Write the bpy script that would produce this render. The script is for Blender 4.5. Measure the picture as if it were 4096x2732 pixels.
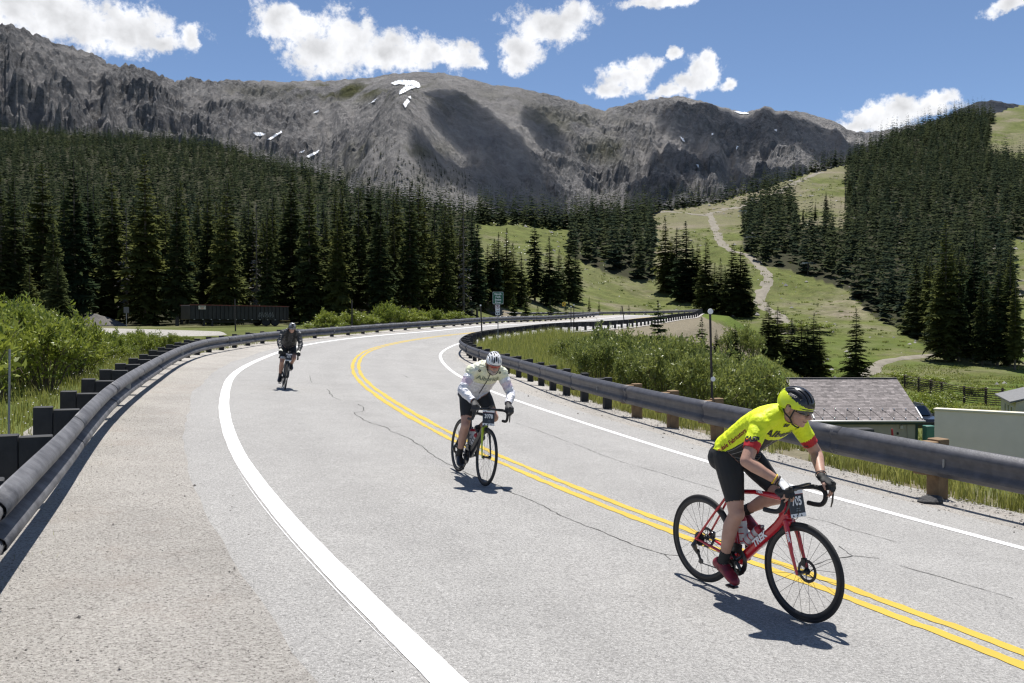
import bpy, bmesh, math, random
import numpy as np
from mathutils import Vector, Matrix, Quaternion
from mathutils.bvhtree import BVHTree
R = math.radians
rng = np.random.default_rng(7)
random.seed(7)
for o in list(bpy.data.objects): bpy.data.objects.remove(o)
sc = bpy.context.scene
COL = sc.collection

# ------------------------------------------------------------------ camera, sky, sun, exposure
F, CX, CY, H, HZ = 871.1, 512.0, 341.5, 1.885, 328.4
PITCH = math.atan((CY - HZ) / F)
cam_d = bpy.data.cameras.new('camera'); cam = bpy.data.objects.new('camera', cam_d); COL.objects.link(cam)
cam_d.sensor_width = 36.0; cam_d.lens = F / 1024 * 36; cam_d.clip_start = 0.05; cam_d.clip_end = 9000
cam.location = (0, 0, H); cam.rotation_euler = (R(90) - PITCH, 0, 0)
sc.camera = cam
SUN_EL, SUN_AZ = 73.0, 5.0          # degrees, azimuth from +Y towards +X
sd = bpy.data.lights.new('sun', 'SUN'); sun = bpy.data.objects.new('sun', sd); COL.objects.link(sun)
sd.energy = 4.6; sd.angle = R(0.53); sd.color = (1.0, 0.965, 0.91)
SUNV = Vector((math.sin(R(SUN_AZ)) * math.cos(R(SUN_EL)), math.cos(R(SUN_AZ)) * math.cos(R(SUN_EL)), math.sin(R(SUN_EL))))
sun.rotation_euler = SUNV.to_track_quat('Z', 'Y').to_euler()
sc.view_settings.view_transform = 'Standard'; sc.view_settings.look = 'None'
sc.view_settings.exposure = 0.62; sc.view_settings.gamma = 1.0
sc.render.engine = 'CYCLES'
sc.cycles.use_denoising = True
try: sc.cycles.denoiser = 'OPENIMAGEDENOISE'
except Exception: pass
sc.cycles.max_bounces = 6; sc.cycles.diffuse_bounces = 3; sc.cycles.glossy_bounces = 3; sc.cycles.transparent_max_bounces = 8
sc.cycles.sample_clamp_indirect = 4.0
sc.cycles.filter_width = 1.3

def dirp(px, py):
    """unit direction through a point of the 1024x683 photograph"""
    v = Vector(((px - CX) / F, 1.0, -(py - CY) / F)); c, s = math.cos(PITCH), math.sin(PITCH)
    return Vector((v.x, v.y * c + v.z * s, -v.y * s + v.z * c)).normalized()
def at(px, py, Y):
    d = dirp(px, py); return Vector((0, 0, H)) + d * (Y / d.y)

W = bpy.data.worlds.new('World'); sc.world = W; W.use_nodes = True
nt = W.node_tree; nt.nodes.clear()
def N(t, **k):
    n = nt.nodes.new(t)
    for a, b in k.items(): setattr(n, a, b)
    return n
def lk(a, b): nt.links.new(a, b)
sky = N('ShaderNodeTexSky', sky_type='NISHITA', sun_disc=False); sky.sun_elevation = R(SUN_EL); sky.sun_rotation = R(SUN_AZ)
sky.altitude = 3400; sky.air_density = 1.0; sky.dust_density = 0.35; sky.ozone_density = 2.0
tc = N('ShaderNodeTexCoord')
# cumulus scattered over the sky: the ones in view by direction, others at random round the rest of it
CL = [(60, 22, 75, 24), (125, 30, 60, 22), (30, 2, 70, 22), (165, 44, 22, 10), (190, 40, 9, 14),
      (282, 22, 32, 17), (300, 34, 30, 14), (322, 52, 44, 24), (350, 42, 44, 30), (385, 52, 44, 22), (430, 52, 28, 15), (462, 58, 28, 17), (478, 64, 12, 8),
      (545, 28, 45, 20), (522, 52, 26, 20), (575, 12, 30, 12), (515, 62, 16, 9),
      (625, 76, 30, 15), (610, 90, 24, 9), (645, 66, 18, 10), (672, 92, 24, 8), (703, 70, 19, 15), (692, 84, 22, 12), (708, 58, 10, 8), (727, 81, 9, 6), (675, 51, 8, 8),
      (880, 118, 34, 18), (905, 110, 26, 14), (862, 125, 22, 12), (930, 108, 26, 10), (945, 98, 14, 9), (660, 0, 40, 8), (1018, 2, 22, 7), (640, 3, 14, 5)]
crs = np.random.default_rng(3); blobs = []
for (px, py, a, b) in CL: blobs.append((dirp(px, py), a * .93 / F, b * .92 / F))
for i in range(9):
    az = crs.uniform(math.pi * 0.24, math.pi * 1.76); el = R(crs.uniform(8, 55)); w = crs.uniform(.06, .16)
    blobs.append((Vector((math.sin(az) * math.cos(el), math.cos(az) * math.cos(el), math.sin(el))), w, w * .5))
acc = None
nz1 = N('ShaderNodeTexNoise'); nz1.inputs['Scale'].default_value = 22; nz1.inputs['Detail'].default_value = 5; nz1.inputs['Roughness'].default_value = 0.63
lk(tc.outputs['Generated'], nz1.inputs['Vector'])
warp = N('ShaderNodeVectorMath', operation='MULTIPLY_ADD'); wsub = N('ShaderNodeVectorMath', operation='SUBTRACT')
lk(nz1.outputs['Color'], wsub.inputs[0]); wsub.inputs[1].default_value = (.5, .5, .5)
lk(wsub.outputs[0], warp.inputs[0]); warp.inputs[1].default_value = (.03, .03, .03); lk(tc.outputs['Generated'], warp.inputs[2])
for c, a, b in blobs:
    m = N('ShaderNodeVectorMath', operation='MULTIPLY_ADD'); lk(warp.outputs[0], m.inputs[0])
    m.inputs[1].default_value = (1 / a, 2.5, 1 / b); m.inputs[2].default_value = (-c.x / a, -c.y * 2.5, -c.z / b)
    l = N('ShaderNodeVectorMath', operation='LENGTH'); lk(m.outputs[0], l.inputs[0])
    if acc is None: acc = l.outputs['Value']
    else:
        mn = N('ShaderNodeMath', operation='SMOOTH_MIN'); lk(acc, mn.inputs[0]); lk(l.outputs['Value'], mn.inputs[1]); mn.inputs[2].default_value = .25; acc = mn.outputs[0]
nz2 = N('ShaderNodeTexNoise'); nz2.inputs['Scale'].default_value = 60; nz2.inputs['Detail'].default_value = 6; nz2.inputs['Roughness'].default_value = 0.65
lk(tc.outputs['Generated'], nz2.inputs['Vector'])
ad = N('ShaderNodeMath', operation='MULTIPLY_ADD'); lk(nz2.outputs['Fac'], ad.inputs[0]); ad.inputs[1].default_value = 1.95; lk(acc, ad.inputs[2])   # len + 1.5*noise
mr = N('ShaderNodeMapRange', interpolation_type='SMOOTHSTEP'); lk(ad.outputs[0], mr.inputs['Value'])
mr.inputs['From Min'].default_value = 2.10; mr.inputs['From Max'].default_value = 1.50; mr.inputs['To Min'].default_value = 0; mr.inputs['To Max'].default_value = 1
cr = N('ShaderNodeMapRange'); lk(ad.outputs[0], cr.inputs['Value'])
cr.inputs['From Min'].default_value = .8; cr.inputs['From Max'].default_value = 2.1; cr.inputs['To Min'].default_value = .74; cr.inputs['To Max'].default_value = 1.0
nz3 = N('ShaderNodeTexNoise'); nz3.inputs['Scale'].default_value = 34; nz3.inputs['Detail'].default_value = 3
lk(tc.outputs['Generated'], nz3.inputs['Vector'])
c3 = N('ShaderNodeMapRange'); lk(nz3.outputs['Fac'], c3.inputs['Value']); c3.inputs['From Min'].default_value = .35; c3.inputs['From Max'].default_value = .65
c3.inputs['To Min'].default_value = .74; c3.inputs['To Max'].default_value = 1.02
cm = N('ShaderNodeMath', operation='MULTIPLY'); lk(cr.outputs[0], cm.inputs[0]); lk(c3.outputs[0], cm.inputs[1])
ccol = N('ShaderNodeVectorMath', operation='SCALE'); ccol.inputs[0].default_value = (9.2, 9.3, 9.6); lk(cm.outputs[0], ccol.inputs['Scale'])
mx = N('ShaderNodeMix', data_type='RGBA'); lk(mr.outputs[0], mx.inputs['Factor']); lk(sky.outputs[0], mx.inputs['A']); lk(ccol.outputs[0], mx.inputs['B'])
bg = N('ShaderNodeBackground'); bg.inputs['Strength'].default_value = 0.085; lk(mx.outputs['Result'], bg.inputs['Color'])
wo = N('ShaderNodeOutputWorld'); lk(bg.outputs[0], wo.inputs['Surface'])
W.cycles.sampling_method = 'MANUAL'; W.cycles.sample_map_resolution = 512

# ------------------------------------------------------------------ helpers
def link(o, parent=None):
    COL.objects.link(o)
    if parent is not None: o.parent = parent
    return o
def tag(o, label=None, cat=None, group=None, kind=None):
    if label: o['label'] = label
    if cat: o['category'] = cat
    if group: o['group'] = group
    if kind: o['kind'] = kind
    return o
def empty(name, loc=(0, 0, 0), rz=0, label=None, cat=None, group=None):
    o = bpy.data.objects.new(name, None); o.location = loc; o.rotation_euler = (0, 0, rz); o.empty_display_size = .1
    link(o); return tag(o, label, cat, group)
def mesh_np(name, v, f, mats=(), mi=None, smooth=True):
    """fast mesh from numpy arrays: v (n,3), f (m,3) or (m,4)"""
    v = np.asarray(v, np.float32); f = np.asarray(f, np.int32)
    me = bpy.data.meshes.new(name); k = f.shape[1]
    me.vertices.add(len(v)); me.vertices.foreach_set('co', v.ravel())
    me.loops.add(f.size); me.loops.foreach_set('vertex_index', f.ravel())
    me.polygons.add(len(f)); me.polygons.foreach_set('loop_start', np.arange(0, f.size, k, dtype=np.int32))
    me.polygons.foreach_set('loop_total', np.full(len(f), k, np.int32))
    if mi is not None: me.polygons.foreach_set('material_index', np.asarray(mi, np.int32))
    me.polygons.foreach_set('use_smooth', np.full(len(f), smooth))
    for m in (mats if isinstance(mats, (list, tuple)) else [mats]): me.materials.append(m)
    me.update(calc_edges=True); return me
def obj(name, me, parent=None, **t):
    o = bpy.data.objects.new(name, me); link(o, parent); return tag(o, **t)
class MB:
    """collects shapes; build() links them as ONE mesh object"""
    def __init__(s): s.v = []; s.f = []; s.m = []
    def add(s, v, f, m=0):
        b = len(s.v); s.v += [tuple(p) for p in v]; s.f += [tuple(i + b for i in q) for q in f]; s.m += [m] * len(f); return s
    def box(s, c, d, rot=None, m=0, bev=0):
        x, y, z = d[0] / 2, d[1] / 2, d[2] / 2; c = Vector(c)
        if bev <= 0:
            P = [Vector((a * x, b * y, g * z)) for g in (-1, 1) for b in (-1, 1) for a in (-1, 1)]
            fs = [(0, 2, 3, 1), (4, 5, 7, 6), (0, 1, 5, 4), (2, 6, 7, 3), (0, 4, 6, 2), (1, 3, 7, 5)]
        else:
            e = bev; P = []; 
            for g, (ex) in ((-z, e), (-z + e, 0), (z - e, 0), (z, e)):
                X, Y = x - ex, y - ex
                for (a, b) in ((X - e, -Y), (X, -Y + e), (X, Y - e), (X - e, Y), (-X + e, Y), (-X, Y - e), (-X, -Y + e), (-X + e, -Y)): P.append(Vector((a, b, g)))
            fs = [tuple(range(7, -1, -1)), tuple(range(24, 32))]
            for r in range(3):
                for i in range(8): fs.append((r * 8 + i, r * 8 + (i + 1) % 8, r * 8 + 8 + (i + 1) % 8, r * 8 + 8 + i))
        if rot is not None:
            if not isinstance(rot, Matrix): rot = Matrix.Rotation(rot, 3, 'Z')
            P = [rot @ p for p in P]
        return s.add([p + c for p in P], fs, m)
    def tube(s, pts, r, n=8, m=0, cap=True, flat=None, closed=False):
        """swept tube; r number or list; flat=(vector, k) squashes the section along that vector"""
        pts = [Vector(p) for p in pts]; k = len(pts); rr = r if isinstance(r, (list, tuple)) else [r] * k
        V = []; prev = None
        for i, p in enumerate(pts):
            if closed: t = pts[(i + 1) % k] - pts[i - 1]
            else: t = (pts[min(i + 1, k - 1)] - pts[max(i - 1, 0)])
            if t.length < 1e-9: t = Vector((0, 0, 1))
            t.normalize()
            if prev is None:
                a = Vector((0, 0, 1)) if abs(t.z) < .9 else Vector((1, 0, 0)); u = t.cross(a).normalized()
            else:
                u = prev - t * prev.dot(t)
                u = u.normalized() if u.length > 1e-6 else t.orthogonal().normalized()
            prev = u; w = t.cross(u)
            for j in range(n):
                a = 2 * math.pi * j / n; q = u * math.cos(a) + w * math.sin(a)
                if flat is not None:
                    fv = Vector(flat[0]); q = q - fv * (q.dot(fv) * (1 - flat[1]))
                V.append(p + q * rr[i])
        fs = []
        for i in range(k if closed else k - 1):
            i2 = (i + 1) % k
            for j in range(n): fs.append((i * n + j, i * n + (j + 1) % n, i2 * n + (j + 1) % n, i2 * n + j))
        if cap and not closed: fs += [tuple(range(n - 1, -1, -1)), tuple(range((k - 1) * n, k * n))]
        return s.add(V, fs, m)
    def lathe(s, prof, n=24, axis='z', c=(0, 0, 0), m=0, closed=False):
        """prof [(r, h)] turned about axis"""
        V = []; k = len(prof); c = Vector(c)
        for r, h in prof:
            for j in range(n):
                a = 2 * math.pi * j / n; x, y = r * math.cos(a), r * math.sin(a)
                V.append(c + (Vector((x, y, h)) if axis == 'z' else Vector((x, h, y)) if axis == 'y' else Vector((h, x, y))))
        fs = []
        for i in range(k if closed else k - 1):
            i2 = (i + 1) % k
            for j in range(n):
                q = (i * n + j, i * n + (j + 1) % n, i2 * n + (j + 1) % n, i2 * n + j); fs.append(q if axis != 'y' else q[::-1])
        return s.add(V, fs, m)
    def loft(s, rings, m=0, cap=True):
        n = len(rings[0]); V = [p for r in rings for p in r]; fs = []
        for i in range(len(rings) - 1):
            for j in range(n): fs.append((i * n + j, i * n + (j + 1) % n, (i + 1) * n + (j + 1) % n, (i + 1) * n + j))
        if cap: fs += [tuple(range(n - 1, -1, -1)), tuple(range((len(rings) - 1) * n, len(rings) * n))]
        return s.add(V, fs, m)
    def ball(s, c, r, n=10, m=0, rot=None):
        r = (r, r, r) if isinstance(r, (int, float)) else r; k = max(4, n // 2 + 1); V = []; c = Vector(c)
        for i in range(k + 1):
            ph = math.pi * i / k
            ph = min(max(ph, .02), math.pi - .02)
            for j in range(n):
                a = 2 * math.pi * j / n; p = Vector((r[0] * math.sin(ph) * math.cos(a), r[1] * math.sin(ph) * math.sin(a), -r[2] * math.cos(ph)))
                V.append(c + (rot @ p if rot is not None else p))
        fs = [tuple(range(n - 1, -1, -1)), tuple(range(k * n, (k + 1) * n))]
        for i in range(k):
            for j in range(n): fs.append((i * n + j, i * n + (j + 1) % n, (i + 1) * n + (j + 1) % n, (i + 1) * n + j))
        return s.add(V, fs, m)
    def mesh(s, name, mats, smooth=True, bevel=False):
        me = bpy.data.meshes.new(name); me.from_pydata([tuple(p) for p in s.v], [], s.f)
        for m in (mats if isinstance(mats, (list, tuple)) else [mats]): me.materials.append(m)
        me.polygons.foreach_set('material_index', s.m)
        bm = bmesh.new(); bm.from_mesh(me); bmesh.ops.recalc_face_normals(bm, faces=bm.faces); bm.to_mesh(me); bm.free()
        me.polygons.foreach_set('use_smooth', [smooth] * len(me.polygons))
        if smooth:
            try: me.set_sharp_from_angle(angle=R(38))
            except Exception: pass
        me.update(); return me
    def build(s, name, mats, parent=None, smooth=True, **t):
        return obj(name, s.mesh(name, mats, smooth), parent, **t)
def copy_tree(o, parent=None):
    c = o.copy(); COL.objects.link(c); c.parent = parent
    for ch in o.children: copy_tree(ch, c)
    return c

# numpy value noise
def _hash(*a):
    h = np.zeros_like(a[0], dtype=np.uint32)
    for i, q in enumerate(a): h = h * np.uint32(1664525) + (q.astype(np.int64) & 0xffffffff).astype(np.uint32) * np.uint32((374761393, 668265263, 2246822519)[i])
    h ^= h >> np.uint32(13); h = h * np.uint32(1274126177); h ^= h >> np.uint32(16)
    return (h & np.uint32(0xffffff)).astype(np.float32) / 16777215.0
def vnoise(x, y):
    xi, yi = np.floor(x), np.floor(y); fx, fy = x - xi, y - yi; fx = fx * fx * (3 - 2 * fx); fy = fy * fy * (3 - 2 * fy)
    a, b, c, d = _hash(xi, yi), _hash(xi + 1, yi), _hash(xi, yi + 1), _hash(xi + 1, yi + 1)
    return (a * (1 - fx) + b * fx) * (1 - fy) + (c * (1 - fx) + d * fx) * fy
def fbm(x, y, o=5, g=.5, l=2.03, ridge=False):
    x = np.asarray(x, np.float64); y = np.asarray(y, np.float64); s = np.zeros(np.broadcast(x, y).shape); a = 1; t = 0
    for i in range(o):
        n = vnoise(x + 17.3 * i, y - 9.1 * i)
        if ridge: n = 1 - np.abs(2 * n - 1)
        s += a * n; t += a; a *= g; x, y = (x * .8 - y * .6) * l, (x * .6 + y * .8) * l
    return s / t

# ------------------------------------------------------------------ materials
def mat_new(name):
    m = bpy.data.materials.new(name); m.use_nodes = True; t = m.node_tree; b = t.nodes['Principled BSDF']; return m, t, b
def nd(t, typ, **k):
    n = t.nodes.new(typ)
    for a, b in k.items():
        if a.startswith('_'):
            n.inputs[a[1:].replace('_', ' ')].default_value = b
        else: setattr(n, a, b)
    return n
def noise(t, vec, scale, detail=4, rough=.55, lo=.3, hi=.7, a=0., b=1.):
    n = nd(t, 'ShaderNodeTexNoise', _Scale=scale, _Detail=detail, _Roughness=rough); t.links.new(vec, n.inputs['Vector'])
    r = nd(t, 'ShaderNodeMapRange'); t.links.new(n.outputs['Fac'], r.inputs['Value'])
    for k, v in zip(('From Min', 'From Max', 'To Min', 'To Max'), (lo, hi, a, b)): r.inputs[k].default_value = v
    return r.outputs[0]
def mix(t, fac, a, b):
    m = nd(t, 'ShaderNodeMix', data_type='RGBA')
    if isinstance(fac, (int, float)): m.inputs['Factor'].default_value = fac
    else: t.links.new(fac, m.inputs['Factor'])
    for k, v in (('A', a), ('B', b)):
        if isinstance(v, (tuple, list)): m.inputs[k].default_value = (*v[:3], 1)
        else: t.links.new(v, m.inputs[k])
    return m.outputs['Result']
def mul(t, col, fac):
    s = nd(t, 'ShaderNodeVectorMath', operation='SCALE'); t.links.new(col, s.inputs[0]); t.links.new(fac, s.inputs['Scale']); return s.outputs[0]
def math_(t, op, a, b=None):
    m = nd(t, 'ShaderNodeMath', operation=op)
    for i, v in enumerate((a, b)):
        if v is None: continue
        if isinstance(v, (int, float)): m.inputs[i].default_value = v
        else: t.links.new(v, m.inputs[i])
    return m.outputs[0]
def bump(t, b, h, strength, dist):
    n = nd(t, 'ShaderNodeBump', _Strength=strength, _Distance=dist); t.links.new(h, n.inputs['Height']); t.links.new(n.outputs[0], b.inputs['Normal']); return n
def oc(t): return nd(t, 'ShaderNodeTexCoord').outputs['Object']
def pmat(name, col, rough=.6, metal=0., col2=None, scale=6., detail=4, lo=.35, hi=.65, bmp=0., bscale=40., bdist=.01, spec=.5, rnd=0., coat=0., transl=0., attr=None, emit=0):
    m, t, b = mat_new(name); v = oc(t)
    if col2 is None: c = None; b.inputs['Base Color'].default_value = (*col, 1)
    else: c = mix(t, noise(t, v, scale, detail, lo=lo, hi=hi), col, col2); 
    if rnd or attr:
        if c is None: c = mix(t, 0., col, col)
        src = nd(t, 'ShaderNodeAttribute', attribute_name=attr).outputs['Fac'] if attr else nd(t, 'ShaderNodeObjectInfo').outputs['Random']
        r = nd(t, 'ShaderNodeMapRange'); t.links.new(src, r.inputs['Value']); r.inputs['To Min'].default_value = 1 - rnd; r.inputs['To Max'].default_value = 1 + rnd
        c = mul(t, c, r.outputs[0])
    if c is not None: t.links.new(c, b.inputs['Base Color'])
    b.inputs['Roughness'].default_value = rough; b.inputs['Metallic'].default_value = metal; b.inputs['Specular IOR Level'].default_value = spec
    b.inputs['Coat Weight'].default_value = coat; b.inputs['Coat Roughness'].default_value = .08
    if bmp: bump(t, b, noise(t, v, bscale, 4), bmp, bdist)
    if transl:
        tr = nd(t, 'ShaderNodeBsdfTranslucent'); mxs = nd(t, 'ShaderNodeMixShader'); mxs.inputs[0].default_value = transl
        if c is not None: t.links.new(c, tr.inputs['Color'])
        else: tr.inputs['Color'].default_value = (*col, 1)
        o = t.nodes['Material Output']; t.links.new(b.outputs[0], mxs.inputs[1]); t.links.new(tr.outputs[0], mxs.inputs[2]); t.links.new(mxs.outputs[0], o.inputs['Surface'])
    return m

def asphalt(name, base, k=1.0):
    m, t, b = mat_new(name); v = oc(t)
    c = mix(t, noise(t, v, 44, 8, .88, .36, .64), tuple(x * .40 for x in base), tuple(x * 1.55 for x in base))
    c = mix(t, noise(t, v, 120, 2, .6, .62, .68), c, tuple(x * 2.1 for x in base))      # pale aggregate
    c = mix(t, noise(t, v, 95, 2, .6, .36, .29, 0, .85), c, tuple(x * .28 for x in base))  # dark aggregate
    c = mul(t, c, noise(t, v, .38, 6, .65, .3, .7, .93, 1.06))
    wr = nd(t, 'ShaderNodeAttribute', attribute_name='wear').outputs['Fac']; c = mul(t, c, math_(t, 'ADD', 1.0, math_(t, 'MULTIPLY', wr, noise(t, v, 1.3, 5, .7, .3, .7, -.01, -.10))))
    c = mul(t, c, noise(t, v, 3.0, 4, .6, .3, .7, .955, 1.04))
    c = mix(t, noise(t, v, .9, 6, .7, .66, .80, 0, .12), c, (.12, .115, .11))
    t.links.new(c, b.inputs['Base Color']); b.inputs['Roughness'].default_value = .85; b.inputs['Specular IOR Level'].default_value = .25
    bump(t, b, noise(t, v, 120, 3, .7), .55, .006)
    return m
M = {}
M['road'] = asphalt('asphalt', (.298, .290, .278))
M['lot'] = asphalt('lot_asphalt', (.30, .285, .255))
def gravel(name, c1, c2, dark):
    m, t, b = mat_new(name); v = oc(t)
    c = mix(t, noise(t, v, 34, 8, .88, .36, .64), c1, c2)
    c = mix(t, noise(t, v, 58, 3, .7, .45, .37, 0, .8), c, dark)
    c = mix(t, noise(t, v, 95, 2, .6, .64, .70, 0, .6), c, (.62, .60, .56))
    c = mul(t, c, noise(t, v, .7, 5, .6, .3, .7, .85, 1.1))
    c = mix(t, noise(t, v, 1.1, 5, .65, .54, .74, 0, .4), c, (.31, .255, .215))
    t.links.new(c, b.inputs['Base Color']); b.inputs['Roughness'].default_value = .9; b.inputs['Specular IOR Level'].default_value = .2
    bump(t, b, noise(t, v, 55, 4, .7), .9, .015)
    return m
M['gravel'] = gravel('shoulder_gravel', (.235, .218, .196), (.59, .558, .515), (.07, .062, .055))
def paint(name, col, under, thr, wob):
    m, t, b = mat_new(name); v = oc(t)
    c = mix(t, noise(t, v, 26, 6, .75, thr, thr + .1), col, under)
    c = mul(t, c, noise(t, v, 1.5, 4, .6, .3, .7, .90, 1.04)); c = mix(t, noise(t, v, 5, 7, .8, .60, .72, 0, .45), c, under)
    t.links.new(c, b.inputs['Base Color']); b.inputs['Roughness'].default_value = .7
    bump(t, b, noise(t, v, 120, 3, .7), .4, .004)
    return m
M['white_paint'] = paint('white_paint', (.78, .77, .77), (.36, .36, .36), .70, 0)
M['yellow_paint'] = paint('yellow_paint', (.50, .345, .032), (.30, .25, .15), .66, 0)
M['crack'] = pmat('crack_tar', (.06, .057, .053), .9)

def ground_mat():
    m, t, b = mat_new('meadow_ground'); v = oc(t)
    g = mix(t, noise(t, v, .35, 8, .7, .33, .67), (.115, .13, .036), (.062, .088, .020))
    g = mix(t, noise(t, v, 1.9, 5, .7, .42, .66, 0, .7), g, (.15, .145, .06))
    tan = mix(t, noise(t, v, 1.2, 6, .7), (.235, .20, .148), (.165, .145, .105))
    c = mix(t, noise(t, v, .028, 7, .65, .50, .68), g, tan)
    c = mul(t, c, noise(t, v, .16, 6, .75, .3, .7, .62, 1.35)); c = mul(t, c, noise(t, v, .7, 5, .8, .3, .7, .75, 1.25))
    c = mix(t, noise(t, v, .55, 4, .8, .68, .74), c, (.36, .34, .31))
    a = nd(t, 'ShaderNodeAttribute', attribute_name='bare').outputs['Fac']
    c = mix(t, a, c, tan)
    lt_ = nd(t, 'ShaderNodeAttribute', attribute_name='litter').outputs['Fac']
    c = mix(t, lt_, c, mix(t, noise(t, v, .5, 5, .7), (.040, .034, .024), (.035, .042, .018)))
    sh = nd(t, 'ShaderNodeAttribute', attribute_name='lush').outputs['Fac']
    c = mix(t, sh, c, mix(t, noise(t, v, .12, 6, .7), (.115, .15, .028), (.06, .092, .018)))
    t.links.new(c, b.inputs['Base Color']); b.inputs['Roughness'].default_value = .95; b.inputs['Specular IOR Level'].default_value = .1
    bump(t, b, noise(t, v, .9, 6, .7), .6, .35)
    return m
M['ground'] = ground_mat()

# ------------------------------------------------------------------ road geometry in plan
A = .065
def ramp(Y, k=.065, y0=45., w=6.): return k * w * np.logaddexp(0, (np.asarray(Y, float) - y0) / w)
def G(X, Y): return -A * np.asarray(X, float) + ramp(Y)
def hitG(px, py):
    d = dirp(px, py); d = d / d.y; Y = np.linspace(2, 200, 20000); f = H + d.z * Y - G(d.x * Y, Y); i = np.argmax(f < 0); return (d.x * Y[i], Y[i])
YL = [(1024, 657.3), (904, 613.7), (838.7, 589.8), (751.5, 559.3), (664.4, 526.6), (577.3, 491.8), (512, 465.6), (450.5, 436.1), (417.8, 418.7), (385.1, 398.5), (363.3, 382.2), (355.7, 369.7), (356.8, 361), (362.3, 354.4), (374.2, 348.5), (396, 343), (417.8, 339.2), (450, 335)]
LW = [(443.2, 683), (382.2, 618.1), (323.8, 559.3), (266.8, 493.9), (238, 450.4), (224.3, 406.8), (227.2, 384.9), (235.9, 371.9), (256.6, 361), (278.4, 352.3), (304.5, 345.2), (341.6, 339.4), (385, 335), (428.7, 331.8)]
RW = [(1024, 550.6), (925.8, 520.7), (838.7, 498.5), (714.5, 464.5), (620.9, 434), (512, 399.2), (461.7, 377.3), (442.8, 361), (442.8, 352.3), (456, 344.6), (477.2, 338.9)]
LRt = [(-6, 553), (41, 498), (149.3, 379.4), (167, 367), (183.7, 358.7), (200, 353.4), (220, 350.3), (239.7, 347.2), (256.6, 344), (274.6, 341.7), (312, 338.7), (341.6, 336), (378, 332.5), (414.3, 329.2), (450.2, 327.1)]
RRt = [(940, 498.5), (709.5, 437.5), (601, 407), (529, 379.5), (480, 343.6), (515.2, 338.2), (557.6, 331.6)]
cpts = [(10.6, -12.0), (8.2, -6.5), (6.2, -1.5), (4.55, 2.7)] + [hitG(*p) for p in YL]
cz = [float(G(*p)) for p in cpts]
FARC = [(-.4, 71.5), (4.6, 84.5), (11.2, 102), (19.0, 124), (25.0, 140), (27.6, 152), (25.6, 164), (18.5, 172), (7, 176.5), (-6, 179.5), (-22, 184)]
FARZ = [1.78, 2.1, 2.62, 3.45, 3.95, 4.25, 4.3, 4.3, 4.3, 4.35, 4.6]
cpts += FARC; cz += FARZ
def catmull(P, per=12):
    P = np.asarray(P, float); Q = np.vstack([2 * P[0] - P[1], P, 2 * P[-1] - P[-2]]); out = []
    for i in range(1, len(Q) - 2):
        t = np.linspace(0, 1, per, endpoint=False)[:, None]; a, b, c, d = Q[i - 1], Q[i], Q[i + 1], Q[i + 2]
        out.append(.5 * ((2 * b) + (-a + c) * t + (2 * a - 5 * b + 4 * c - d) * t * t + (-a + 3 * b - 3 * c + d) * t ** 3))
    return np.vstack(out + [P[-1:]])
def resample(P, ds):
    P = np.asarray(P, float); L = np.r_[0, np.cumsum(np.linalg.norm(np.diff(P[:, :2], axis=0), axis=1))]
    s = np.arange(0, L[-1], ds); return np.stack([np.interp(s, L, P[:, k]) for k in range(P.shape[1])], 1), s
def gsm(a, sig):
    k = int(3 * sig) + 1; w = np.exp(-.5 * (np.arange(-k, k + 1) / sig) ** 2); w /= w.sum()
    pad = np.concatenate([2 * a[0] - a[k:0:-1], a, 2 * a[-1] - a[-2:-k - 2:-1]]); return np.convolve(pad, w, 'valid')
DS = .5
C3, ST = resample(catmull(np.c_[np.array(cpts), cz]), DS)
for k in range(3): C3[:, k] = gsm(C3[:, k], 3.0)
TG = np.gradient(C3[:, :2], axis=0); TG /= np.linalg.norm(TG, axis=1)[:, None]
RN = np.stack([TG[:, 1], -TG[:, 0]], 1)          # to the right (inside of the first bend)
_dr = (ramp(C3[:, 1] + .5) - ramp(C3[:, 1] - .5))
ELEV = -A * RN[:, 0] + _dr * RN[:, 1]
_w = np.clip((C3[:, 1] - 74) / 22, 0, 1) * np.ones(len(C3)); _i110 = np.argmax(C3[:, 1] > 125); _w[_i110:] = 1
ELEV = gsm(ELEV * (1 - _w) + .05 * _w * np.where(np.arange(len(C3)) > _i110 + 30, 1, -1), 6.0)
def nearest(X, Y):
    X = np.asarray(X, float).ravel(); Y = np.asarray(Y, float).ravel(); idx = np.empty(len(X), int)
    c = C3[::2, :2]
    for a in range(0, len(X), 20000):
        d = (X[a:a + 20000, None] - c[None, :, 0]) ** 2 + (Y[a:a + 20000, None] - c[None, :, 1]) ** 2; idx[a:a + 20000] = d.argmin(1) * 2
    best = idx.copy(); bd = np.full(len(X), 1e18)
    for k in (-1, 0, 1):
        j = np.clip(idx + k, 0, len(C3) - 1); d = (X - C3[j, 0]) ** 2 + (Y - C3[j, 1]) ** 2; u = d < bd; best[u] = j[u]; bd[u] = d[u]
    u = (X - C3[best, 0]) * RN[best, 0] + (Y - C3[best, 1]) * RN[best, 1]
    return best, u
def offs(tr, far, first=None, extra=()):
    P = np.array([hitG(*p) for p in tr] + list(extra)); i, u = nearest(P[:, 0], P[:, 1]); o = np.argsort(i); i, u = i[o], u[o]
    s = np.r_[0, ST[i], ST[i[-1]] + 18, ST[-1]]; v = np.r_[u[0] if first is None else first, u, far, far]
    return gsm(np.interp(ST, s, v), 5.0)
O_LW = offs(LW, -3.35); O_RW = offs(RW, 3.35); O_LR = offs(LRt, -5.6, extra=[(-3.15, 4.1), (-2.4, 1.9), (-1.2, -1.0), (0., -4.), (1.6, -8.)]); O_RR = offs(RRt, 4.9)
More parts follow.
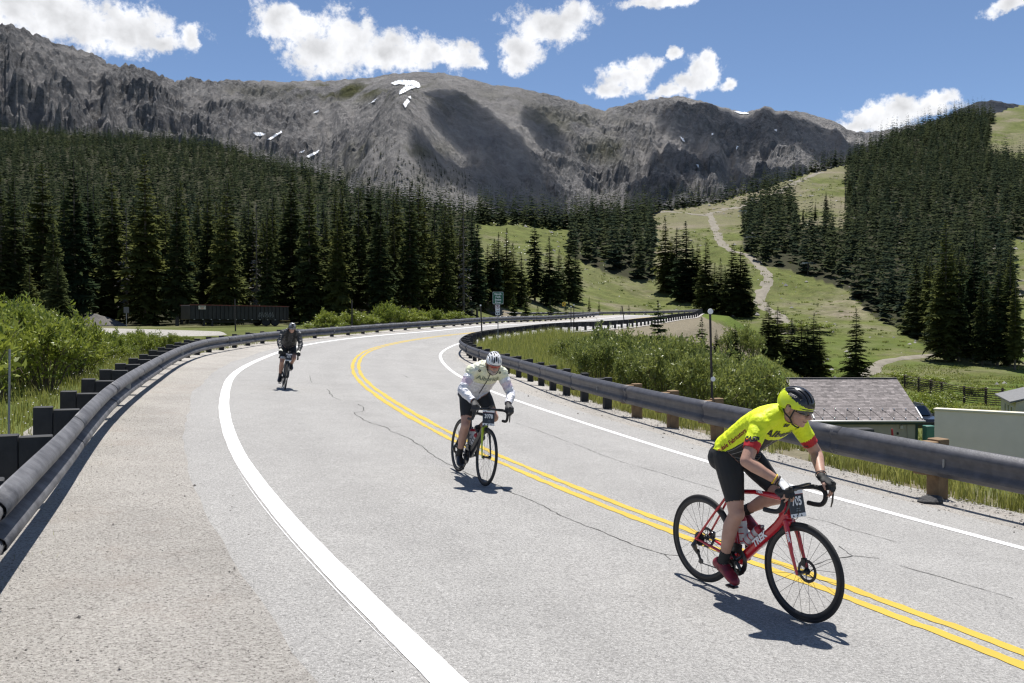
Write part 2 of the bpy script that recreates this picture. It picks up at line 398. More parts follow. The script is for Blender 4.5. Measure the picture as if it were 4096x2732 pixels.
def RP(i, u, dz=0.):
    """point of the road surface at station index i and offset u"""
    return np.array([C3[i, 0] + RN[i, 0] * u, C3[i, 1] + RN[i, 1] * u, C3[i, 2] + ELEV[i] * u + dz])

# ------------------------------------------------------------------ terrain
def sstep(a, b, x): t = np.clip((x - a) / (b - a), 0, 1); return t * t * (3 - 2 * t)
LT = ([-60, 0, 12, 52, 85, 98, 130, 200, 290, 400, 530, 700, 870, 1000, 1300], [.2, .35, .75, 1.45, 2.0, 2.25, 4.6, 13, 28, 52, 86, 137, 190, 235, 330])
RT = ([-60, 36, 66, 100, 150, 190, 225, 280, 340, 420, 550, 704, 900, 1100, 1400], [-5.2, -5.2, -5.3, -6.7, -6.8, -2.6, 1.5, 11, 24.6, 44.5, 83, 134, 207, 290, 400])
CREST = ([-600, 0, 100, 200, 290, 360, 430, 480, 560, 620, 655, 700, 760, 800, 845, 875, 910, 960, 985, 1024, 1100, 1500],
         [1000, 940, 890, 820, 665, 505, 450, 420, 440, 475, 505, 530, 590, 645, 700, 800, 900, 980, 985, 1080, 1150, 1200])
def nat(X, Y):
    Yc = np.maximum(Y, 6.); px = 512 + F * X / Yc
    D = np.where(Y > 6, Y, Y)
    w = sstep(400, 660, px)
    cr = np.interp(px, *CREST); De = np.minimum(D, cr)
    z = np.interp(De, *LT) * (1 - w) + np.interp(De, *RT) * w
    return z - np.maximum(D - cr, 0) * .42
def T(X, Y, detail=True):
    shp = np.shape(X); X = np.asarray(X, float).ravel(); Y = np.asarray(Y, float).ravel()
    nz = nat(X, Y); z = nz.copy()
    if detail:
        flat = ((X > -80) & (X < -14) & (Y > 42) & (Y < 95)) | ((X > 12) & (X < 34) & (Y > 38) & (Y < 64)); flat = np.where(flat, .12, 1.)
        far = sstep(150, 330, Y)
        z += (fbm(X / 9, Y / 9, 4) - .5) * (.5 + 1.6 * far) * flat + (fbm(X / 70, Y / 70, 4) - .5) * 9 * far
    nr = np.where((Y < 235) & (np.abs(X) < 170))[0]
    if len(nr):
        i, u = nearest(X[nr], Y[nr]); zz = z[nr]; dd = np.hypot(X[nr] - C3[i, 0], Y[nr] - C3[i, 1])
        uL = O_LR[i] - .7; uR = O_RR[i] + .45
        ze = C3[i, 2] + ELEV[i] * np.clip(u, uL, uR)
        ins = (u >= uL) & (u <= uR); out = u < uL; inn = u > uR
        r = zz.copy(); r[ins] = ze[ins] - .09
        du = (uL - u)[out]; f = sstep(0, 14, du); r[out] = (ze[out] - .09 - .02 * np.minimum(du, 8)) * (1 - f) + zz[out] * f
        du = (u - uR)[inn]; sl_ = np.interp(C3[i[inn], 1], [60, 85], [.36, .62]); drop = .10 * np.minimum(du, 4) + sl_ * np.maximum(du - 4, 0)
        # inside slope runs down to the valley floor, never below it
        a = ze[inn] - .09 - drop; b = zz[inn]; k = 1.5; r[inn] = np.where(a > b, a, b) + 0
        m = np.abs(a - b) < k; rr = r[inn]; rr[m] += (k - np.abs(a - b)[m]) ** 2 / (4 * k) * sstep(0, 4, du)[m]; r[inn] = rr
        e = sstep(1, 12, dd - np.abs(u)); z[nr] = r * (1 - e) + zz * e
    return z.reshape(shp)
def terrain_ray(px, py, y0=4., y1=1250., off=0.):
    d = dirp(px, py); d = d / d.y; Y = np.geomspace(y0, y1, 1400); f = H + d.z * Y - T(d.x * Y, Y, False) - off
    i = np.where(f < 0)[0]
    if len(i) == 0: return None
    Yh = Y[i[0]]; X = d.x * Yh; return Vector((X, Yh, float(T(np.array([X]), np.array([Yh]))[0])))
def ptest(poly, x, y):
    x = np.asarray(x, float); y = np.asarray(y, float); ins = np.zeros(x.shape, bool); n = len(poly); j = n - 1
    for i in range(n):
        (xi, yi), (xj, yj) = poly[i], poly[j]
        c = ((yi > y) != (yj > y)) & (x < (xj - xi) * (y - yi) / (yj - yi + 1e-9) + xi); ins ^= c; j = i
    return ins
def proj(X, Y, Z):
    c, s = math.cos(PITCH), math.sin(PITCH); dz = Z - H; yc = Y * c - dz * s; zc = Y * s + dz * c
    return CX + F * X / yc, CY - F * zc / yc
az = np.unique(np.r_[np.linspace(-180, -44, 46), np.linspace(-44, 44, 470), np.linspace(44, 180, 46)])
rad = np.r_[np.linspace(.2, 3, 8), np.geomspace(3.2, 1500, 400)]
AZ, RD = np.meshgrid(np.radians(az), rad); TX, TY = RD * np.sin(AZ), RD * np.cos(AZ)
TZ = T(TX, TY)
nr_, nc_ = TX.shape; ii = np.arange(nr_ * nc_).reshape(nr_, nc_)
tf = np.stack([ii[:-1, :-1], ii[:-1, 1:], ii[1:, 1:], ii[1:, :-1]], -1).reshape(-1, 4)[:, ::-1]
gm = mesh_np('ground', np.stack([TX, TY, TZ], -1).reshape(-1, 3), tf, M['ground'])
gpx, gpy = proj(TX.ravel(), np.maximum(TY.ravel(), .5), TZ.ravel())
i_, u_ = nearest(TX.ravel(), TY.ravel())
du_ = np.maximum(O_LR[i_] - .7 - u_, u_ - O_RR[i_] - .45)
nearroad = (TY.ravel() < 235) & (np.abs(TX.ravel()) < 170)
bare = np.where(nearroad, 1 - sstep(.2, 2.2, du_ + (fbm(TX.ravel() / 1.3, TY.ravel() / 1.3, 4) - .5) * 3), 0)
bare = np.maximum(bare, sstep(.50, .62, fbm(TX.ravel() / 60 + 3, TY.ravel() / 60, 5)) * sstep(250, 420, TY.ravel()) * .5)
# tan cut bank under the far rail
cut = [(585, 333), (640, 326), (700, 316), (735, 330), (765, 352), (740, 362), (690, 345), (640, 343)]
cutm = ptest(cut, gpx + 3 * (fbm(TX.ravel() / 3, TY.ravel() / 3, 3) - .5), gpy) & (TY.ravel() < 170) & (TY.ravel() > 50); bare = np.maximum(bare, cutm * .95)
lush = sstep(60, 90, TY.ravel()) * (1 - sstep(150, 260, TY.ravel())) * (TX.ravel() > 10) * sstep(.35, .6, fbm(TX.ravel() / 14, TY.ravel() / 14, 4)) 
lush = np.maximum(lush, np.where(TX.ravel() < -3, 1 - sstep(40, 55, TY.ravel()), 0) * .8)
lush = lush * (1 - cutm)
for nm, ar in (('bare', bare), ('lush', lush)):
    a = gm.attributes.new(nm, 'FLOAT', 'POINT'); a.data.foreach_set('value', np.asarray(ar, np.float32))
obj('ground', gm, kind='structure', label='grassy mountain ground with ski meadows and bare verges')

def ribbon(i0, i1, us, dz, step=1):
    """verts and faces of a strip on the road surface; us list of arrays/offset values per station"""
    I = np.arange(i0, i1, step); V = []
    for u, d in zip(us, dz):
        uu = u[I] if isinstance(u, np.ndarray) else np.full(len(I), u)
        V.append(np.stack([C3[I, 0] + RN[I, 0] * uu, C3[I, 1] + RN[I, 1] * uu, C3[I, 2] + ELEV[I] * uu + d], -1))
    V = np.stack(V, 1); n, k = V.shape[:2]; q = np.arange(n * k).reshape(n, k)
    f = np.stack([q[:-1, :-1], q[:-1, 1:], q[1:, 1:], q[1:, :-1]], -1).reshape(-1, 4)[:, ::-1]
    return V.reshape(-1, 3), f
NS = len(ST)
wob = lambda s, a: a * (fbm(ST / s, ST * 0 + a * 50, 4) - .5) * 2
EL = O_LW - .62 + wob(3.2, .12) + wob(.5, .05); ER = O_RW + .95 + wob(3.0, .12) + wob(.5, .05)
cols = [EL + (ER - EL) * k / 40 for k in range(41)]
cols = [EL - .07] + cols + [ER + .07]; rv_, rf_ = ribbon(0, NS, cols, [-.018] + [0] * 41 + [-.018]); rme = mesh_np('road', rv_, rf_, M['road']); uu_ = np.stack(cols, 1)
rme.attributes.new('wear', 'FLOAT', 'POINT').data.foreach_set('value', np.clip(sum(np.exp(-((uu_ - c_) / .34) ** 2) for c_ in (-2.55, -.95, .85, 2.3)), 0, 1).astype(np.float32).ravel())
road = obj('road', rme, kind='structure', label='two-lane grey asphalt mountain road curving through the bend')
IR_L = O_LR - .75; IR_R = O_RR + .5
lsh = [IR_L + (EL + .25 - IR_L) * k / 6 for k in range(7)]
obj('shoulder_left', mesh_np('shoulder_left', *ribbon(0, NS, lsh, [-.045, -.03, -.018, -.009, -.004, -.003, -.008]), M['gravel']), kind='structure', label='gravel shoulder on the outside of the bend')
rsh = [ER - .25 + (IR_R - ER + .25) * k / 6 for k in range(7)]
obj('shoulder_right', mesh_np('shoulder_right', *ribbon(0, NS, rsh, [-.008, -.003, -.006, -.014, -.025, -.038, -.05]), M['gravel']), kind='structure', label='gravel shoulder on the inside of the bend')
i_far = int(np.argmax(C3[:, 1] > 150)) + 120
def stripe(name, o, w, mt, ww=.02):
    """painted line with slightly ragged edges, sampled finely where it is near"""
    n_ = min(i_far, NS) - 1; near_ = int(np.argmax(C3[:, 1] > 34)); fi = np.r_[np.arange(0, near_, .14), np.arange(near_, n_, 1.)]; ix = np.arange(NS)
    ip = lambda a: np.interp(fi, ix, a); s_ = fi * DS; sd_ = abs(float(o[10])) * 7 + w
    ed = lambda k: ww * ((fbm(s_ / .9 + k, s_ * 0 + sd_, 3) - .5) * 1.4 + (fbm(s_ / .11 + k, s_ * 0 + sd_, 2) - .5) * .8)
    V = []
    for u in (ip(o) - w / 2 + ed(3), ip(o), ip(o) + w / 2 + ed(9)):
        x = ip(C3[:, 0]) + ip(RN[:, 0]) * u; y = ip(C3[:, 1]) + ip(RN[:, 1]) * u; V.append(np.stack([x, y, ip(C3[:, 2]) + ip(ELEV) * u + .0042], -1))
    V = np.stack(V, 1); n = len(fi); q = np.arange(n * 3).reshape(n, 3); f = np.stack([q[:-1, :-1], q[:-1, 1:], q[1:, 1:], q[1:, :-1]], -1).reshape(-1, 4)[:, ::-1]
    obj(name, mesh_np(name, V.reshape(-1, 3), f, mt), road)
stripe('white_edge_line', O_LW, .19, M['white_paint'], .012)
stripe('white_edge_line', O_RW, .14, M['white_paint'], .008)
ZERO = np.zeros(NS)
stripe('yellow_centre_line', ZERO - .115, .12, M['yellow_paint'], .05)
stripe('yellow_centre_line', ZERO + .115, .12, M['yellow_paint'], .05)
# older, half-covered edge line showing beside the repainted one
i0, i1 = int(np.argmax(C3[:, 1] > 5)), int(np.argmax(C3[:, 1] > 12))
obj('worn_edge_line', mesh_np('worn_edge_line', *ribbon(i0, i1, [O_LW - .118 - .030 * np.clip((np.arange(NS) - i0 - 2) / 14, 0, 1) * np.clip((i1 - 2 - np.arange(NS)) / 8, 0, 1) + wob(1.5, .008), O_LW - .118], [.003, .003]), M['white_paint']), road)
# cracks in the asphalt: traced on the road, thin tar-dark slivers
def crack(pts, w=.012, jag=.05, seed=0):
    r = np.random.default_rng(seed); P = [hitG(*p) for p in pts]; P = np.array(P); Q, s = resample(P, .09)
    n = np.zeros_like(Q); n[1:-1] = r.normal(0, jag * .45, (len(Q) - 2, 2)); n = np.cumsum(n * .55, 0); n -= np.linspace(0, 1, len(n))[:, None] * n[-1]; Q = Q + np.clip(n, -.25, .25)
    V = []; Fs = []
    for k, (x, y) in enumerate(Q):
        ww = w * r.uniform(.3, 1.3); t = Q[min(k + 1, len(Q) - 1)] - Q[max(k - 1, 0)]; t = t / (np.linalg.norm(t) + 1e-9); nx, ny = t[1], -t[0]
        z = float(G(x, y)) + .003
        V += [(x + nx * ww / 2, y + ny * ww / 2, float(G(x + nx * ww / 2, y + ny * ww / 2)) + .003), (x - nx * ww / 2, y - ny * ww / 2, float(G(x - nx * ww / 2, y - ny * ww / 2)) + .003)]
    Fs = [(2 * k, 2 * k + 1, 2 * k + 3, 2 * k + 2) for k in range(len(Q) - 1)]
    mb = MB(); mb.add(V, Fs); mb.build('crack', M['crack'], road)
z1 = lambda x, y: (200 + x * .10889, 300 + y * .10889)
br = lambda x, y: (512 + x * .21777, 341.5 + y * .21777)
crack([z1(1165, 820), z1(1230, 895), z1(1300, 925)], .02, .06, 1)
crack([z1(1450, 955), z1(1495, 985), z1(1480, 1020), z1(1395, 1032), z1(1480, 1100), z1(1560, 1135), z1(1680, 1165), z1(1760, 1215), z1(1900, 1275), z1(2000, 1345), z1(2130, 1425), z1(2270, 1505)], .02, .05, 2)
crack([z1(2270, 1505), br(0, 695), br(90, 735), br(240, 800), br(350, 850), br(480, 905), br(600, 950), br(700, 980), br(780, 985)], .017, .05, 3)
crack([br(700, 978), br(730, 1005)], .012, .05, 4)
crack([br(20, 375), br(230, 445), br(400, 515), br(560, 565), br(700, 605), br(900, 668), br(960, 690)], .010, .03, 5)
crack([br(1320, 800), br(1450, 830), br(1560, 870), br(1680, 900), br(1780, 925)], .010, .04, 6)
crack([br(1370, 1035), br(1440, 1005), br(1560, 985), br(1700, 998)], .015, .05, 7)
crack([br(1500, 940), br(1540, 965), br(1565, 985)], .012, .05, 8)
crack([br(1780, 1030), br(1950, 1075), br(2100, 1120), br(2200, 1150), br(2330, 1190)], .010, .04, 9)
crack([z1(350, 738), z1(700, 745), z1(1030, 765), z1(1450, 780)], .022, .02, 10)
crack([z1(1600, 788), z1(1900, 803), z1(2250, 818)], .022, .02, 11)
crack([z1(1350, 925), z1(1650, 945)], .014, .02, 12)
crack([z1(1720, 1160), z1(2050, 1170)], .012, .02, 13)
crack([z1(1870, 690), z1(1910, 715)], .03, .03, 14)
crack([z1(1010, 690), z1(1030, 765)], .014, .03, 15)

# ------------------------------------------------------------------ guardrails
M['galv'] = pmat('galvanised_steel', (.062, .062, .069), .58, .25, (.175, .175, .185), 5, 10, .3, .7, .5, 24, .005)
M['steel_dark'] = pmat('shade_darkened_steel', (.048, .048, .055), .5, .25, (.085, .085, .096), 7, 8, .3, .7, .35, 40, .003)  # inside rail's shade put into a darker base colour than the galvanised one
M['post_dark'] = pmat('dark_treated_post', (.020, .020, .022), .75, 0, (.036, .036, .038), 6, 6, .3, .7, .3, 30, .003)
M['post_wood'] = pmat('brown_timber_post', (.26, .17, .09), .85, 0, (.14, .09, .05), 8, 6, .3, .7, .5, 30, .004)
M['tab'] = pmat('pale_reflector_tab', (.42, .42, .40), .4); M['bolt'] = pmat('bolt_steel', (.10, .10, .11), .5, .6)
# W-beam section: (out towards traffic, height from the top)
WB = [(.0, .0), (.012, -.008), (.03, -.02), (.070, -.050), (.094, -.082), (.098, -.115), (.084, -.148), (.036, -.180), (.0, -.200), (.0, -.238), (.036, -.258), (.084, -.290), (.098, -.323), (.094, -.352), (.055, -.385), (.02, -.412), (.0, -.42)]
WB2 = [(o if not (-.28 < h < -.16) else max(o, .066), h) for o, h in WB]
def guardrail(name, label, off, side, i0, i1, top, post_step, wood=None, dark=False, panel=8, mats=None, group=None, sag=0., skip=None):
    """side +1: traffic lies at larger u; posts stand behind the beam"""
    root = empty(name, RP(i0, off[i0]), 0, label, 'guardrail', group)
    base = Vector(root.location); base = Vector((0, 0, 0)); root.location = (0, 0, 0)
    mt = M['galv'] if not dark else M['steel_dark']
    k = 0; i = i0
    r = random.Random(len(name) + i0)
    while i < i1:
        j = min(i + panel, i1); mb = MB(); V = []; sec = list(range(i, j + 1)); ext = 1 if j < i1 else 0
        over = .006 if k % 2 else 0
        for q in sec:
            P0 = RP(q, off[q] + side * .28); n = RN[q] * side; t = TG[q]
            dz = top + sag * math.sin(q * .37) + (fbm(np.array([q * .05]), np.array([off[q]]), 3)[0] - .5) * .05
            sh = 0.0
            if q == j and ext: sh = .16
            if q == i: sh = -.0
            for (o, h) in (WB2 if dark else WB): V.append((P0[0] + n[0] * (o + over) + t[0] * sh, P0[1] + n[1] * (o + over) + t[1] * sh, P0[2] + dz + h))
        m_ = len(WB); fs = []
        for a in range(len(sec) - 1):
            for b in range(m_ - 1): fs.append((a * m_ + b, a * m_ + b + 1, (a + 1) * m_ + b + 1, (a + 1) * m_ + b))
        mb.add(V, fs); o = mb.build('rail_panel', mt, root)
        md = o.modifiers.new('thick', 'SOLIDIFY'); md.thickness = .0045; md.offset = -1
        if C3[i, 1] < 45:                                  # splice bolts near enough to see
            bb = MB()
            for (o_, h) in ((.082, -.115), (.082, -.325), (.055, -.06), (.055, -.37)):
                for ds_ in (.05, .11):
                    P0 = RP(j, off[j] + side * .28); n = RN[j] * side; t = TG[j]
                    c = Vector((P0[0] + n[0] * (o_ + .012) + t[0] * ds_, P0[1] + n[1] * (o_ + .012) + t[1] * ds_, P0[2] + top + h))
                    bb.ball(c, (.016, .016, .016), 6)
            bb.build('splice_bolts', M['bolt'], o, kind='stuff')
        if k % 3 == 1 and C3[i, 1] < 75:
            q = (i + j) // 2; P0 = RP(q, off[q] + side * .28); n = RN[q] * side; t = TG[q]; c = [Vector((P0[0] + n[0] * o_ + t[0] * s_, P0[1] + n[1] * o_ + t[1] * s_, P0[2] + top + h_)) for o_, s_, h_ in ((.10, 0, -.165), (.02, 0, -.165), (.02, 0, -.27), (.10, 0, -.27))]
            rb = MB(); rb.add(c, [(0, 1, 2, 3)]); rb = rb.build('reflector_tab', M['tab'], root, smooth=False); m2 = rb.modifiers.new('t', 'SOLIDIFY'); m2.thickness = .004
        i = j; k += 1
    protos = {}
    for q in range(i0 + 1, i1, post_step):
        if skip and skip(q): continue
        yaw = math.atan2(RN[q][1], RN[q][0]) + (0 if side > 0 else math.pi)
        wd = wood(q) if wood else False
        nm = 'w' if wd else 'd'
        if nm not in protos:
            a, b = MB(), MB()
            pw = .15 if not wd else .19
            a.box((-.10, 0, -.25), (.20, pw, 2 * .0 + .94), bev=.008)       # post, origin at rail top less a little
            b.box((.14, 0, .0), (.27, pw * .97, .43), bev=.008)
            protos[nm] = (a.mesh('post', M['post_wood' if wd else 'post_dark']), b.mesh('offset_block', M['post_wood' if wd else 'post_dark']))
        P0 = RP(q, off[q])
        p = obj('post', protos[nm][0], root); p.location = (P0[0], P0[1], P0[2] + top - .19 + r.uniform(-.012, .012)); p.rotation_euler = (r.uniform(-.02, .02), r.uniform(-.02, .02), yaw + r.uniform(-.04, .04))
        bk = obj('offset_block', protos[nm][1], p); bk.location = (.0, 0, -.02 + r.uniform(-.012, .012))
    return root
# first guardrail: outside of the bend
iA = int(np.argmin(np.hypot(C3[:, 0] - C3[0, 0], C3[:, 1] - 0.2) + (C3[:, 1] > 60) * 99)); 
iend = int(np.argmax(C3[:, 1] > 118))
guardrail('guardrail', 'long grey guardrail sweeping from the lower left corner round the outside of the bend', O_LR, 1, 4, iend, .60, 4)
iF = int(np.argmax(C3[:, 1] > 145))
guardrail('guardrail', 'dark guardrail running along the inside of the bend behind the cyclists', O_RR, -1, 10, iF + 6, .74, 4, dark=True, wood=lambda q: C3[q, 1] < 20, skip=lambda q: 12.4 < RP(q, O_RR[q])[1] < 16.4)
guardrail('guardrail', 'thin distant guardrail along the far road bend below the ski meadow', O_RR, -1, iF + 8, NS - 8, .72, 4, panel=10)

# ------------------------------------------------------------------ mountains
def rock_mat():
    m, t, b = mat_new('mountain_rock'); v = oc(t)
    sc1 = mix(t, noise(t, v, .02, 10, .75, .3, .7), (.43, .412, .40), (.265, .252, .247))
    rk = mix(t, noise(t, v, .09, 9, .8, .32, .68), (.085, .083, .088), (.40, .39, .385))
    a = nd(t, 'ShaderNodeAttribute', attribute_name='rock').outputs['Fac']
    c = mix(t, a, sc1, rk)
    g = nd(t, 'ShaderNodeAttribute', attribute_name='green').outputs['Fac']
    c = mix(t, g, c, mix(t, noise(t, v, .03, 6, .7), (.115, .115, .045), (.075, .08, .035)))
    p = nd(t, 'ShaderNodeAttribute', attribute_name='pale').outputs['Fac']
    c = mix(t, p, c, (.34, .325, .30))
    t.links.new(c, b.inputs['Base Color']); b.inputs['Roughness'].default_value = .95; b.inputs['Specular IOR Level'].default_value = .1
    bump(t, b, noise(t, v, .06, 10, .8), 1.0, 10.0)
    return m
M['rock'] = rock_mat()
M['snow'] = pmat('snow', (.80, .82, .85), .6)
SKY_D = [(-900, 40), (-500, 30), (-200, 55), (0, 67), (60, 72), (100, 85), (130, 98), (190, 118), (240, 140), (280, 152), (330, 160), (390, 180), (440, 192), (480, 193), (540, 185), (600, 187), (700, 187), (760, 186), (850, 180), (900, 172), (960, 168), (1010, 170), (1070, 182), (1130, 197), (1200, 205), (1260, 218), (1320, 232), (1380, 253), (1440, 240), (1500, 228), (1550, 224), (1600, 232), (1660, 248), (1700, 258), (1730, 256), (1755, 246), (1790, 258), (1830, 257), (1870, 266), (1910, 278), (1940, 297), (1980, 305), (2030, 302), (2080, 290), (2110, 287), (2160, 272), (2200, 253), (2240, 237), (2270, 231), (2310, 238), (2351, 250), (2500, 285), (2800, 300), (3300, 280)]
sx = np.array([p[0] for p in SKY_D]) * .43554; sy = np.array([p[1] for p in SKY_D]) * .43554
mpx = np.linspace(-270, 1290, 920); mt_ = np.r_[np.linspace(0, 1, 228), 1 + np.linspace(.03, .5, 8)]
PXm, Tm = np.meshgrid(mpx, mt_)
Ysky = np.interp(PXm, [-400, 0, 200, 330, 430, 560, 650, 760, 860, 990, 1400], [1750, 1900, 2250, 2500, 2250, 2350, 2600, 2700, 2900, 3600, 3600])
zsky = H + (HZ - np.interp(PXm, sx, sy)) / F * Ysky
Ybase = np.interp(PXm, [-400, 300, 400, 500, 700, 1400], [1080, 1050, 960, 1000, 1150, 1500])
tt = np.minimum(Tm, 1)
Ym = Ybase + (Ysky - Ybase) * Tm
rough = np.interp(PXm, [-400, 180, 260, 330, 420, 520, 560, 650, 800, 1400], [1, 1, .75, .45, .25, .28, .7, .75, .6, .6])
mid = np.clip(4 * tt * (1 - tt), 0, 1) ** .6
zb = 25.0
zm = zb + (zsky - zb) * tt ** np.interp(PXm, [-400, 250, 400, 600, 1400], [1.25, 1.45, 1.0, 1.3, 1.3])
Xw = (PXm - CX) / F * Ym
wq = (fbm(PXm / 60, Tm * 3, 4) - .5) * 40
Zs = zm * 1.25 + Ym * .12
g1 = fbm((PXm + wq + Tm * 35) / 30, Tm * 1.6, 5, .55, ridge=True)
g2 = fbm(Xw / 95 + 5, Zs / 95, 6, .6, ridge=True)
g3 = fbm(Xw / 24, Zs / 20, 6, .62)
g4 = fbm(Xw / 40 + 9 + Zs / 60, Zs / 26 - 4, 6, .62, ridge=True)
edge = np.clip((1 - tt) / .08, 0, 1)
zm += mid * rough * ((g1 - .55) * 120 + (g2 - .6) * np.interp(PXm, [-300, 190, 260, 1300], [215, 200, 135, 135]))
cliff = sstep(.45, .56, fbm(Xw / 110 - 3, Zs / 90, 6, .6)) * rough
zm += (g3 - .5) * (7 + 34 * rough * cliff) * np.clip(edge + .35, 0, 1) + (g4 - .6) * 60 * cliff * mid
# strata ledges
zm += cliff * mid * 9 * np.sin((zm + g3 * 50) / 13.0)
# the spur that comes down from the snowy summit, and the wooded knoll at its foot
sp = np.exp(-((PXm - (418 - 26 * (1 - tt) * 1.6)) / 34) ** 2) * sstep(.22, .45, tt) * (1 - sstep(.55, .88, tt)); zm += sp * 60
kn = np.exp(-((PXm - 392) / 58) ** 2) * np.exp(-((tt - .27) / .15) ** 2); zm += kn * 95
bw = np.exp(-((PXm - 300) / 55) ** 2) * np.exp(-((tt - .55) / .25) ** 2); zm -= bw * 75
bw = np.exp(-((PXm - 585) / 40) ** 2) * np.exp(-((tt - .5) / .3) ** 2); zm -= bw * 70
back = Tm > 1; zm = np.where(back, zm - (Tm - 1) * 1100, zm)
jag = (fbm(PXm / 5, PXm * 0 + 3, 4) - .5) * np.interp(PXm, [-400, 190, 230, 480, 600, 1400], [26, 22, 10, 5, 12, 12]) * sstep(.75, 1, tt); zm += jag
nr_, nc_ = PXm.shape; ii = np.arange(nr_ * nc_).reshape(nr_, nc_)
mf = np.stack([ii[:-1, :-1], ii[:-1, 1:], ii[1:, 1:], ii[1:, :-1]], -1).reshape(-1, 4)
mv = np.stack([Xw, Ym, zm], -1).reshape(-1, 3)
mme = mesh_np('mountain', mv, mf, M['rock'], smooth=False)
qx, qy = proj(Xw.ravel(), Ym.ravel(), zm.ravel())
el = lambda x, y, a, b: np.exp(-((qx - x) / a) ** 2 - ((qy - y) / b) ** 2)
nzz = fbm(Xw.ravel() / 60, Zs.ravel() / 50, 5)
green = np.clip(el(345, 91, 42, 9) * 1.3 + el(425, 84, 12, 5) * .7 + el(560, 120, 40, 14) * .5 + el(610, 150, 30, 14) * .6 + el(395, 150, 45, 9) * .9 + el(370, 180, 60, 14) * .8 + el(470, 100, 60, 10) * .35 + el(250, 92, 60, 8) * .3, 0, 1) * sstep(.35, .6, nzz)
pale = np.clip(el(585, 122, 36, 18) * .8 + el(612, 142, 26, 18) * .9 + el(640, 115, 22, 10) * .5, 0, 1) * sstep(.52, .62, fbm(Xw.ravel() / 22 + Zs.ravel() / 40, Zs.ravel() / 14, 5))
rockA = np.clip((cliff * 1.1 + sstep(.60, .74, g2) * rough * 1.0).ravel(), 0, 1)
for nm, ar in (('green', green), ('pale', pale), ('rock', rockA)):
    a = mme.attributes.new(nm, 'FLOAT', 'POINT'); a.data.foreach_set('value', np.asarray(ar, np.float32))
mountain = obj('mountain', mme, kind='structure', label='bare grey rocky mountain ridge behind the forest')
MBVH = BVHTree.FromPolygons([tuple(p) for p in mv.tolist()], [tuple(q) for q in mf.tolist()])
def on_mountain(px, py):
    h = MBVH.ray_cast(Vector((0, 0, H)), dirp(px, py)); return h[0]
dd = lambda x, y: (x * .43554, y * .43554)
def snow(poly):
    """snow patch draped on the rock, polygon in photograph points"""
    P = [dd(*p) for p in poly]; xs = [p[0] for p in P]; ys = [p[1] for p in P]
    s = .55; nx = int((max(xs) - min(xs)) / s) + 3; ny = int((max(ys) - min(ys)) / (s * .6)) + 3; V = []; Fs = []; idx = {}
    gx = np.linspace(min(xs) - s, max(xs) + s, nx); gy = np.linspace(min(ys) - s, max(ys) + s, ny)
    GX, GY = np.meshgrid(gx, gy); ins = ptest(P, GX + (fbm(GX * 1.3, GY * 1.3, 3) - .5) * 1.4, GY + (fbm(GX * 1.1 + 7, GY * 1.1, 3) - .5) * 1.0)
    for j in range(ny):
        for i in range(nx):
            if ins[max(j - 1, 0):j + 2, max(i - 1, 0):i + 2].any():
                h = on_mountain(GX[j, i], GY[j, i])
                if h is not None: idx[(j, i)] = len(V); V.append(h + Vector((0, -1.2, 1.8)))
    for j in range(ny - 1):
        for i in range(nx - 1):
            q = [(j, i), (j, i + 1), (j + 1, i + 1), (j + 1, i)]
            if ins[j, i] and all(k in idx for k in q):
                p = [V[idx[k]] for k in q]
                if max(a.y for a in p) - min(a.y for a in p) < 90: Fs.append(tuple(idx[k] for k in q))
    if Fs: mb = MB(); mb.add(V, Fs); mb.build('snow_patch', M['snow'], mountain)
for poly in ([(897, 192), (915, 185), (950, 186), (962, 192), (965, 201), (945, 205), (930, 213), (915, 220), (917, 211), (926, 203), (930, 196), (915, 194), (905, 197)],
             [(925, 240), (935, 228), (940, 236), (930, 250)], [(936, 225), (942, 222), (943, 229)], [(715, 262), (733, 253), (730, 259)], [(580, 306), (600, 305), (610, 309), (600, 314), (588, 313)],
             [(612, 322), (645, 302), (648, 305), (622, 322)], [(703, 360), (732, 346), (730, 352), (708, 364)], [(1683, 256), (1710, 258), (1720, 262), (1700, 263)], [(1560, 315), (1568, 318), (1572, 328), (1566, 324)], [(1598, 378), (1604, 380), (1602, 388)], [(1690, 335), (1694, 338), (1690, 345)], [(1776, 300), (1782, 297), (1783, 304)], [(1632, 306), (1638, 308), (1634, 312)], [(846, 240), (866, 226), (858, 235)], [(685, 352), (700, 345), (696, 352)]):
    snow(poly)

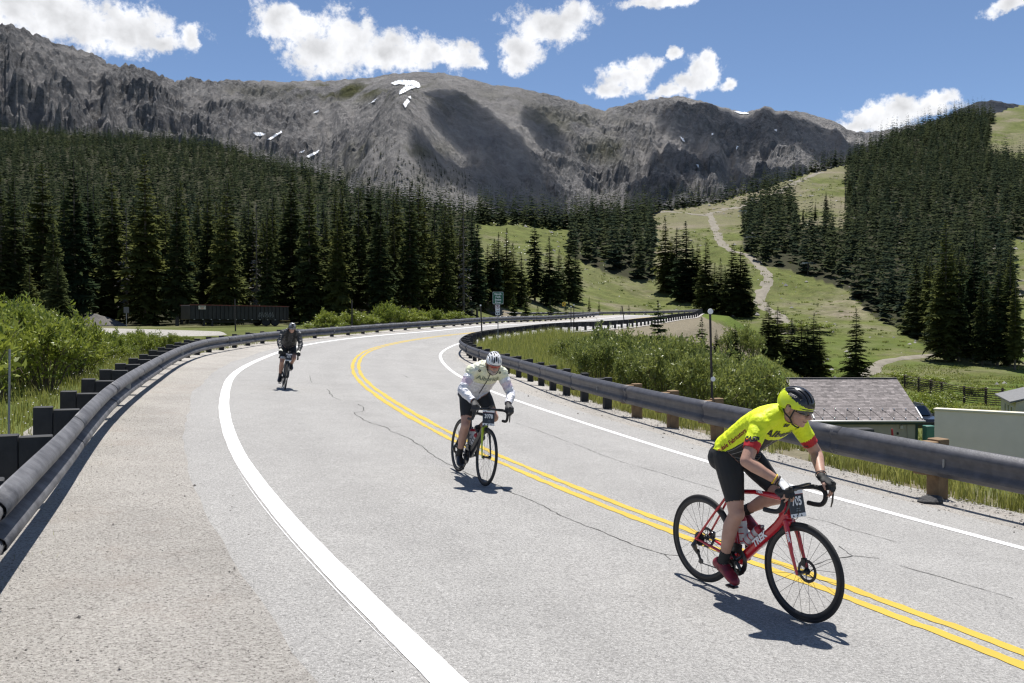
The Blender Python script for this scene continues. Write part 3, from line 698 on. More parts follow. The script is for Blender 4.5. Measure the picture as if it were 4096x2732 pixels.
# clouds standing above the peaks, out of frame, whose shade lies on the mountain as in the photograph
def cloud_mat():
    m = bpy.data.materials.new('cloud_vapour'); m.use_nodes = True; t = m.node_tree; t.nodes.clear()
    p = t.nodes.new('ShaderNodeVolumePrincipled'); p.inputs['Color'].default_value = (1, 1, 1, 1); p.inputs['Density'].default_value = .013; p.inputs['Anisotropy'].default_value = .5
    o = t.nodes.new('ShaderNodeOutputMaterial'); t.links.new(p.outputs[0], o.inputs['Volume']); return m
M['cloud'] = cloud_mat()
def cloud(name, spots, seed, label):
    r = random.Random(seed); bm = bmesh.new()
    for (px, py, a, b) in spots:
        h = on_mountain(px, py)
        if h is None: continue
        c = h + SUNV * ((1500 - h.z) / SUNV.z)
        me = bmesh.ops.create_icosphere(bm, subdivisions=3, radius=1.0)
        sxx = a / F * h.y; syy = b
        for v in me['verts']:
            n = 1 + .35 * (fbm(np.array([v.co.x * 1.7 + px]), np.array([v.co.y * 1.7 + v.co.z + py]), 3)[0] - .5)
            v.co = Vector((v.co.x * sxx * n, v.co.y * syy * n, v.co.z * 95 * n)) + c
    me = bpy.data.meshes.new(name); bm.to_mesh(me); bm.free(); me.materials.append(M['cloud'])
    o = obj(name, me, kind='stuff', label=label)
    md = o.modifiers.new('remesh', 'REMESH'); md.mode = 'VOXEL'; md.voxel_size = 28; md.use_smooth_shade = True
    return o
cloud('cloud', [(455, 105, 35, 110), (480, 135, 52, 150), (430, 150, 22, 110), (520, 165, 55, 150), (545, 130, 26, 90), (500, 190, 55, 120), (440, 120, 15, 80)], 3, 'white cumulus cloud high above the middle of the mountain ridge')
cloud('cloud', [(700, 125, 45, 130), (745, 130, 55, 150), (800, 140, 50, 160), (690, 160, 50, 130), (760, 165, 70, 150), (850, 150, 40, 150), (655, 180, 30, 110)], 5, 'white cumulus cloud high above the dark end of the mountain ridge')
cloud('cloud', [(960, 115, 40, 200), (1010, 112, 50, 200), (1060, 125, 50, 200)], 6, 'white cumulus cloud high above the pointed far peak')
0 and cloud('cloud', [(30, 60, 40, 60), (80, 95, 45, 60), (10, 110, 30, 60)], 8, 'small white cumulus cloud high above the rocky ridge end')

# ------------------------------------------------------------------ dirt tracks on the ski hill
M['dirt'] = pmat('pale_dirt', (.235, .21, .168), .95, 0, (.165, .147, .115), .5, 7, .3, .7, .5, 2, .2)
def track(name, pts, w, label):
    P = []
    for p in pts:
        h = terrain_ray(*p)
        if h is not None: P.append((h.x, h.y))
    Q = catmull(np.array(P), 10); Q, s = resample(Q, 2.0); t = np.gradient(Q, axis=0); t /= np.linalg.norm(t, axis=1)[:, None] + 1e-9; n = np.stack([t[:, 1], -t[:, 0]], 1)
    V = []; K = 7
    for k in range(K):
        u = (k / (K - 1) - .5) * w * (1 + .5 * (fbm(s / 6, s * 0 + k * 3, 3) - .5) * 1.6)
        x = Q[:, 0] + n[:, 0] * u; y = Q[:, 1] + n[:, 1] * u
        ed = (abs(k - (K - 1) / 2) / ((K - 1) / 2)) ** 2; V.append(np.stack([x, y, T(x, y) + .26 - ed * .5 * fbm(s / 4 + k * 9, s * 0 + k, 3) - .1 * ed], -1))
    V = np.stack(V, 1); nn = len(Q); q = np.arange(nn * K).reshape(nn, K)
    f = np.stack([q[:-1, :-1], q[:-1, 1:], q[1:, 1:], q[1:, :-1]], -1).reshape(-1, 4)[:, ::-1]
    obj(name, mesh_np(name, V.reshape(-1, 3), f, M['dirt']), kind='structure', label=label)
track('dirt_track', [(709, 214), (712, 222), (716, 235), (720, 246), (728, 255), (744, 261), (758, 269), (768, 281), (763, 289), (760, 296), (765, 303), (777, 311), (784, 323), (787, 338)], 4.6, 'pale dirt service road winding down the ski meadow')
track('dirt_track', [(654, 213), (680, 214), (709, 215), (739, 208), (765, 199), (790, 186), (822, 173)], 5.0, 'pale dirt track crossing the top of the ski meadow')
track('dirt_track', [(862, 378), (872, 370), (888, 362), (915, 358), (950, 355.5), (985, 353.5), (1024, 350.5), (1060, 348)], 3.6, 'pale dirt track behind the shed at the foot of the hill')
track('dirt_track', [(1000, 287), (1024, 287), (1050, 286)], 3.5, 'short stretch of dirt track beyond the right-hand wood')

# ------------------------------------------------------------------ conifers
def needle_mat(name, a, b, attr=None):
    m, t, bs = mat_new(name); v = oc(t)
    src = nd(t, 'ShaderNodeAttribute', attribute_name=attr).outputs['Fac'] if attr else nd(t, 'ShaderNodeObjectInfo').outputs['Random']
    c = mix(t, src, a, b)
    c = mul(t, c, noise(t, v, .8, 3, .6, .3, .7, .72, 1.32))
    t.links.new(c, bs.inputs['Base Color']); bs.inputs['Roughness'].default_value = .9; bs.inputs['Specular IOR Level'].default_value = .04
    tr = nd(t, 'ShaderNodeBsdfTranslucent'); mxs = nd(t, 'ShaderNodeMixShader'); mxs.inputs[0].default_value = .45
    t.links.new(c, tr.inputs['Color']); t.links.new(bs.outputs[0], mxs.inputs[1]); t.links.new(tr.outputs[0], mxs.inputs[2]); t.links.new(mxs.outputs[0], t.nodes['Material Output'].inputs['Surface'])
    return m
M['needle'] = needle_mat('spruce_needles', (.032, .052, .028), (.125, .135, .042))
M['needle_far'] = needle_mat('forest_needles', (.024, .038, .028), (.075, .088, .042), 'tint')
M['needle_young'] = needle_mat('young_spruce_needles', (.045, .07, .025), (.075, .10, .03))
M['bark'] = pmat('spruce_bark', (.085, .068, .055), .9, 0, (.14, .12, .10), 8, 5, .3, .7, .5, 20, .01)
def conifer(seed, h=14., levels=38, nb=7, rad=.15, low=.12, sub=5, kw=(.17, .26)):
    r = np.random.default_rng(seed); V = []; Fc = []
    lean = r.normal(0, .006, 2)
    for k in range(levels):
        f = max((k + r.uniform(-.3, .3)) / levels, 0.); zt = low + (1 - low) * f ** .92; z = zt * h
        rr = rad * h * (1 - zt) ** (.82 if levels > 20 else 1.0) * (.78 + .5 * r.random()) * (1 - .35 * np.exp(-((zt - low) / .07) ** 2))
        if r.random() < .05: rr *= 1.25
        n = max(3, int(nb * (1 - .45 * zt))); a0 = r.uniform(0, 6.28)
        droop = np.interp(zt, [0, .5, .85, 1], [-.42, -.25, .05, .6])
        for j in range(n):
            if r.random() < .08: continue
            a = a0 + j * 6.283 / n + r.normal(0, .22); L = rr * r.uniform(.6, 1.18) + .10 * h / 14; dz = droop + r.normal(0, .13)
            d = np.array([np.cos(a), np.sin(a), dz]); d /= np.linalg.norm(d); s = np.array([-np.sin(a), np.cos(a), r.normal(0, .25)])
            o = np.array([lean[0] * z, lean[1] * z, z])
            w = L * r.uniform(*kw); mid = o + d * L * .55 + np.array([0, 0, -.02 * L]); tip = o + d * L + np.array([0, 0, .08 * L * (dz < 0)])
            b = len(V); V += [o + d * L * .04, mid + s * w, mid - s * w, tip]; Fc += [(b, b + 1, b + 2), (b + 1, b + 3, b + 2)]
            for q in range(sub):
                t_ = (q + .6) / (sub + .4); base = o + d * L * t_; sl = L * .42 * (1 - .55 * t_) * r.uniform(.7, 1.2)
                for sg in (-1, 1):
                    e = base + (s * sg * .8 + d * .55) * sl + np.array([0, 0, -sl * r.uniform(.15, .55)])
                    hw = d * (L * .12 + .03); b = len(V); V += [base - hw, base + hw, e]; Fc.append((b, b + 1, b + 2))
    b = len(V); tp = np.array([lean[0] * h, lean[1] * h, h])
    for a in (0, 2.1, 4.2): V += [tp + np.array([np.cos(a) * .005 * h, np.sin(a) * .005 * h, -.06 * h])]
    V += [tp]; Fc += [(b, b + 1, b + 3), (b + 1, b + 2, b + 3), (b + 2, b, b + 3)]
    return np.array(V), np.array(Fc)
def trunk_mb(h, r0, lean=0):
    mb = MB(); mb.tube([(0, 0, -.6), (0, 0, .0), (0, 0, h * .3), (0, 0, h * .7), (0, 0, h * .985)], [r0 * 1.25, r0 * 1.05, r0 * .8, r0 * .42, .02], 7); return mb
PROTO = []
for k, (lv, nb, rd, lo) in enumerate([(46, 10, .155, .08), (48, 10, .14, .12), (44, 10, .175, .05), (48, 10, .125, .15), (44, 9, .16, .22), (46, 10, .145, .06), (42, 10, .19, .04), (46, 9, .13, .26)]):
    v, f = conifer(100 + k, 14., lv, nb, rd, lo)
    PROTO.append((mesh_np('crown', v, f, M['needle'], smooth=False), trunk_mb(14., .16).mesh('trunk', M['bark'])))
M['dead_needle'] = pmat('dead_grey_branches', (.15, .14, .125), .9, 0, (.09, .082, .074), 3)
v, f = conifer(190, 14., 30, 5, .10, .15, 2, (.03, .06)); PROTO.append((mesh_np('crown', v, f, M['dead_needle'], smooth=False), trunk_mb(14., .14).mesh('trunk', M['bark'])))
PROTO_Y = []
for k, (rd) in enumerate((.24, .21, .27)):
    v, f = conifer(300 + k, 5., 34, 11, rd, .04, 5); PROTO_Y.append((mesh_np('crown', v, f, M['needle_young'], smooth=False), trunk_mb(5., .06).mesh('trunk', M['bark'])))
TREES = []          # (x, y, z, h, kind, label, group)
def put_tree(px, top, base, Y=None, kind=None, label=None, group=None, young=False):
    """px/top/base in photograph points; the base is set on the terrain"""
    if Y is None:
        h = terrain_ray(px, base)
        if h is None: return
        Y = h.y
    X = at(px, base, Y).x; z = float(T(np.array([X]), np.array([Y]))[0]); ht = at(px, top, Y).z - z
    TREES.append((X, Y, z - .1, max(ht, .8), kind, label, group, young))
D = .43554
HERO = [(1145, 530, 700), (1163, 520, 705), (1178, 555, 700), (1197, 575, 705), (1228, 505, 697), (1262, 540, 712), (1283, 570, 703), (1306, 542, 702), (1322, 560, 692), (1135, 545, 700), (1120, 560, 705)]
for x, a, b in HERO: put_tree(x * D, a * D, b * D, kind=(2, 0, 5)[int(x) % 3], group='spruces left of the lower clearing', label='slim dark spruce in the loose group beside the lower clearing behind the road sign')
for x, a, b in [(1527, 495, 668), (1553, 520, 672), (1575, 505, 690), (1600, 555, 690), (1620, 550, 715), (1640, 600, 705), (1655, 590, 715), (1680, 555, 722), (1700, 560, 722), (1665, 610, 700), (1540, 540, 665), (1590, 560, 680), (1712, 600, 722)]:
    put_tree(x * D, a * D, b * D, kind=(2, 0, 6, 5)[int(x) % 4], group='spruces in front of the winding track', label='tall dark spruce in the row standing in front of the winding dirt road')
for x, a, b in [(1765, 690, 858), (1785, 700, 860), (1752, 730, 852), (1818, 728, 864), (1840, 735, 866), (1853, 740, 866), (1868, 715, 867), (1882, 745, 867)]:
    put_tree(x * D, a * D, b * D, Y=118, kind=(6, 2, 0)[int(x) % 3], group='spruce clump beside the shed', label='dark green spruce in the small clump beside the shed roof')
put_tree(1965 * D, 703 * D, 884 * D, Y=112, kind=6, label='lone ragged spruce standing right behind the grey shed roof')
for x, a, b in [(2170, 500, 830), (2235, 520, 825), (2290, 600, 842), (2318, 560, 840), (2255, 640, 838), (2200, 560, 830), (2330, 640, 850)]:
    put_tree(x * D, a * D, b * D, group='tall spruces at the foot of the right-hand wood', label='tall dark spruce at the foot of the right-hand wood by the dirt track')
put_tree(658, 297, 345, Y=47, young=True, label='bright young spruce poking up from the bushes inside the bend')
put_tree(702, 315, 342, Y=62, young=True, label='small young spruce beside the bare cut bank')
put_tree(735, 322, 352, Y=88, label='dark young spruce below the tall marker pole')
put_tree(716, 328, 350, Y=82, label='short dark spruce between the cut bank and the pole')
for x, a, b in [(550, 297, 320), (558, 306, 321), (566, 304, 320), (583, 309, 320), (514, 293, 320), (526, 295, 317), (538, 305, 318)]:
    put_tree(x, a, b, Y=140 + (x % 7), young=True, group='young spruces before the far bend', label='small young spruce growing between the road and the far guardrail')
for x, a, b in [(589, 296, 312), (599, 299, 312), (629, 304, 311), (621, 305, 311)]:
    put_tree(x, a, b, Y=205, group='young spruces above the far bend', label='small spruce standing alone on the meadow just above the far guardrail')
for x, a, b in [(815, 202, 226), (826, 191, 229), (776, 198, 214), (849, 176, 205), (803, 208, 226)]:
    put_tree(x, a, b, group='spruces on the upper ski meadow', label='single spruce standing on the open upper ski meadow')
# named trees at the near edge of the left-hand forest
for x, a, b, Y in [(30, 262, 318, 62), (58, 256, 320, 66)]:
    put_tree(x, a, b, Y=Y, kind=2, group='bushy spruces behind the willows', label='bushy lower spruce standing just behind the willow bushes')
# the woods
rs = np.random.default_rng(11)
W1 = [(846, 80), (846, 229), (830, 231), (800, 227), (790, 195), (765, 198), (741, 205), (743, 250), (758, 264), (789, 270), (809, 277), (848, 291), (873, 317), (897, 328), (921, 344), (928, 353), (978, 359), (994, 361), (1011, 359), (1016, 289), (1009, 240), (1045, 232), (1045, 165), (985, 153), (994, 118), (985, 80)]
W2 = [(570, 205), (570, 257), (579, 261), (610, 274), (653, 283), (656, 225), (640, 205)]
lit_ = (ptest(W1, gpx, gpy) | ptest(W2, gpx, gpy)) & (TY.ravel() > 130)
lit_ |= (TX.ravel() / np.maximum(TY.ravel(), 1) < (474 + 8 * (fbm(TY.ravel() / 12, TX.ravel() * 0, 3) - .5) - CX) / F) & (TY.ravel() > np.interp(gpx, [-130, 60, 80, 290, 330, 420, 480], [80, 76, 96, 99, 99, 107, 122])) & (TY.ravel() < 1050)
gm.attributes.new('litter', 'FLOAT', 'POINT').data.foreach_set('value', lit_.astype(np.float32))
def scatter(n, y0, y1, p0, p1):
    Y = np.exp(rs.uniform(np.log(y0), np.log(y1), n)); 
    Y = np.sqrt(rs.uniform(y0 ** 2, y1 ** 2, n)) if True else Y
    px = rs.uniform(p0, p1, n); return (px - CX) / F * Y, Y, px
def thin(X, Y, sp):
    """drop trees closer together than sp(Y), by grid hashing"""
    keep = np.ones(len(X), bool); seen = {}
    for i in range(len(X)):
        s = sp(Y[i]); k = (int(X[i] / s), int(Y[i] / s), round(s, 1))
        if k in seen: keep[i] = False
        else: seen[k] = 1
    return keep
X, Y, px = scatter(34000, 84, 980, -70, 492)
cr = np.interp(px, *CREST)
ok = (Y < cr + 28) & ~((px > 80) & (px < 290) & (Y < 94)) & (Y > np.interp(px, [-130, 60, 80, 290, 330, 420, 480, 492], [78, 72, 92, 96, 96, 104, 118, 200]))
Z = T(X, Y); qx_, qy_ = proj(X, Y, Z)
ok &= ~((qx_ > 478) & (qy_ > 226)); ok &= ~((Y > 205) & (qx_ > 488))
ok &= thin(X, Y, lambda y: 4.4 if y < 140 else 5.0 if y < 300 else 6.1)
for x, y, z in zip(X[ok], Y[ok], Z[ok]): TREES.append((x, y, z - .2, rs.uniform(10., 18.5) * (1 - .06 * min(y / 1000, 1)) * (1.05 if y < 130 else 1), None, None, 'F0', False))
X, Y, px = scatter(40000, 140, 1150, 560, 1050); cr = np.interp(px, *CREST); Z = T(X, Y); qx_, qy_ = proj(X, Y, Z)
ok = (ptest(W1, qx_, qy_) | ptest(W2, qx_, qy_)) & (Y < cr + 28)
ok &= thin(X, Y, lambda y: 4.6 if y < 260 else 5.7)
for x, y, z in zip(X[ok], Y[ok], Z[ok]): TREES.append((x, y, z - .2, rs.uniform(13, 22.5), None, None, 'F1', False))
X, Y, px = scatter(26000, 380, 800, 478, 850); cr = np.interp(px, *CREST)
ok = (Y > cr - np.interp(px, [478, 560, 570, 640, 660, 850], [40, 30, 25, 20, 6, 4])) & (Y < cr + 32); ok &= thin(X, Y, lambda y: 3.8); Z = T(X, Y)
for x, y, z in zip(X[ok], Y[ok], Z[ok]): TREES.append((x, y, z - .2, rs.uniform(12, 19), None, None, 'F2', False))
# sparse trees on the wooded knoll of the mountain
n = 0
for k in range(900):
    px, py = rs.uniform(325, 470), rs.uniform(138, 208)
    if rs.random() > .30 + .5 * (py > 165): continue
    if py < 138 + abs(px - 385) * .42: continue
    h = on_mountain(px, py)
    if h is not None and h.y < 1500: TREES.append((h.x, h.y, h.z - 1, rs.uniform(6, 12), None, None, 'F3', False))
TREES.sort(key=lambda t: -(t[3] / t[1]) * (1e6 if t[5] else 1))
LAB = {'F0': ('dark spruce in the front ranks of the dense left-hand forest', 'front trees of the left-hand forest'),
       'F1': ('dark spruce in the dense wood on the right-hand ski hill', 'trees of the right-hand wood'),
       'F2': ('dark spruce in the tree line along the crest of the ski hill', 'trees on the crest of the ski hill'), 'F3': ('small spruce on the bare knoll', 'knoll trees')}
def make_tree(t):
    x, y, z, h, kind, lab, grp, young = t
    cr_, tr_ = (PROTO_Y if young else PROTO)[kind if kind is not None else (random.randrange(3) if young else 8 if (grp == 'F0' and random.random() < .04) else random.randrange(8))]
    if cr_ is PROTO[8][0]: lab, grp = 'bare grey dead spruce standing in the front of the left-hand forest', 'dead spruces in the left-hand forest'
    s = h / (5. if young else 14.); w = s * random.uniform(.9, 1.15) * (1.35 if kind is not None else 1)
    if lab is None:
        if grp == 'F0':
            px = 512 + F * x / y; rank = 'front-row' if y < 104 else 'second-rank' if y < 125 else 'deeper'; size = 'tall' if h > 14.5 else 'short' if h < 12 else 'mid-sized'
            wh = ('behind the willow thicket', 'behind the gravel mound', 'just left of the dump trailer', 'behind the dump trailer', 'right of the dump trailer behind the outer guardrail', 'at the forest end nearest the green road sign')[int(np.searchsorted([62, 130, 182, 285, 390], px))]
            lab = f'{size} {rank} forest spruce {wh}'; grp = f'{size} {rank} spruces {wh}'
        else: lab, grp = LAB[grp]
    e = empty('spruce_tree', (x, y, z), random.uniform(0, 6.28), lab, 'tree', grp); e.scale = (w, w, s)
    obj('crown', cr_, e); obj('trunk', tr_, e)
NIND = 300
vis = [t for t in TREES]
for t in vis[:NIND]: make_tree(t)
rest = vis[NIND:]
LOD = [conifer(500 + k, 1.0, 14, 6, rd, .04, 0, (.34, .52))[0:2] for k, rd in enumerate((.165, .14, .18, .15, .125))]
Vs, Fs, Ts, base = [], [], [], 0
for (x, y, z, h, *_r) in rest:
    v, f = LOD[random.randrange(5)]; a = random.uniform(0, 6.28); c, s = math.cos(a), math.sin(a); w = h * random.uniform(.9, 1.25)
    vv = np.stack([(v[:, 0] * c - v[:, 1] * s) * w + x, (v[:, 0] * s + v[:, 1] * c) * w + y, v[:, 2] * h + z], 1)
    Vs.append(vv); Fs.append(f + base); base += len(v); Ts.append(np.full(len(v), random.random(), np.float32))
fm = mesh_np('forest', np.vstack(Vs), np.vstack(Fs), M['needle_far'], smooth=False)
fm.attributes.new('tint', 'FLOAT', 'POINT').data.foreach_set('value', np.concatenate(Ts))
obj('forest', fm, kind='stuff', label='dense dark spruce forest covering both hillsides below the mountain', cat=None)
print('TREES', len(TREES), 'forest tris', sum(len(f) for f in Fs))

# ------------------------------------------------------------------ willow shrubs
def leaf_mat(name, a, b, c=(.16, .20, .035), tl=.35):
    m, t, bs = mat_new(name); v = oc(t)
    q = nd(t, 'ShaderNodeAttribute', attribute_name='leaf').outputs['Fac']
    col = mix(t, q, a, b); col = mix(t, nd(t, 'ShaderNodeObjectInfo').outputs['Random'], col, mix(t, .5, col, c))
    t.links.new(col, bs.inputs['Base Color']); bs.inputs['Roughness'].default_value = .42; bs.inputs['Specular IOR Level'].default_value = .4
    tr = nd(t, 'ShaderNodeBsdfTranslucent'); mxs = nd(t, 'ShaderNodeMixShader'); mxs.inputs[0].default_value = tl
    t.links.new(col, tr.inputs['Color']); t.links.new(bs.outputs[0], mxs.inputs[1]); t.links.new(tr.outputs[0], mxs.inputs[2]); t.links.new(mxs.outputs[0], t.nodes['Material Output'].inputs['Surface'])
    return m
M['leaf'] = leaf_mat('willow_leaves', (.075, .12, .018), (.30, .345, .055), (.30, .33, .05))
M['leaf_grey'] = leaf_mat('grey_willow_leaves', (.08, .115, .028), (.31, .345, .095), (.29, .31, .07))
M['leaf_aspen'] = leaf_mat('aspen_leaves', (.05, .095, .022), (.09, .15, .03))
M['twig'] = pmat('willow_twigs', (.09, .07, .05), .9, 0, (.15, .12, .085), 20)
def shrub(seed, n=4200, ll=.075, stems=26):
    """unit shrub: 1 m tall, about 1.5 m wide; returns leaf mesh arrays and a twig builder"""
    r = np.random.default_rng(seed); mb = MB(); tips = []
    for k in range(stems):
        a = r.uniform(0, 6.28); q = r.uniform(0, 1) ** .6; top = np.array([np.cos(a) * .72 * q, np.sin(a) * .72 * q, (1.02 - .45 * q * q) * r.uniform(.72, 1.05)])
        b = np.array([np.cos(a) * .12 * q, np.sin(a) * .12 * q, -.05]); m = (b + top) / 2 + np.array([0, 0, .08]) - np.array([np.cos(a), np.sin(a), 0]) * .05
        mb.tube([b, m, top], [.012, .008, .003], 4); tips.append((b, m, top))
        for j in range(4):
            t = r.uniform(.35, .95); s = m * (1 - t) + top * t; e = s + r.normal(0, .13, 3) + np.array([0, 0, .14]); mb.tube([s, e], [.005, .002], 3); tips.append((s, (s + e) / 2, e))
    T_ = np.array([np.concatenate(t) for t in tips]); i = r.integers(0, len(T_), n); t = r.uniform(.3, 1.0, n)[:, None]; a, m, c = T_[i, 0:3], T_[i, 3:6], T_[i, 6:9]
    P = (1 - t) ** 2 * a + 2 * t * (1 - t) * m + t * t * c + r.normal(0, .035, (n, 3))
    P[:, 2] = np.maximum(P[:, 2], .02)
    d = r.normal(0, 1, (n, 3)) + np.array([0, 0, .9]); d /= np.linalg.norm(d, axis=1)[:, None]; s = np.cross(d, r.normal(0, 1, (n, 3))); s /= np.linalg.norm(s, axis=1)[:, None]
    L = ll * r.uniform(.6, 1.25, n)[:, None]; w = L * .17
    V = np.stack([P, P + d * L * .5 + s * w, P + d * L, P + d * L * .5 - s * w], 1).reshape(-1, 3); q = np.arange(n)[:, None] * 4
    return V, np.hstack([q, q + 1, q + 2, q + 3]), np.repeat(r.random(n), 4), mb
SHR = []
for k in range(5):
    v, f, lv, mb = shrub(40 + k, 3800, .092); out = []
    for mt in ('leaf', 'leaf_grey'):
        me = mesh_np('leaves', v, f, M[mt], smooth=False); me.attributes.new('leaf', 'FLOAT', 'POINT').data.foreach_set('value', lv.astype(np.float32)); out.append(me)
    SHR.append((out, mb.mesh('stems', M['twig'])))
def put_shrub(x, y, h, w, label, group, kind=0, sink=.05, name='willow_shrub', cat='shrub'):
    z = float(T(np.array([x]), np.array([y]))[0]); e = empty(name, (x, y, z - sink), random.uniform(0, 6.28), label, cat, group); e.scale = (w / 1.5, w / 1.5, h)
    L_, S_ = random.choice(SHR); obj('leaves', L_[kind], e); obj('stems', S_, e)
rq = np.random.default_rng(5); cnt = 0
def rail_x(off, y):       # x of a guardrail line at depth y (first bend only)
    m = (C3[:, 1] < 62); P = C3[m, :2] + RN[m] * off[m][:, None]; k = np.argmin(np.abs(P[:, 1] - y)); return P[k, 0]
# left of the road, towards the lot
placed = []
for k in range(2200):
    y = rq.uniform(8.5, 50) if k % 2 else rq.uniform(8.5, 24); px = rq.uniform(-90, 240); x = (px - CX) / F * y
    if x > rail_x(O_LR, y) - (1.5 + .012 * y): continue
    z = float(T(np.array([x]), np.array([y]))[0])
    ytop = np.interp(px, [-90, 0, 29, 54, 62, 84, 100, 134, 175, 240], [303, 307, 305, 312, 316, 324, 330, 331, 334, 339]) + rq.uniform(0, 22 if y > 13 else 45)
    h = at(px, ytop, y).z - z
    if h < .35: continue
    h = min(h, 2.3); w = max(h * 1.35, .9) * rq.uniform(.9, 1.2)
    if any((x - a) ** 2 + (y - b) ** 2 < (.33 * (w + c)) ** 2 for a, b, c in placed): continue
    placed.append((x, y, w)); tall = h > 1.15
    put_shrub(x, y, h, w, *(lambda a, b: (f'{a} {b}', f'{a}s {b}'))('tall bright green willow shrub' if tall else 'low green willow shrub', 'at the near end of the left-hand thicket' if y < 14 else 'in the middle of the left-hand thicket' if y < 24 and px < 90 else 'at the back of the left-hand thicket' if px < 90 else 'between the left guardrail and the pale lot' if y < 30 else 'along the edge of the pale lot'))
# inside the bend, below the dark guardrail
placed = []
for k in range(2600):
    y = rq.uniform(17, 78); px = rq.uniform(560, 808); x = (px - CX) / F * y
    i, u = nearest([x], [y]); du = u[0] - O_RR[i[0]] - .45
    if du < np.interp(px, [560, 620, 700, 812], [3.2, 2.6, 2.2, 2.0]): continue
    z = float(T(np.array([x]), np.array([y]))[0])
    ytop = np.interp(px, [560, 600, 640, 700, 720, 770, 812, 836], [344, 336, 337, 341, 348, 364, 382, 398]) + rq.uniform(-2, 16)
    h = at(px, ytop, y).z - z
    if h < .5: continue
    h = min(h, rq.uniform(1.6, 3.4)); w = min(max(h * 1.15, 1.3), 3.2) * rq.uniform(.9, 1.2)
    if any((x - a) ** 2 + (y - b) ** 2 < (.36 * (w + c)) ** 2 for a, b, c in placed): continue
    if px + w * .62 / y * F > 804: continue
    placed.append((x, y, w)); near = y < 34
    put_shrub(x, y, h, w, *(lambda a, b: (f'leafy {a} willow shrub {b}', f'{a} willows {b}'))('tall' if h > 2.3 else 'low', 'left of the tall marker pole close behind the dark guardrail' if near and px < 710 else 'between the tall marker pole and the shed' if near else 'beside the young spruce inside the bend' if px < 690 else 'on the slope above the spruce clump'), 1)
print('shrubs', cnt, len(placed))
# shrubs at the foot of the hill and along the far side of the road
for (px, py, Y, h, w, lab, grp, kd) in [(740, 330, 100, 3.4, 4.0, 'light green aspen thicket beside the dark spruce clump', None, 1), (752, 338, 104, 2.9, 3.8, 'broad light green aspen at the edge of the spruce clump', None, 1), (728, 336, 96, 2.2, 3.2, 'low light green aspen beside the bare bank', None, 1),
        (779, 392, 46, 1.9, 3.0, 'round grey-green willow next to the shed end', None, 1), (768, 384, 56, 2.4, 4.0, 'wide grey-green willow left of the shed', None, 1),
        (905, 361, 138, 1.6, 7, 'bright green shrub patch beside the dirt track', None, 0), (930, 364, 130, 1.5, 8, 'wide bright green shrub patch on the meadow behind the fence', None, 0), (948, 381, 96, 1.5, 4, 'yellow-green shrub at the log fence', None, 0), (935, 383, 92, 1.3, 4, 'small green shrub touching the log fence', None, 0), (972, 374, 112, 1.2, 5, 'low green shrub on the lower meadow', None, 0), (800, 302, 215, 2.0, 16, 'long bright green shrub strip on the ski meadow', None, 0),
        (938, 402, 66, 1.6, 3.6, 'lush green shrub below the log fence', None, 0), (956, 404, 64, 1.4, 3.4, 'low lush shrub below the middle of the log fence', None, 0), (926, 398, 70, 1.8, 3.4, 'green shrub at the shed corner', None, 0)]:
    p = at(px, py, Y); put_shrub(p.x, Y, h, w, lab, grp, kd)
for px in np.arange(318, 470, 9.0):
    Y = np.interp(px, [318, 400, 470], [62, 76, 84]) + rq.uniform(0, 3); x = (px - CX) / F * Y
    put_shrub(x, Y, rq.uniform(.7, 1.5) * (1.35 if 375 < px < 425 else 1), rq.uniform(2.2, 3.4), 'bright low shrub behind the far stretch of the outer guardrail', 'shrubs behind the outer guardrail', 0)

# ------------------------------------------------------------------ grass, flowers, loose stones
M['grass'] = leaf_mat('grass_blades', (.12, .17, .028), (.34, .34, .09), (.31, .30, .085), .4)
def blades(name, n, gen, hh, label, wid=.006):
    r = rq; X, Y = gen(n); Z = T(X, Y); n = len(X); a = r.uniform(0, 6.28, n); L = hh * r.uniform(.35, 1.2, n); b = r.uniform(.1, .5, n)
    dx, dy = np.cos(a), np.sin(a); w = wid * r.uniform(.6, 1.5, n); P = np.stack([X, Y, Z - .02], 1); s = np.stack([-dy, dx, dx * 0], 1) * w[:, None]
    m = P + np.stack([dx * L * b * .3, dy * L * b * .3, L * .6], 1); t = P + np.stack([dx * L * b, dy * L * b, L], 1)
    V = np.stack([P - s, P + s, m - s * .7, m + s * .7, t], 1).reshape(-1, 3); q = np.arange(n) * 5
    f = np.concatenate([np.stack([q, q + 1, q + 3], 1), np.stack([q, q + 3, q + 2], 1), np.stack([q + 2, q + 3, q + 4], 1)])
    me = mesh_np(name, V, f, M['grass'], smooth=False); me.attributes.new('leaf', 'FLOAT', 'POINT').data.foreach_set('value', np.repeat(r.random(n), 5).astype(np.float32))
    return obj(name, me, kind='stuff', label=label)
def strip_gen(off, sign, d0, d1, y0, y1, clump=.5, cs=.8):
    m = np.where((C3[:, 1] > y0) & (C3[:, 1] < y1) & (np.arange(len(C3)) < iF))[0]
    def g(n):
        i = m[rq.integers(0, len(m), n)]; j = rq.uniform(-.5, .5, n); u = off[i] + sign * (d0 + (d1 - d0) * rq.random(n) ** 1.2)
        X = C3[i, 0] + RN[i, 0] * u + TG[i, 0] * j; Y = C3[i, 1] + RN[i, 1] * u + TG[i, 1] * j
        k = fbm(X / cs, Y / cs, 3) > clump; return X[k], Y[k]
    return g
blades('verge_grass', 46000, strip_gen(O_LR, -1, .15, 4.5, 1, 60, .47), .30, 'sparse grass growing behind the left guardrail')
blades('verge_grass', 40000, strip_gen(O_RR, 1, .3, 3.2, 4, 40, .46, .5), .36, 'tall green grass along the dark guardrail', .007)
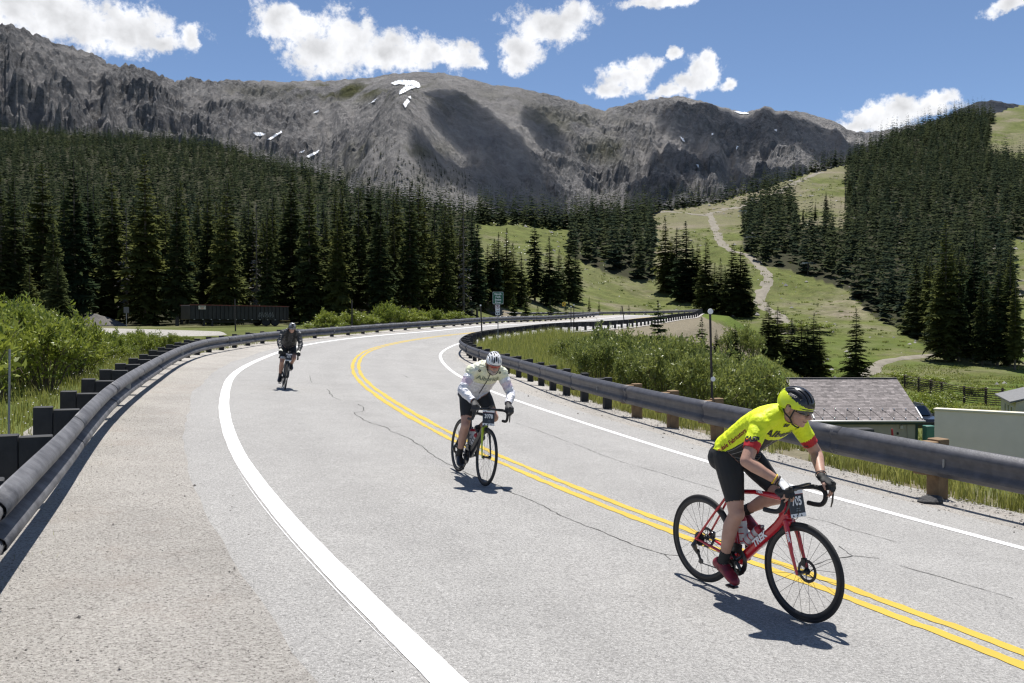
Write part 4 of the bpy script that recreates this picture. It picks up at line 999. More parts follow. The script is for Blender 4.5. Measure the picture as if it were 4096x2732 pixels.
blades('verge_grass', 26000, strip_gen(O_RR, 1, .6, 6.5, 34, 72, .2), .75, 'yellow-green meadow grass inside the top of the bend', .012)
blades('verge_weeds', 2600, strip_gen(O_LR, 1, -.1, .55, 2, 14, .58, .35), .12, 'thin weeds under the left guardrail', .003)
blades('verge_weeds', 900, strip_gen(O_RR, -1, -.2, .3, 6, 16, .58, .4), .10, 'thin weeds at the gravel edge', .003)
def meadow_gen(n):
    Y = np.sqrt(rq.uniform(55 ** 2, 165 ** 2, n)); px = rq.uniform(700, 1060, n); X = (px - CX) / F * Y; k = (fbm(X / 6, Y / 6, 4) > .46) & (T(X, Y) < 0); return X[k], Y[k]
blades('meadow_grass', 36000, meadow_gen, .35, 'green tussocks on the lower meadow', .05)
for nm, lab, gen, n in (('wildflowers', 'white wildflowers behind the dark guardrail', strip_gen(O_RR, 1, .8, 3.5, 10, 55, .52, 1.5), 1500), ('wildflowers', 'white wildflowers behind the left guardrail', strip_gen(O_LR, -1, .5, 3.5, 4, 50, .5, 1.2), 1300)):
    X, Y = gen(n); Z = T(X, Y) + rq.uniform(.12, .38, len(X)); q = np.arange(len(X)) * 4; s = .012 * rq.uniform(.6, 1.5, len(X))
    V = np.stack([np.stack([X - s, Y, Z - s * .3], 1), np.stack([X, Y - s, Z], 1), np.stack([X + s, Y, Z - s * .3], 1), np.stack([X, Y + s * .7, Z + s * .8], 1)], 1).reshape(-1, 3)
    obj(nm, mesh_np(nm, V, np.stack([q, q + 1, q + 2, q + 3], 1), pmat('petals', (.75, .74, .68), .7), smooth=False), kind='stuff', label=lab)
M['pebble'] = pmat('pebbles', (.10, .092, .085), .9, 0, (.42, .39, .35), 14, 2, .35, .65)
def pebbles(n, o0, o1, y0, y1, label, big=.009):
    m = np.where((C3[:, 1] > y0) & (C3[:, 1] < y1) & (np.arange(len(C3)) < iF))[0]; i = m[rq.integers(0, len(m), n)]; j = rq.uniform(-.5, .5, n)
    t = rq.random(n) ** .8; u = o0[i] + (o1[i] - o0[i]) * t
    X = C3[i, 0] + RN[i, 0] * u + TG[i, 0] * j; Y = C3[i, 1] + RN[i, 1] * u + TG[i, 1] * j; Z = C3[i, 2] + ELEV[i] * u - .012
    s = big * rq.lognormal(-.5, .55, n); o = np.array([(1, 0, 0), (0, 1, 0), (-1, 0, 0), (0, -1, 0), (0, 0, .8), (0, 0, -.6)]); th = rq.uniform(0, 6.28, n); c, q = np.cos(th)[:, None], np.sin(th)[:, None]
    ox = (o[:, 0] * c - o[:, 1] * q) * rq.uniform(.7, 1.4, n)[:, None]; oy = o[:, 0] * q + o[:, 1] * c
    V = np.stack([X[:, None] + ox * s[:, None], Y[:, None] + oy * s[:, None], Z[:, None] + o[:, 2] * s[:, None] + s[:, None] * .3], -1).reshape(-1, 3)
    f = np.array([(0, 1, 4), (1, 2, 4), (2, 3, 4), (3, 0, 4), (1, 0, 5), (2, 1, 5), (3, 2, 5), (0, 3, 5)]); Fm = (np.arange(n)[:, None, None] * 6 + f[None]).reshape(-1, 3)
    obj('gravel', mesh_np('gravel', V, Fm, M['pebble'], smooth=False), kind='stuff', label=label)
pebbles(16000, O_LR - .3, EL + .45, 2, 20, 'loose gravel scattered on the left shoulder', .0040)
pebbles(8000, ER - .4, O_RR + .4, 4, 26, 'loose gravel scattered on the right shoulder', .009)

# tussocks, low juniper and pale rocks strewn over the ski meadows
def strew(name, n, gen, mk, mt, label, attr=None):
    X, Y = gen(n); Z = T(X, Y); V, Fm, b = [], [], 0; L_ = []
    for x, y, z in zip(X, Y, Z):
        v, f = mk(y); V.append(v + np.array([x, y, z])); Fm.append(f + b); b += len(v); L_.append(np.full(len(v), rq.random(), np.float32))
    me = mesh_np(name, np.vstack(V), np.vstack(Fm), mt, smooth=False)
    if attr: me.attributes.new(attr, 'FLOAT', 'POINT').data.foreach_set('value', np.concatenate(L_))
    obj(name, me, kind='stuff', label=label)
def hill_gen(n):
    Y = np.sqrt(rq.uniform(120 ** 2, 640 ** 2, n)); px = rq.uniform(490, 1060, n); X = (px - CX) / F * Y; k = (Y < np.interp(px, *CREST)) & (fbm(X / 25, Y / 25, 4) > .45) & ((np.abs(nearest(X, Y)[1]) > 11) | (Y > 200)); return X[k], Y[k]
def mk_tuft(y):
    n = 14; s = rq.uniform(.25, .9) * (1 + y / 500); a = rq.uniform(0, 6.28, n); r = rq.uniform(0, 1, n) * s; p = np.stack([np.cos(a) * r, np.sin(a) * r, np.zeros(n)], 1); h = rq.uniform(.2, .5, n) * s
    d = rq.normal(0, .25, (n, 2)) * s; w = .16 * s; V = np.stack([p - np.array([w, 0, 0]), p + np.array([w, 0, 0]), p + np.stack([d[:, 0], d[:, 1], h], 1)], 1).reshape(-1, 3); return V, np.arange(3 * n).reshape(-1, 3)
O8 = np.array([(1, 0, 0), (0, 1, 0), (-1, 0, 0), (0, -1, 0), (0, 0, .8), (0, 0, -.4)]); F8 = np.array([(0, 1, 4), (1, 2, 4), (2, 3, 4), (3, 0, 4), (1, 0, 5), (2, 1, 5), (3, 2, 5), (0, 3, 5)])
def mk_rock(y): s = rq.lognormal(-1.3, .5) * (1 + y / 600); return O8 * s * rq.uniform(.6, 1.3, (6, 1)), F8
M['tuft'] = leaf_mat('meadow_tufts', (.085, .125, .025), (.18, .20, .05), (.16, .17, .04), .4)
strew('meadow_tussocks', 5200, hill_gen, mk_tuft, M['tuft'], 'green tussocks scattered over the ski meadows', 'leaf')
strew('meadow_rocks', 1500, hill_gen, mk_rock, pmat('meadow_rock', (.36, .34, .31), .9, 0, (.20, .19, .18), 1.5), 'pale stones scattered over the ski meadows')

# ------------------------------------------------------------------ lettering helper
def text_arr(txt, size, bold=0., shear=0., align='CENTER', squeeze=1., res=3):
    """flat lettering as numpy verts (n,3) in the XY plane and faces"""
    c = bpy.data.curves.new('t', 'FONT'); c.body = txt; c.size = size; c.align_x = align; c.align_y = 'CENTER'; c.offset = bold; c.shear = shear; c.resolution_u = res
    o = bpy.data.objects.new('t', c); COL.objects.link(o); bpy.context.view_layer.update()
    me = o.to_mesh(); v = np.array([tuple(q.co) for q in me.vertices]) if len(me.vertices) else np.zeros((0, 3)); f = [tuple(p.vertices) for p in me.polygons]
    o.to_mesh_clear(); bpy.data.objects.remove(o); bpy.data.curves.remove(c)
    if len(v): v[:, 0] *= squeeze
    return v, f
def lettering(txt, size, o, ux, uy, mt, parent, name='lettering', off=.003, **k):
    """letters laid on a flat face: o centre, ux/uy its axes"""
    v, f = text_arr(txt, size, **k); o, ux, uy = Vector(o), Vector(ux).normalized(), Vector(uy).normalized(); n = ux.cross(uy)
    mb = MB(); mb.add([o + ux * p[0] + uy * p[1] + n * off for p in v], f); return mb.build(name, mt, parent, smooth=False)
M['white'] = pmat('white_print', (.80, .80, .80), .5); M['black'] = pmat('black_print', (.012, .012, .014), .5)
M['sign_green'] = pmat('sign_green', (.010, .105, .058), .4); M['sign_red'] = pmat('sign_red', (.30, .02, .03), .5); M['sign_yellow'] = pmat('sign_yellow', (.62, .40, .02), .45)
M['pole'] = pmat('pole_steel', (.26, .26, .27), .5, .4); M['pole_dark'] = pmat('dark_pole', (.020, .016, .015), .7, 0, (.045, .034, .03), 9)

# ------------------------------------------------------------------ lot, trailer, mound
V = []; K = 7; cols_ = np.linspace(-90, 228, 40)
for px in cols_:
    for k in range(K):
        t = k / (K - 1); yf = np.interp(px, [-90, 80, 228], [90, 86, 62]); yn = np.interp(px, [-90, 100, 228], [44, 48, 58]); y = yn + (yf - yn) * t
        x = (px - CX) / F * y; V.append((x, y, float(nat(np.array([x]), np.array([y]))[0]) + (.05 if 0 < k < K - 1 and px < 222 else -.12)))
q = np.arange(len(V)).reshape(-1, K); f = np.stack([q[:-1, :-1], q[1:, :-1], q[1:, 1:], q[:-1, 1:]], -1).reshape(-1, 4)
obj('parking_lot', mesh_np('parking_lot', V, f, M['lot']), kind='structure', label='pale paved lot in front of the left-hand forest')
M['trailer'] = pmat('dark_painted_steel', (.016, .014, .014), .6, .1, (.032, .028, .026), 1.5, 6, .3, .7, .2, 12, .004); M['rust'] = pmat('red_rusty_steel', (.19, .035, .022), .7, 0, (.10, .05, .035), 5)
M['tyre'] = pmat('black_rubber', (.014, .014, .015), .75); M['chalk'] = pmat('graffiti_white', (.34, .34, .34), .8); M['lamp_dull'] = pmat('marker_lamp', (.5, .48, .44), .4)
M['plank'] = pmat('bare_plank', (.45, .30, .14), .8)
A_, B_ = at(181.5, 328, 84), at(281, 328, 91); dv = (B_ - A_); dv.z = 0; TL = dv.length; ang = math.atan2(dv.y, dv.x)
zt = float(nat(np.array([(A_.x + B_.x) / 2]), np.array([87.]))[0]) + .08
tr = empty('dump_trailer', ((A_.x + B_.x) / 2, (A_.y + B_.y) / 2 + 1.0, zt), ang, 'long dark ribbed dump trailer parked at the forest edge', 'trailer')
h0, h1 = .62, 2.02
mb = MB(); mb.box((0, 0, (h0 + h1) / 2), (TL, 2.3, h1 - h0), bev=.03); mb.build('body', M['trailer'], tr)
rib = MB(); rib.box((0, -1.19, (h0 + h1) / 2), (.09, .11, h1 - h0 - .06), bev=.01); rm = rib.mesh('rib', M['trailer'])
for k in range(25):
    o = obj('rib', rm, tr); o.location.x = -TL / 2 + .15 + k * (TL - .3) / 24
mb = MB(); mb.box((0, -1.19, h1 + .03), (TL + .05, .14, .09)); mb.box((0, 1.19, h1 + .03), (TL + .05, .14, .09)); mb.build('top_rail', M['rust'], tr)
mb = MB(); mb.box((0, -.45, .48), (TL * .96, .18, .26)); mb.box((0, .45, .48), (TL * .96, .18, .26)); mb.build('chassis', M['trailer'], tr)
for k in range(12):
    mb = MB(); mb.box((-TL / 2 + .4 + k * TL / 12.3, -1.2, h0 + .03), (.12, .06, .05)); mb.build('marker_lamp', M['lamp_dull'], tr)
for x in (-TL * .36, -TL * .28): mb = MB(); mb.box((x, -.9, .28), (.16, .16, .6)); mb.box((x, -.9, .02), (.34, .34, .05)); mb.build('landing_leg', M['trailer'], tr)
for x in (TL * .26, TL * .36):
    for y in (-.95, .95): mb = MB(); mb.lathe([(.02, -.13), (.28, -.13), (.45, -.11), (.48, -.06), (.48, .06), (.45, .11), (.28, .13), (.02, .13)], 20, 'y', (x, y, .48)); mb.build('wheel', M['tyre'], tr)
mb = MB(); mb.box((TL / 2 - .45, -1.25, h0 - .06), (.95, .3, .05)); mb.build('plank', M['plank'], tr)
pl = MB(); pl.box((-TL / 2 + 1.15, -1.262, h1 - .22), (.72, .01, .36)); pl = pl.build('placard', pmat('placard', (.62, .55, .45), .6), tr)
mb = MB()
for k, (w, m_) in enumerate(((.6, 0), (.42, 0), (.36, 1), (.3, 1))): mb.box((-TL / 2 + 1.15, -1.27, h1 - .10 - k * .078), (w, .004, .035), m=m_)
mb.build('placard_print', [M['black'], pmat('placard_red', (.5, .10, .03), .6)], pl)
mb = MB()
rg = random.Random(4)
for k in range(9):
    x = TL * .17 + k * .19; z = 1.15
    if k % 3 == 0: pts = [(x, z - .2), (x + .12, z + .22), (x + .2, z - .15)]
    elif k % 3 == 1: pts = [(x, z + .25), (x - .05, z - .25), (x + .14, z), (x + .02, z + .2)]
    else: pts = [(x, z - .3), (x + .02, z + .3), (x + .12, z + .05), (x + .16, z - .22)]
    mb.tube([(a, -1.258, b) for a, b in pts], .014, 4)
mb.build('graffiti', M['chalk'], tr)
# gravel mound among the trunks
M['mound'] = gravel('mound_gravel', (.085, .08, .075), (.17, .16, .15), (.03, .028, .026))
gx, gy = np.meshgrid(np.linspace(-1, 1, 60), np.linspace(-1, 1, 40)); r_ = np.hypot(gx, gy); hz = np.clip(1 - r_, 0, 1) ** .85 * 1.45 + (fbm(gx * 5, gy * 5, 5) - .5) * .28 * np.clip(1.1 - r_, 0, 1) - .15 * (r_ > .97)
c_ = at(95, 327, 92); q = np.arange(gx.size).reshape(gx.shape); f = np.stack([q[:-1, :-1], q[:-1, 1:], q[1:, 1:], q[1:, :-1]], -1).reshape(-1, 4)
zc_ = float(nat(np.array([c_.x]), np.array([c_.y]))[0])
obj('gravel_mound', mesh_np('gravel_mound', np.stack([c_.x + gx * 3.4, c_.y + gy * 2.4, zc_ + hz - .05], -1).reshape(-1, 3), f, M['mound'], smooth=False), label='low heap of grey gravel lying among the trunks at the forest edge', cat='mound')

# ------------------------------------------------------------------ marker poles and road signs
def ground_z(x, y): return float(T(np.array([x]), np.array([y]))[0])
def marker(pxt, pyt, pxb, pyb, Y, label, r=.022, disc=True, mt='pole_dark', second=None, group=None):
    a, b = at(pxt, pyt, Y), at(pxb, pyb, Y); g = ground_z(b.x, Y); b.z = g
    e = empty('marker_pole', b, 0, label, 'pole', group); t = a - b
    mb = MB(); mb.tube([(0, 0, -.1), t * .5, t], [r, r * .95, r * .9], 7); mb.build('pole', M[mt], e)
    if disc: mb = MB(); mb.lathe([(.001, -.012), (.052, -.012), (.055, 0), (.052, .012), (.001, .012)], 16, 'y', t - Vector((0, r + .012, .0))); mb.build('reflector', M['white'], e)
    if second: c = at(*second, Y) - b; mb = MB(); mb.lathe([(.001, -.012), (.045, -.012), (.048, 0), (.045, .012), (.001, .012)], 16, 'y', c - Vector((0, r + .012, 0))); mb.build('reflector', M['white'], e)
    return e
marker(710, 311.5, 713, 438, 17.2, 'tall dark marker pole with white reflectors behind the dark guardrail', .026, second=(712.6, 379))
marker(480.6, 305.4, 482.4, 336, 57.6, 'thin marker pole with white reflector left of the green road sign', .05)
marker(571, 306.5, 571, 322, 81, 'thin left one of the two marker poles behind the inner rail', .045)
marker(573.8, 305, 573.8, 331, 77, 'thin right one of the two marker poles with a pale tip', .04)
marker(9.6, 349, 8, 404, 10.5, 'slim grey stake standing in front of the willow thicket', .014, disc=False, mt='pole')
marker(352, 300, 352, 327, 61, 'dark post behind the outer guardrail at the forest edge', .06, disc=False)
marker(235, 299, 235.5, 331, 66, 'dark pole standing in front of the dump trailer', .055, disc=False)
marker(622, 306, 624.5, 318, 104, 'slightly leaning thin pole on the dark guardrail', .06, disc=False)
def panel(name, w, h, c, parent, mt, yaw=0., t=.006, bev=.0):
    mb = MB(); 
    pts = []; r = min(w, h) * .08; 
    for (sx_, sz_) in ((1, -1), (1, 1), (-1, 1), (-1, -1)):
        cx_, cz_ = sx_ * (w / 2 - r), sz_ * (h / 2 - r); a0 = {(1, -1): -90, (1, 1): 0, (-1, 1): 90, (-1, -1): 180}[(sx_, sz_)]
        for k in range(5): a = R(a0 + k * 22.5); pts.append((cx_ + r * math.cos(a), cz_ + r * math.sin(a)))
    mb.loft([[Vector((x, -t, z)) + Vector(c) for x, z in pts], [Vector((x, t, z)) + Vector(c) for x, z in pts]])
    return mb.build(name, mt, parent, smooth=False)
Ys = 54.0; b = at(498, 345, Ys); g = ground_z(b.x, Ys)
sg = empty('road_sign', (b.x, Ys, g), R(3), 'green road sign on a post reading North Fork Snake River', 'sign')
k_ = Ys / F
zt_ = lambda py: at(498, py, Ys).z - g
mb = MB(); mb.box((0, 0, zt_(292) / 2), (.055, .04, zt_(292))); mb.build('post', M['pole'], sg)
p0 = panel('border', 10.6 * k_, 12.2 * k_, (0, -.032, zt_(298)), sg, M['white']); p1 = panel('sign_panel', 10.0 * k_, 11.6 * k_, (0, -.040, zt_(298)), sg, M['sign_green'])
for i, w in enumerate(('North', 'Fork', 'Snake', 'River')): lettering(w, 2.75 * k_, (0, -.047, zt_(294.2 + i * 2.75)), (1, 0, 0), (0, 0, 1), M['white'], p1, bold=.004)
p2 = panel('no_parking_panel', 4.5 * k_, 7.2 * k_, (-.02, -.032, zt_(308.3)), sg, M['white'])
mb = MB(); mb.lathe([(1.55 * k_, -.001), (1.9 * k_, -.001), (1.9 * k_, .001), (1.55 * k_, .001)], 28, 'y', (-.02, -.041, zt_(306.8)), closed=True); c_ = Vector((-.02, -.041, zt_(306.8)))
mb.tube([c_ + Vector((-1.2 * k_, 0, 1.2 * k_)), c_ + Vector((1.2 * k_, 0, -1.2 * k_))], .011, 4); mb.build('prohibition_ring', M['sign_red'], p2)
lettering('P', 3.2 * k_, (-.02, -.039, zt_(306.8)), (1, 0, 0), (0, 0, 1), M['black'], p2, bold=.004, off=.001)
def arrow(c, w, h, parent, m_, both=True):
    c = Vector(c); mb = MB(); mb.box(c, (w * .6, .002, h * .3))
    for s in ((-1, 1) if both else (1,)): mb.add([c + Vector((s * w / 2, 0, 0)), c + Vector((s * w * .25, 0, h / 2)), c + Vector((s * w * .25, 0, -h / 2))], [(0, 1, 2)])
    mb.build('arrow', m_, parent)
arrow((-.02, -.041, zt_(310.6)), 2.6 * k_, .9 * k_, p2, M['sign_red'])
p3 = panel('small_panel', 4.5 * k_, 2.6 * k_, (-.02, -.032, zt_(313.6)), sg, M['white'])
for s in (-1, 1): mb = MB(); c_ = Vector((-.02 + s * 1.05 * k_, -.041, zt_(313.6))); mb.box(c_, (1.5 * k_, .002, .75 * k_)); mb.box(c_ + Vector((0, 0, .5 * k_)), (.7 * k_, .002, .5 * k_)); mb.build('tow_symbol', M['black'], p3)
Yc = 176.; b = at(565.8, 312, Yc); g = ground_z(b.x, Yc); cs = empty('chevron_sign', (b.x, Yc + 6, g), 0, 'small yellow chevron sign beyond the far guardrail', 'sign')
zc2 = at(565.8, 303.4, Yc).z - g
mb = MB(); mb.box((0, .03, zc2 / 2), (.07, .05, zc2)); mb.build('post', M['pole'], cs); p = panel('sign_panel', .68, .84, (0, 0, zc2), cs, M['sign_yellow'])
mb = MB()
for s in (-1, 1): mb.add([(.18, -.01, zc2 + s * .34), (.02, -.01, zc2 + s * .34), (-.2, -.01, zc2), (-.04, -.01, zc2)], [(0, 1, 2, 3)])
mb.build('chevron', M['black'], p)
Yb = 88.; b = at(126.5, 327, Yb); g = ground_z(b.x, Yb); bs_ = empty('road_sign', (b.x, Yb, g), R(14), 'plain grey back of a road sign among the forest trunks', 'sign'); z_ = at(126, 308, Yb).z - g
mb = MB(); mb.box((0, 0, z_ / 2), (.06, .05, z_)); mb.build('post', M['pole'], bs_); panel('sign_panel', .5, .62, (0, -.04, z_ - .2), bs_, pmat('sign_back', (.11, .11, .115), .6, .3))

# ------------------------------------------------------------------ shed with shingle roof
M['cream'] = pmat('cream_wall', (.42, .39, .33), .85, 0, (.36, .335, .285), 2.5, 5, .3, .7, .2, 12, .006); M['green_trim'] = pmat('dark_green_trim', (.018, .045, .032), .6)
M['gutter'] = pmat('gutter_metal', (.42, .42, .40), .45, .3); M['shingle'] = pmat('asphalt_shingle', (.27, .24, .232), .9, 0, (.165, .146, .142), 3.5, 6, .3, .7, .4, 60, .004, rnd=.0)
_t = M['shingle'].node_tree; _b = _t.nodes['Principled BSDF']; _c = _b.inputs['Base Color'].links[0].from_socket
_r = nd(_t, 'ShaderNodeMapRange'); _t.links.new(nd(_t, 'ShaderNodeAttribute', attribute_name='tab').outputs['Fac'], _r.inputs['Value']); _r.inputs['To Min'].default_value = .72; _r.inputs['To Max'].default_value = 1.3
_t.links.new(mul(_t, _c, _r.outputs[0]), _b.inputs['Base Color'])
X0, X1, YE, YR = 16.85, 23.7, 50.0, 53.7; ze_ = at(860, 420.5, YE).z; zr_ = at(866, 378, YR).z; gz = -5.25
shed = empty('shed', ((X0 + X1) / 2, YR, gz), 0, 'small cream shed with brown shingle roof below the road', 'shed'); Wd = X1 - X0; Dp = YR - YE; hE = ze_ - gz; hR = zr_ - gz
mb = MB(); w2 = Wd / 2 - .25; d2 = Dp - .3
mb.box((0, 0, (hE - .1) / 2), (w2 * 2, d2 * 2, hE - .1)); mb.add([(-w2, -d2, hE - .1), (w2, -d2, hE - .1), (w2, 0, hR - .12), (-w2, 0, hR - .12), (w2, d2, hE - .1), (-w2, d2, hE - .1)], [(0, 1, 2, 3), (3, 2, 4, 5), (1, 4, 2), (0, 3, 5)])
mb.build('wall', M['cream'], shed, smooth=False)
roof = MB()
for s in (-1, 1): roof.add([(-Wd / 2, s * Dp, hE), (Wd / 2, s * Dp, hE), (Wd / 2, 0, hR), (-Wd / 2, 0, hR), (-Wd / 2, s * Dp, hE - .1), (Wd / 2, s * Dp, hE - .1), (Wd / 2, 0, hR - .1), (-Wd / 2, 0, hR - .1)], [(0, 1, 2, 3), (4, 7, 6, 5), (0, 4, 5, 1), (1, 5, 6, 2), (3, 7, 4, 0)])
roof = roof.build('roof', M['shingle'], shed, smooth=False)
sl = Vector((0, Dp, hR - hE)); SL = sl.length; sl.normalize(); nrm = Vector((0, -sl.z, sl.y)); NR = 29; ex = SL / NR
for r_i in range(NR):
    mb = MB(); tabs = []; x = -Wd / 2 - rg.uniform(0, .28)
    while x < Wd / 2:
        w = rg.choice((.22, .3, .34)); a, b = max(x, -Wd / 2), min(x + w - .007, Wd / 2)
        if b > a + .02:
            o0 = Vector((0, -Dp, hE)) + sl * (r_i * ex - .012 + rg.uniform(-.006, .006)); o1 = Vector((0, -Dp, hE)) + sl * ((r_i + 1.02) * ex); th = .014 + rg.uniform(0, .008)
            P = [o0 + nrm * .004, o0 + nrm * th, o1 + nrm * .006]
            mb.add([p + Vector((a, 0, 0)) for p in P] + [p + Vector((b, 0, 0)) for p in P], [(0, 3, 4, 1), (1, 4, 5, 2)]); tabs += [rg.random()] * 6
        x += w
    me = mb.mesh('shingle_course', M['shingle'], smooth=False); me.attributes.new('tab', 'FLOAT', 'POINT').data.foreach_set('value', np.array(tabs, np.float32)); obj('shingle_course', me, roof)
mb = MB(); mb.box((0, 0, hR + .012), (Wd + .02, .26, .02)); mb.build('ridge_cap', M['shingle'], roof)
mb = MB(); mb.box((0, -Dp - .05, hE - .045), (Wd + .1, .12, .10), bev=.02); mb.build('gutter', M['gutter'], shed)
mb = MB(); mb.box((0, -Dp + .10, hE - .17), (Wd - .2, .05, .14)); mb.build('fascia', M['green_trim'], shed)
for s in (-1, 1): mb = MB(); mb.box((s * (w2 - .05), -d2 - .012, (hE - .25) / 2), (.14, .03, hE - .25)); mb.build('corner_trim', M['green_trim'], shed)
def onroof(x, t, o=.03): return Vector((x, -Dp, hE)) + sl * (t * SL) + nrm * o
mb = MB(); zz = [onroof(-Wd / 2 + .35 + k * (Wd - .7) / 18, .03 if k % 2 == 0 else .235, .035) for k in range(19)]; mb.tube(zz, .011, 5); mb.build('heat_cable', M['pole_dark'], roof)
M['bright_clip'] = pmat('polished_clip', (.9, .9, .9), .12, 1.0)
for k, p in enumerate(zz): mb = MB(); mb.ball(p + nrm * .02, (.05, .05, .045), 10); mb.build('cable_clip', M['bright_clip'], roof)
for x in (-Wd / 2 + .55, Wd / 2 - .08): mb = MB(); mb.tube([onroof(x, .03, .06), onroof(x + .04, .28, .06)], .04, 8); mb.build('vent_pipe', M['white'], roof)
mb = MB(); mb.box((w2 - .95, -d2 - .05, hE - .42), (.16, .1, .2)); mb.build('meter_box', M['gutter'], shed); mb = MB(); mb.tube([(w2 - .62, -d2 - .02, hE - .25), (w2 - .60, -d2 - .03, hE - .7), (w2 - .58, -d2 - .03, hE - 1.4)], .014, 5); mb.build('conduit', M['pole'], shed)
mb = MB(); mb.box((w2 - 1.15, -d2 - .02, hE - .78), (.10, .04, .14)); mb.build('outlet_box', M['black'], shed)
# things standing by the shed wall
def stand(px, Y): x = (px - CX) / F * Y; return x
mb = MB(); x = stand(860, 46.5); zb_ = at(860, 430.5, 46.5).z; gzz = ground_z(x, 46.5)
wb = empty('wood_crate', (x, 46.5, gzz), R(4), 'dark wooden crate standing in front of the shed wall', 'crate'); hh = zb_ - gzz + .12
mb.box((0, 0, hh / 2), (1.25, .7, hh), bev=.02); mb.build('body', M['post_dark'], wb)
for k in range(4): mb = MB(); mb.box((0, -.36, hh * (k + .5) / 4), (1.27, .03, hh / 4 - .04)); mb.build('slat', M['post_dark'], wb)
x = stand(893.5, 47.5); gzz = ground_z(x, 47.5); zt2 = at(893, 429, 47.5).z
mb = MB(); mb.tube([(0, 0, 0), (.02, 0, (zt2 - gzz) * .5), (-.05, 0, zt2 - gzz)], [.075, .075, .05], 8); o = mb.build('red_post', pmat('red_paint', (.42, .015, .025), .45)); o.location = (x, 47.5, gzz); tag(o, 'short red post standing in front of the shed wall', 'post')
M['teal'] = pmat('teal_netting', (.20, .36, .33), .8, 0, (.42, .55, .52), 6, 5, .35, .65, .6, 9, .05)
for (pa, pb, Yt, py, lab) in ((884, 936, 43.5, 438, 'heap of pale teal netting lying in front of the shed'), (803, 826, 40, 441.5, 'small patch of pale teal netting at the end of the shed')):
    nx_, ny_ = 40, 14; gx, gy = np.meshgrid(np.linspace(0, 1, nx_), np.linspace(0, 1, ny_)); X = (pa + (pb - pa) * gx - CX) / F * Yt; Y = Yt + gy * 3.0
    zt3 = at(pa, py, Yt + 2.).z; gz3 = float(T(np.array([X.mean()]), np.array([Yt + 1.5]))[0]); hgt = max(zt3 - gz3, .3)
    Z = gz3 + hgt * (np.sin(gx * math.pi) ** .3) * np.clip(gy * 2.2, 0, 1) * (.8 + .35 * fbm(gx * 9, gy * 4, 4)) - .05
    q = np.arange(gx.size).reshape(gx.shape); f = np.stack([q[:-1, :-1], q[:-1, 1:], q[1:, 1:], q[1:, :-1]], -1).reshape(-1, 4)
    obj('netting_heap', mesh_np('netting_heap', np.stack([X, Y, Z], -1).reshape(-1, 3), f, M['teal'], smooth=False), label=lab, cat='netting')
# green utility cabinet
x, y = stand(929.5, 49.2), 49.2; gzz = ground_z(x, y); zt4 = at(929, 425.5, y).z; hh = max(zt4 - gzz, .8)
cb = empty('utility_cabinet', (x, y, gzz), 0, 'green metal cabinet at the right corner of the shed', 'cabinet'); M['cab'] = pmat('cabinet_green', (.045, .16, .12), .5)
mb = MB(); mb.box((0, 0, hh / 2), (.52, .5, hh), bev=.02); mb.build('body', M['cab'], cb); mb = MB(); mb.box((0, -.26, hh * .55), (.44, .02, hh * .8)); mb.build('door', M['cab'], cb); mb = MB(); mb.box((.02, -.275, hh * .45), (.2, .006, .2)); mb.build('notice', M['white'], cb)
# concrete wall
M['concrete'] = pmat('grey_stucco', (.80, .73, .67), .9, 0, (.72, .66, .60), 1.2, 6, .3, .7, .3, 45, .006); M['cap'] = pmat('pale_cap', (.62, .58, .47), .8)
a, b = at(934.3, 408.8, 42.), at(1024, 413.2, 39.7); dv = b - a; dv.z = 0; dv.normalize(); L = 24; e2 = a + dv * L; an = math.atan2(dv.y, dv.x)
cw = empty('concrete_wall', (a.x, a.y, -5.6), an, 'tall plain grey concrete wall beside the shed at the right edge', 'wall'); hh = a.z + 5.6
mb = MB(); mb.box((L / 2, .3, (hh - .08) / 2), (L, .5, hh - .08)); mb.build('wall_face', M['concrete'], cw, smooth=False); mb = MB(); mb.box((L / 2, .3, hh - .03), (L + .08, .62, .10), bev=.01); mb.build('cap', M['cap'], cw)
# dark car beside the shed
def car(loc, yaw, label):
    c = empty('parked_car', loc, yaw, label, 'car'); P = pmat('dark_car_paint', (.018, .02, .025), .25, .3, coat=.6); Gm = pmat('car_glass', (.10, .11, .12), .06, 1.0)
    prof = [(-2.2, .45), (-2.25, .75), (-2.1, .98), (-1.15, 1.08), (-.35, 1.62), (1.3, 1.68), (2.05, 1.2), (2.2, 1.0), (2.22, .5)]
    mb = MB(); mb.loft([[Vector((x, y * (1 if z < 1.1 else .86), z)) for x, z in prof] for y in (-.9, -.86, .86, .9)]); mb.build('body', P, c, smooth=False)
    mb = MB(); mb.add([(-1.13, -.74, 1.12), (-1.13, .74, 1.12), (-.40, .66, 1.60), (-.40, -.66, 1.60)], [(0, 1, 2, 3)]); o = mb.build('windscreen', Gm, c, smooth=False); o.location = (-.03, 0, .02)
    for s in (-1, 1):
        mb = MB(); mb.ball((-2.2, s * .66, .82), (.08, .16, .09), 10); mb.build('headlight', M['bright_clip'], c)
        for x in (-1.4, 1.4): w = MB(); w.lathe([(.02, -.1), (.22, -.1), (.34, -.09), (.35, 0), (.34, .09), (.22, .1), (.02, .1)], 18, 'y', (x, s * .82, .35)); w.build('wheel', M['tyre'], c)
        mb = MB(); mb.box((.4, s * .62, 1.74), (1.6, .04, .04)); mb.build('roof_rail', M['gutter'], c)
        mb = MB(); mb.box((-.75, s * 1.0, 1.12), (.12, .2, .14), bev=.02); mb.build('mirror', P, c)
    mb = MB(); mb.box((-2.25, 0, .72), (.05, 1.0, .2)); mb.build('grille', M['black'], c)
car((24.75, 54.0, ground_z(24.9, 53.5) + .75), R(86), 'dark car parked between the shed and the concrete wall')
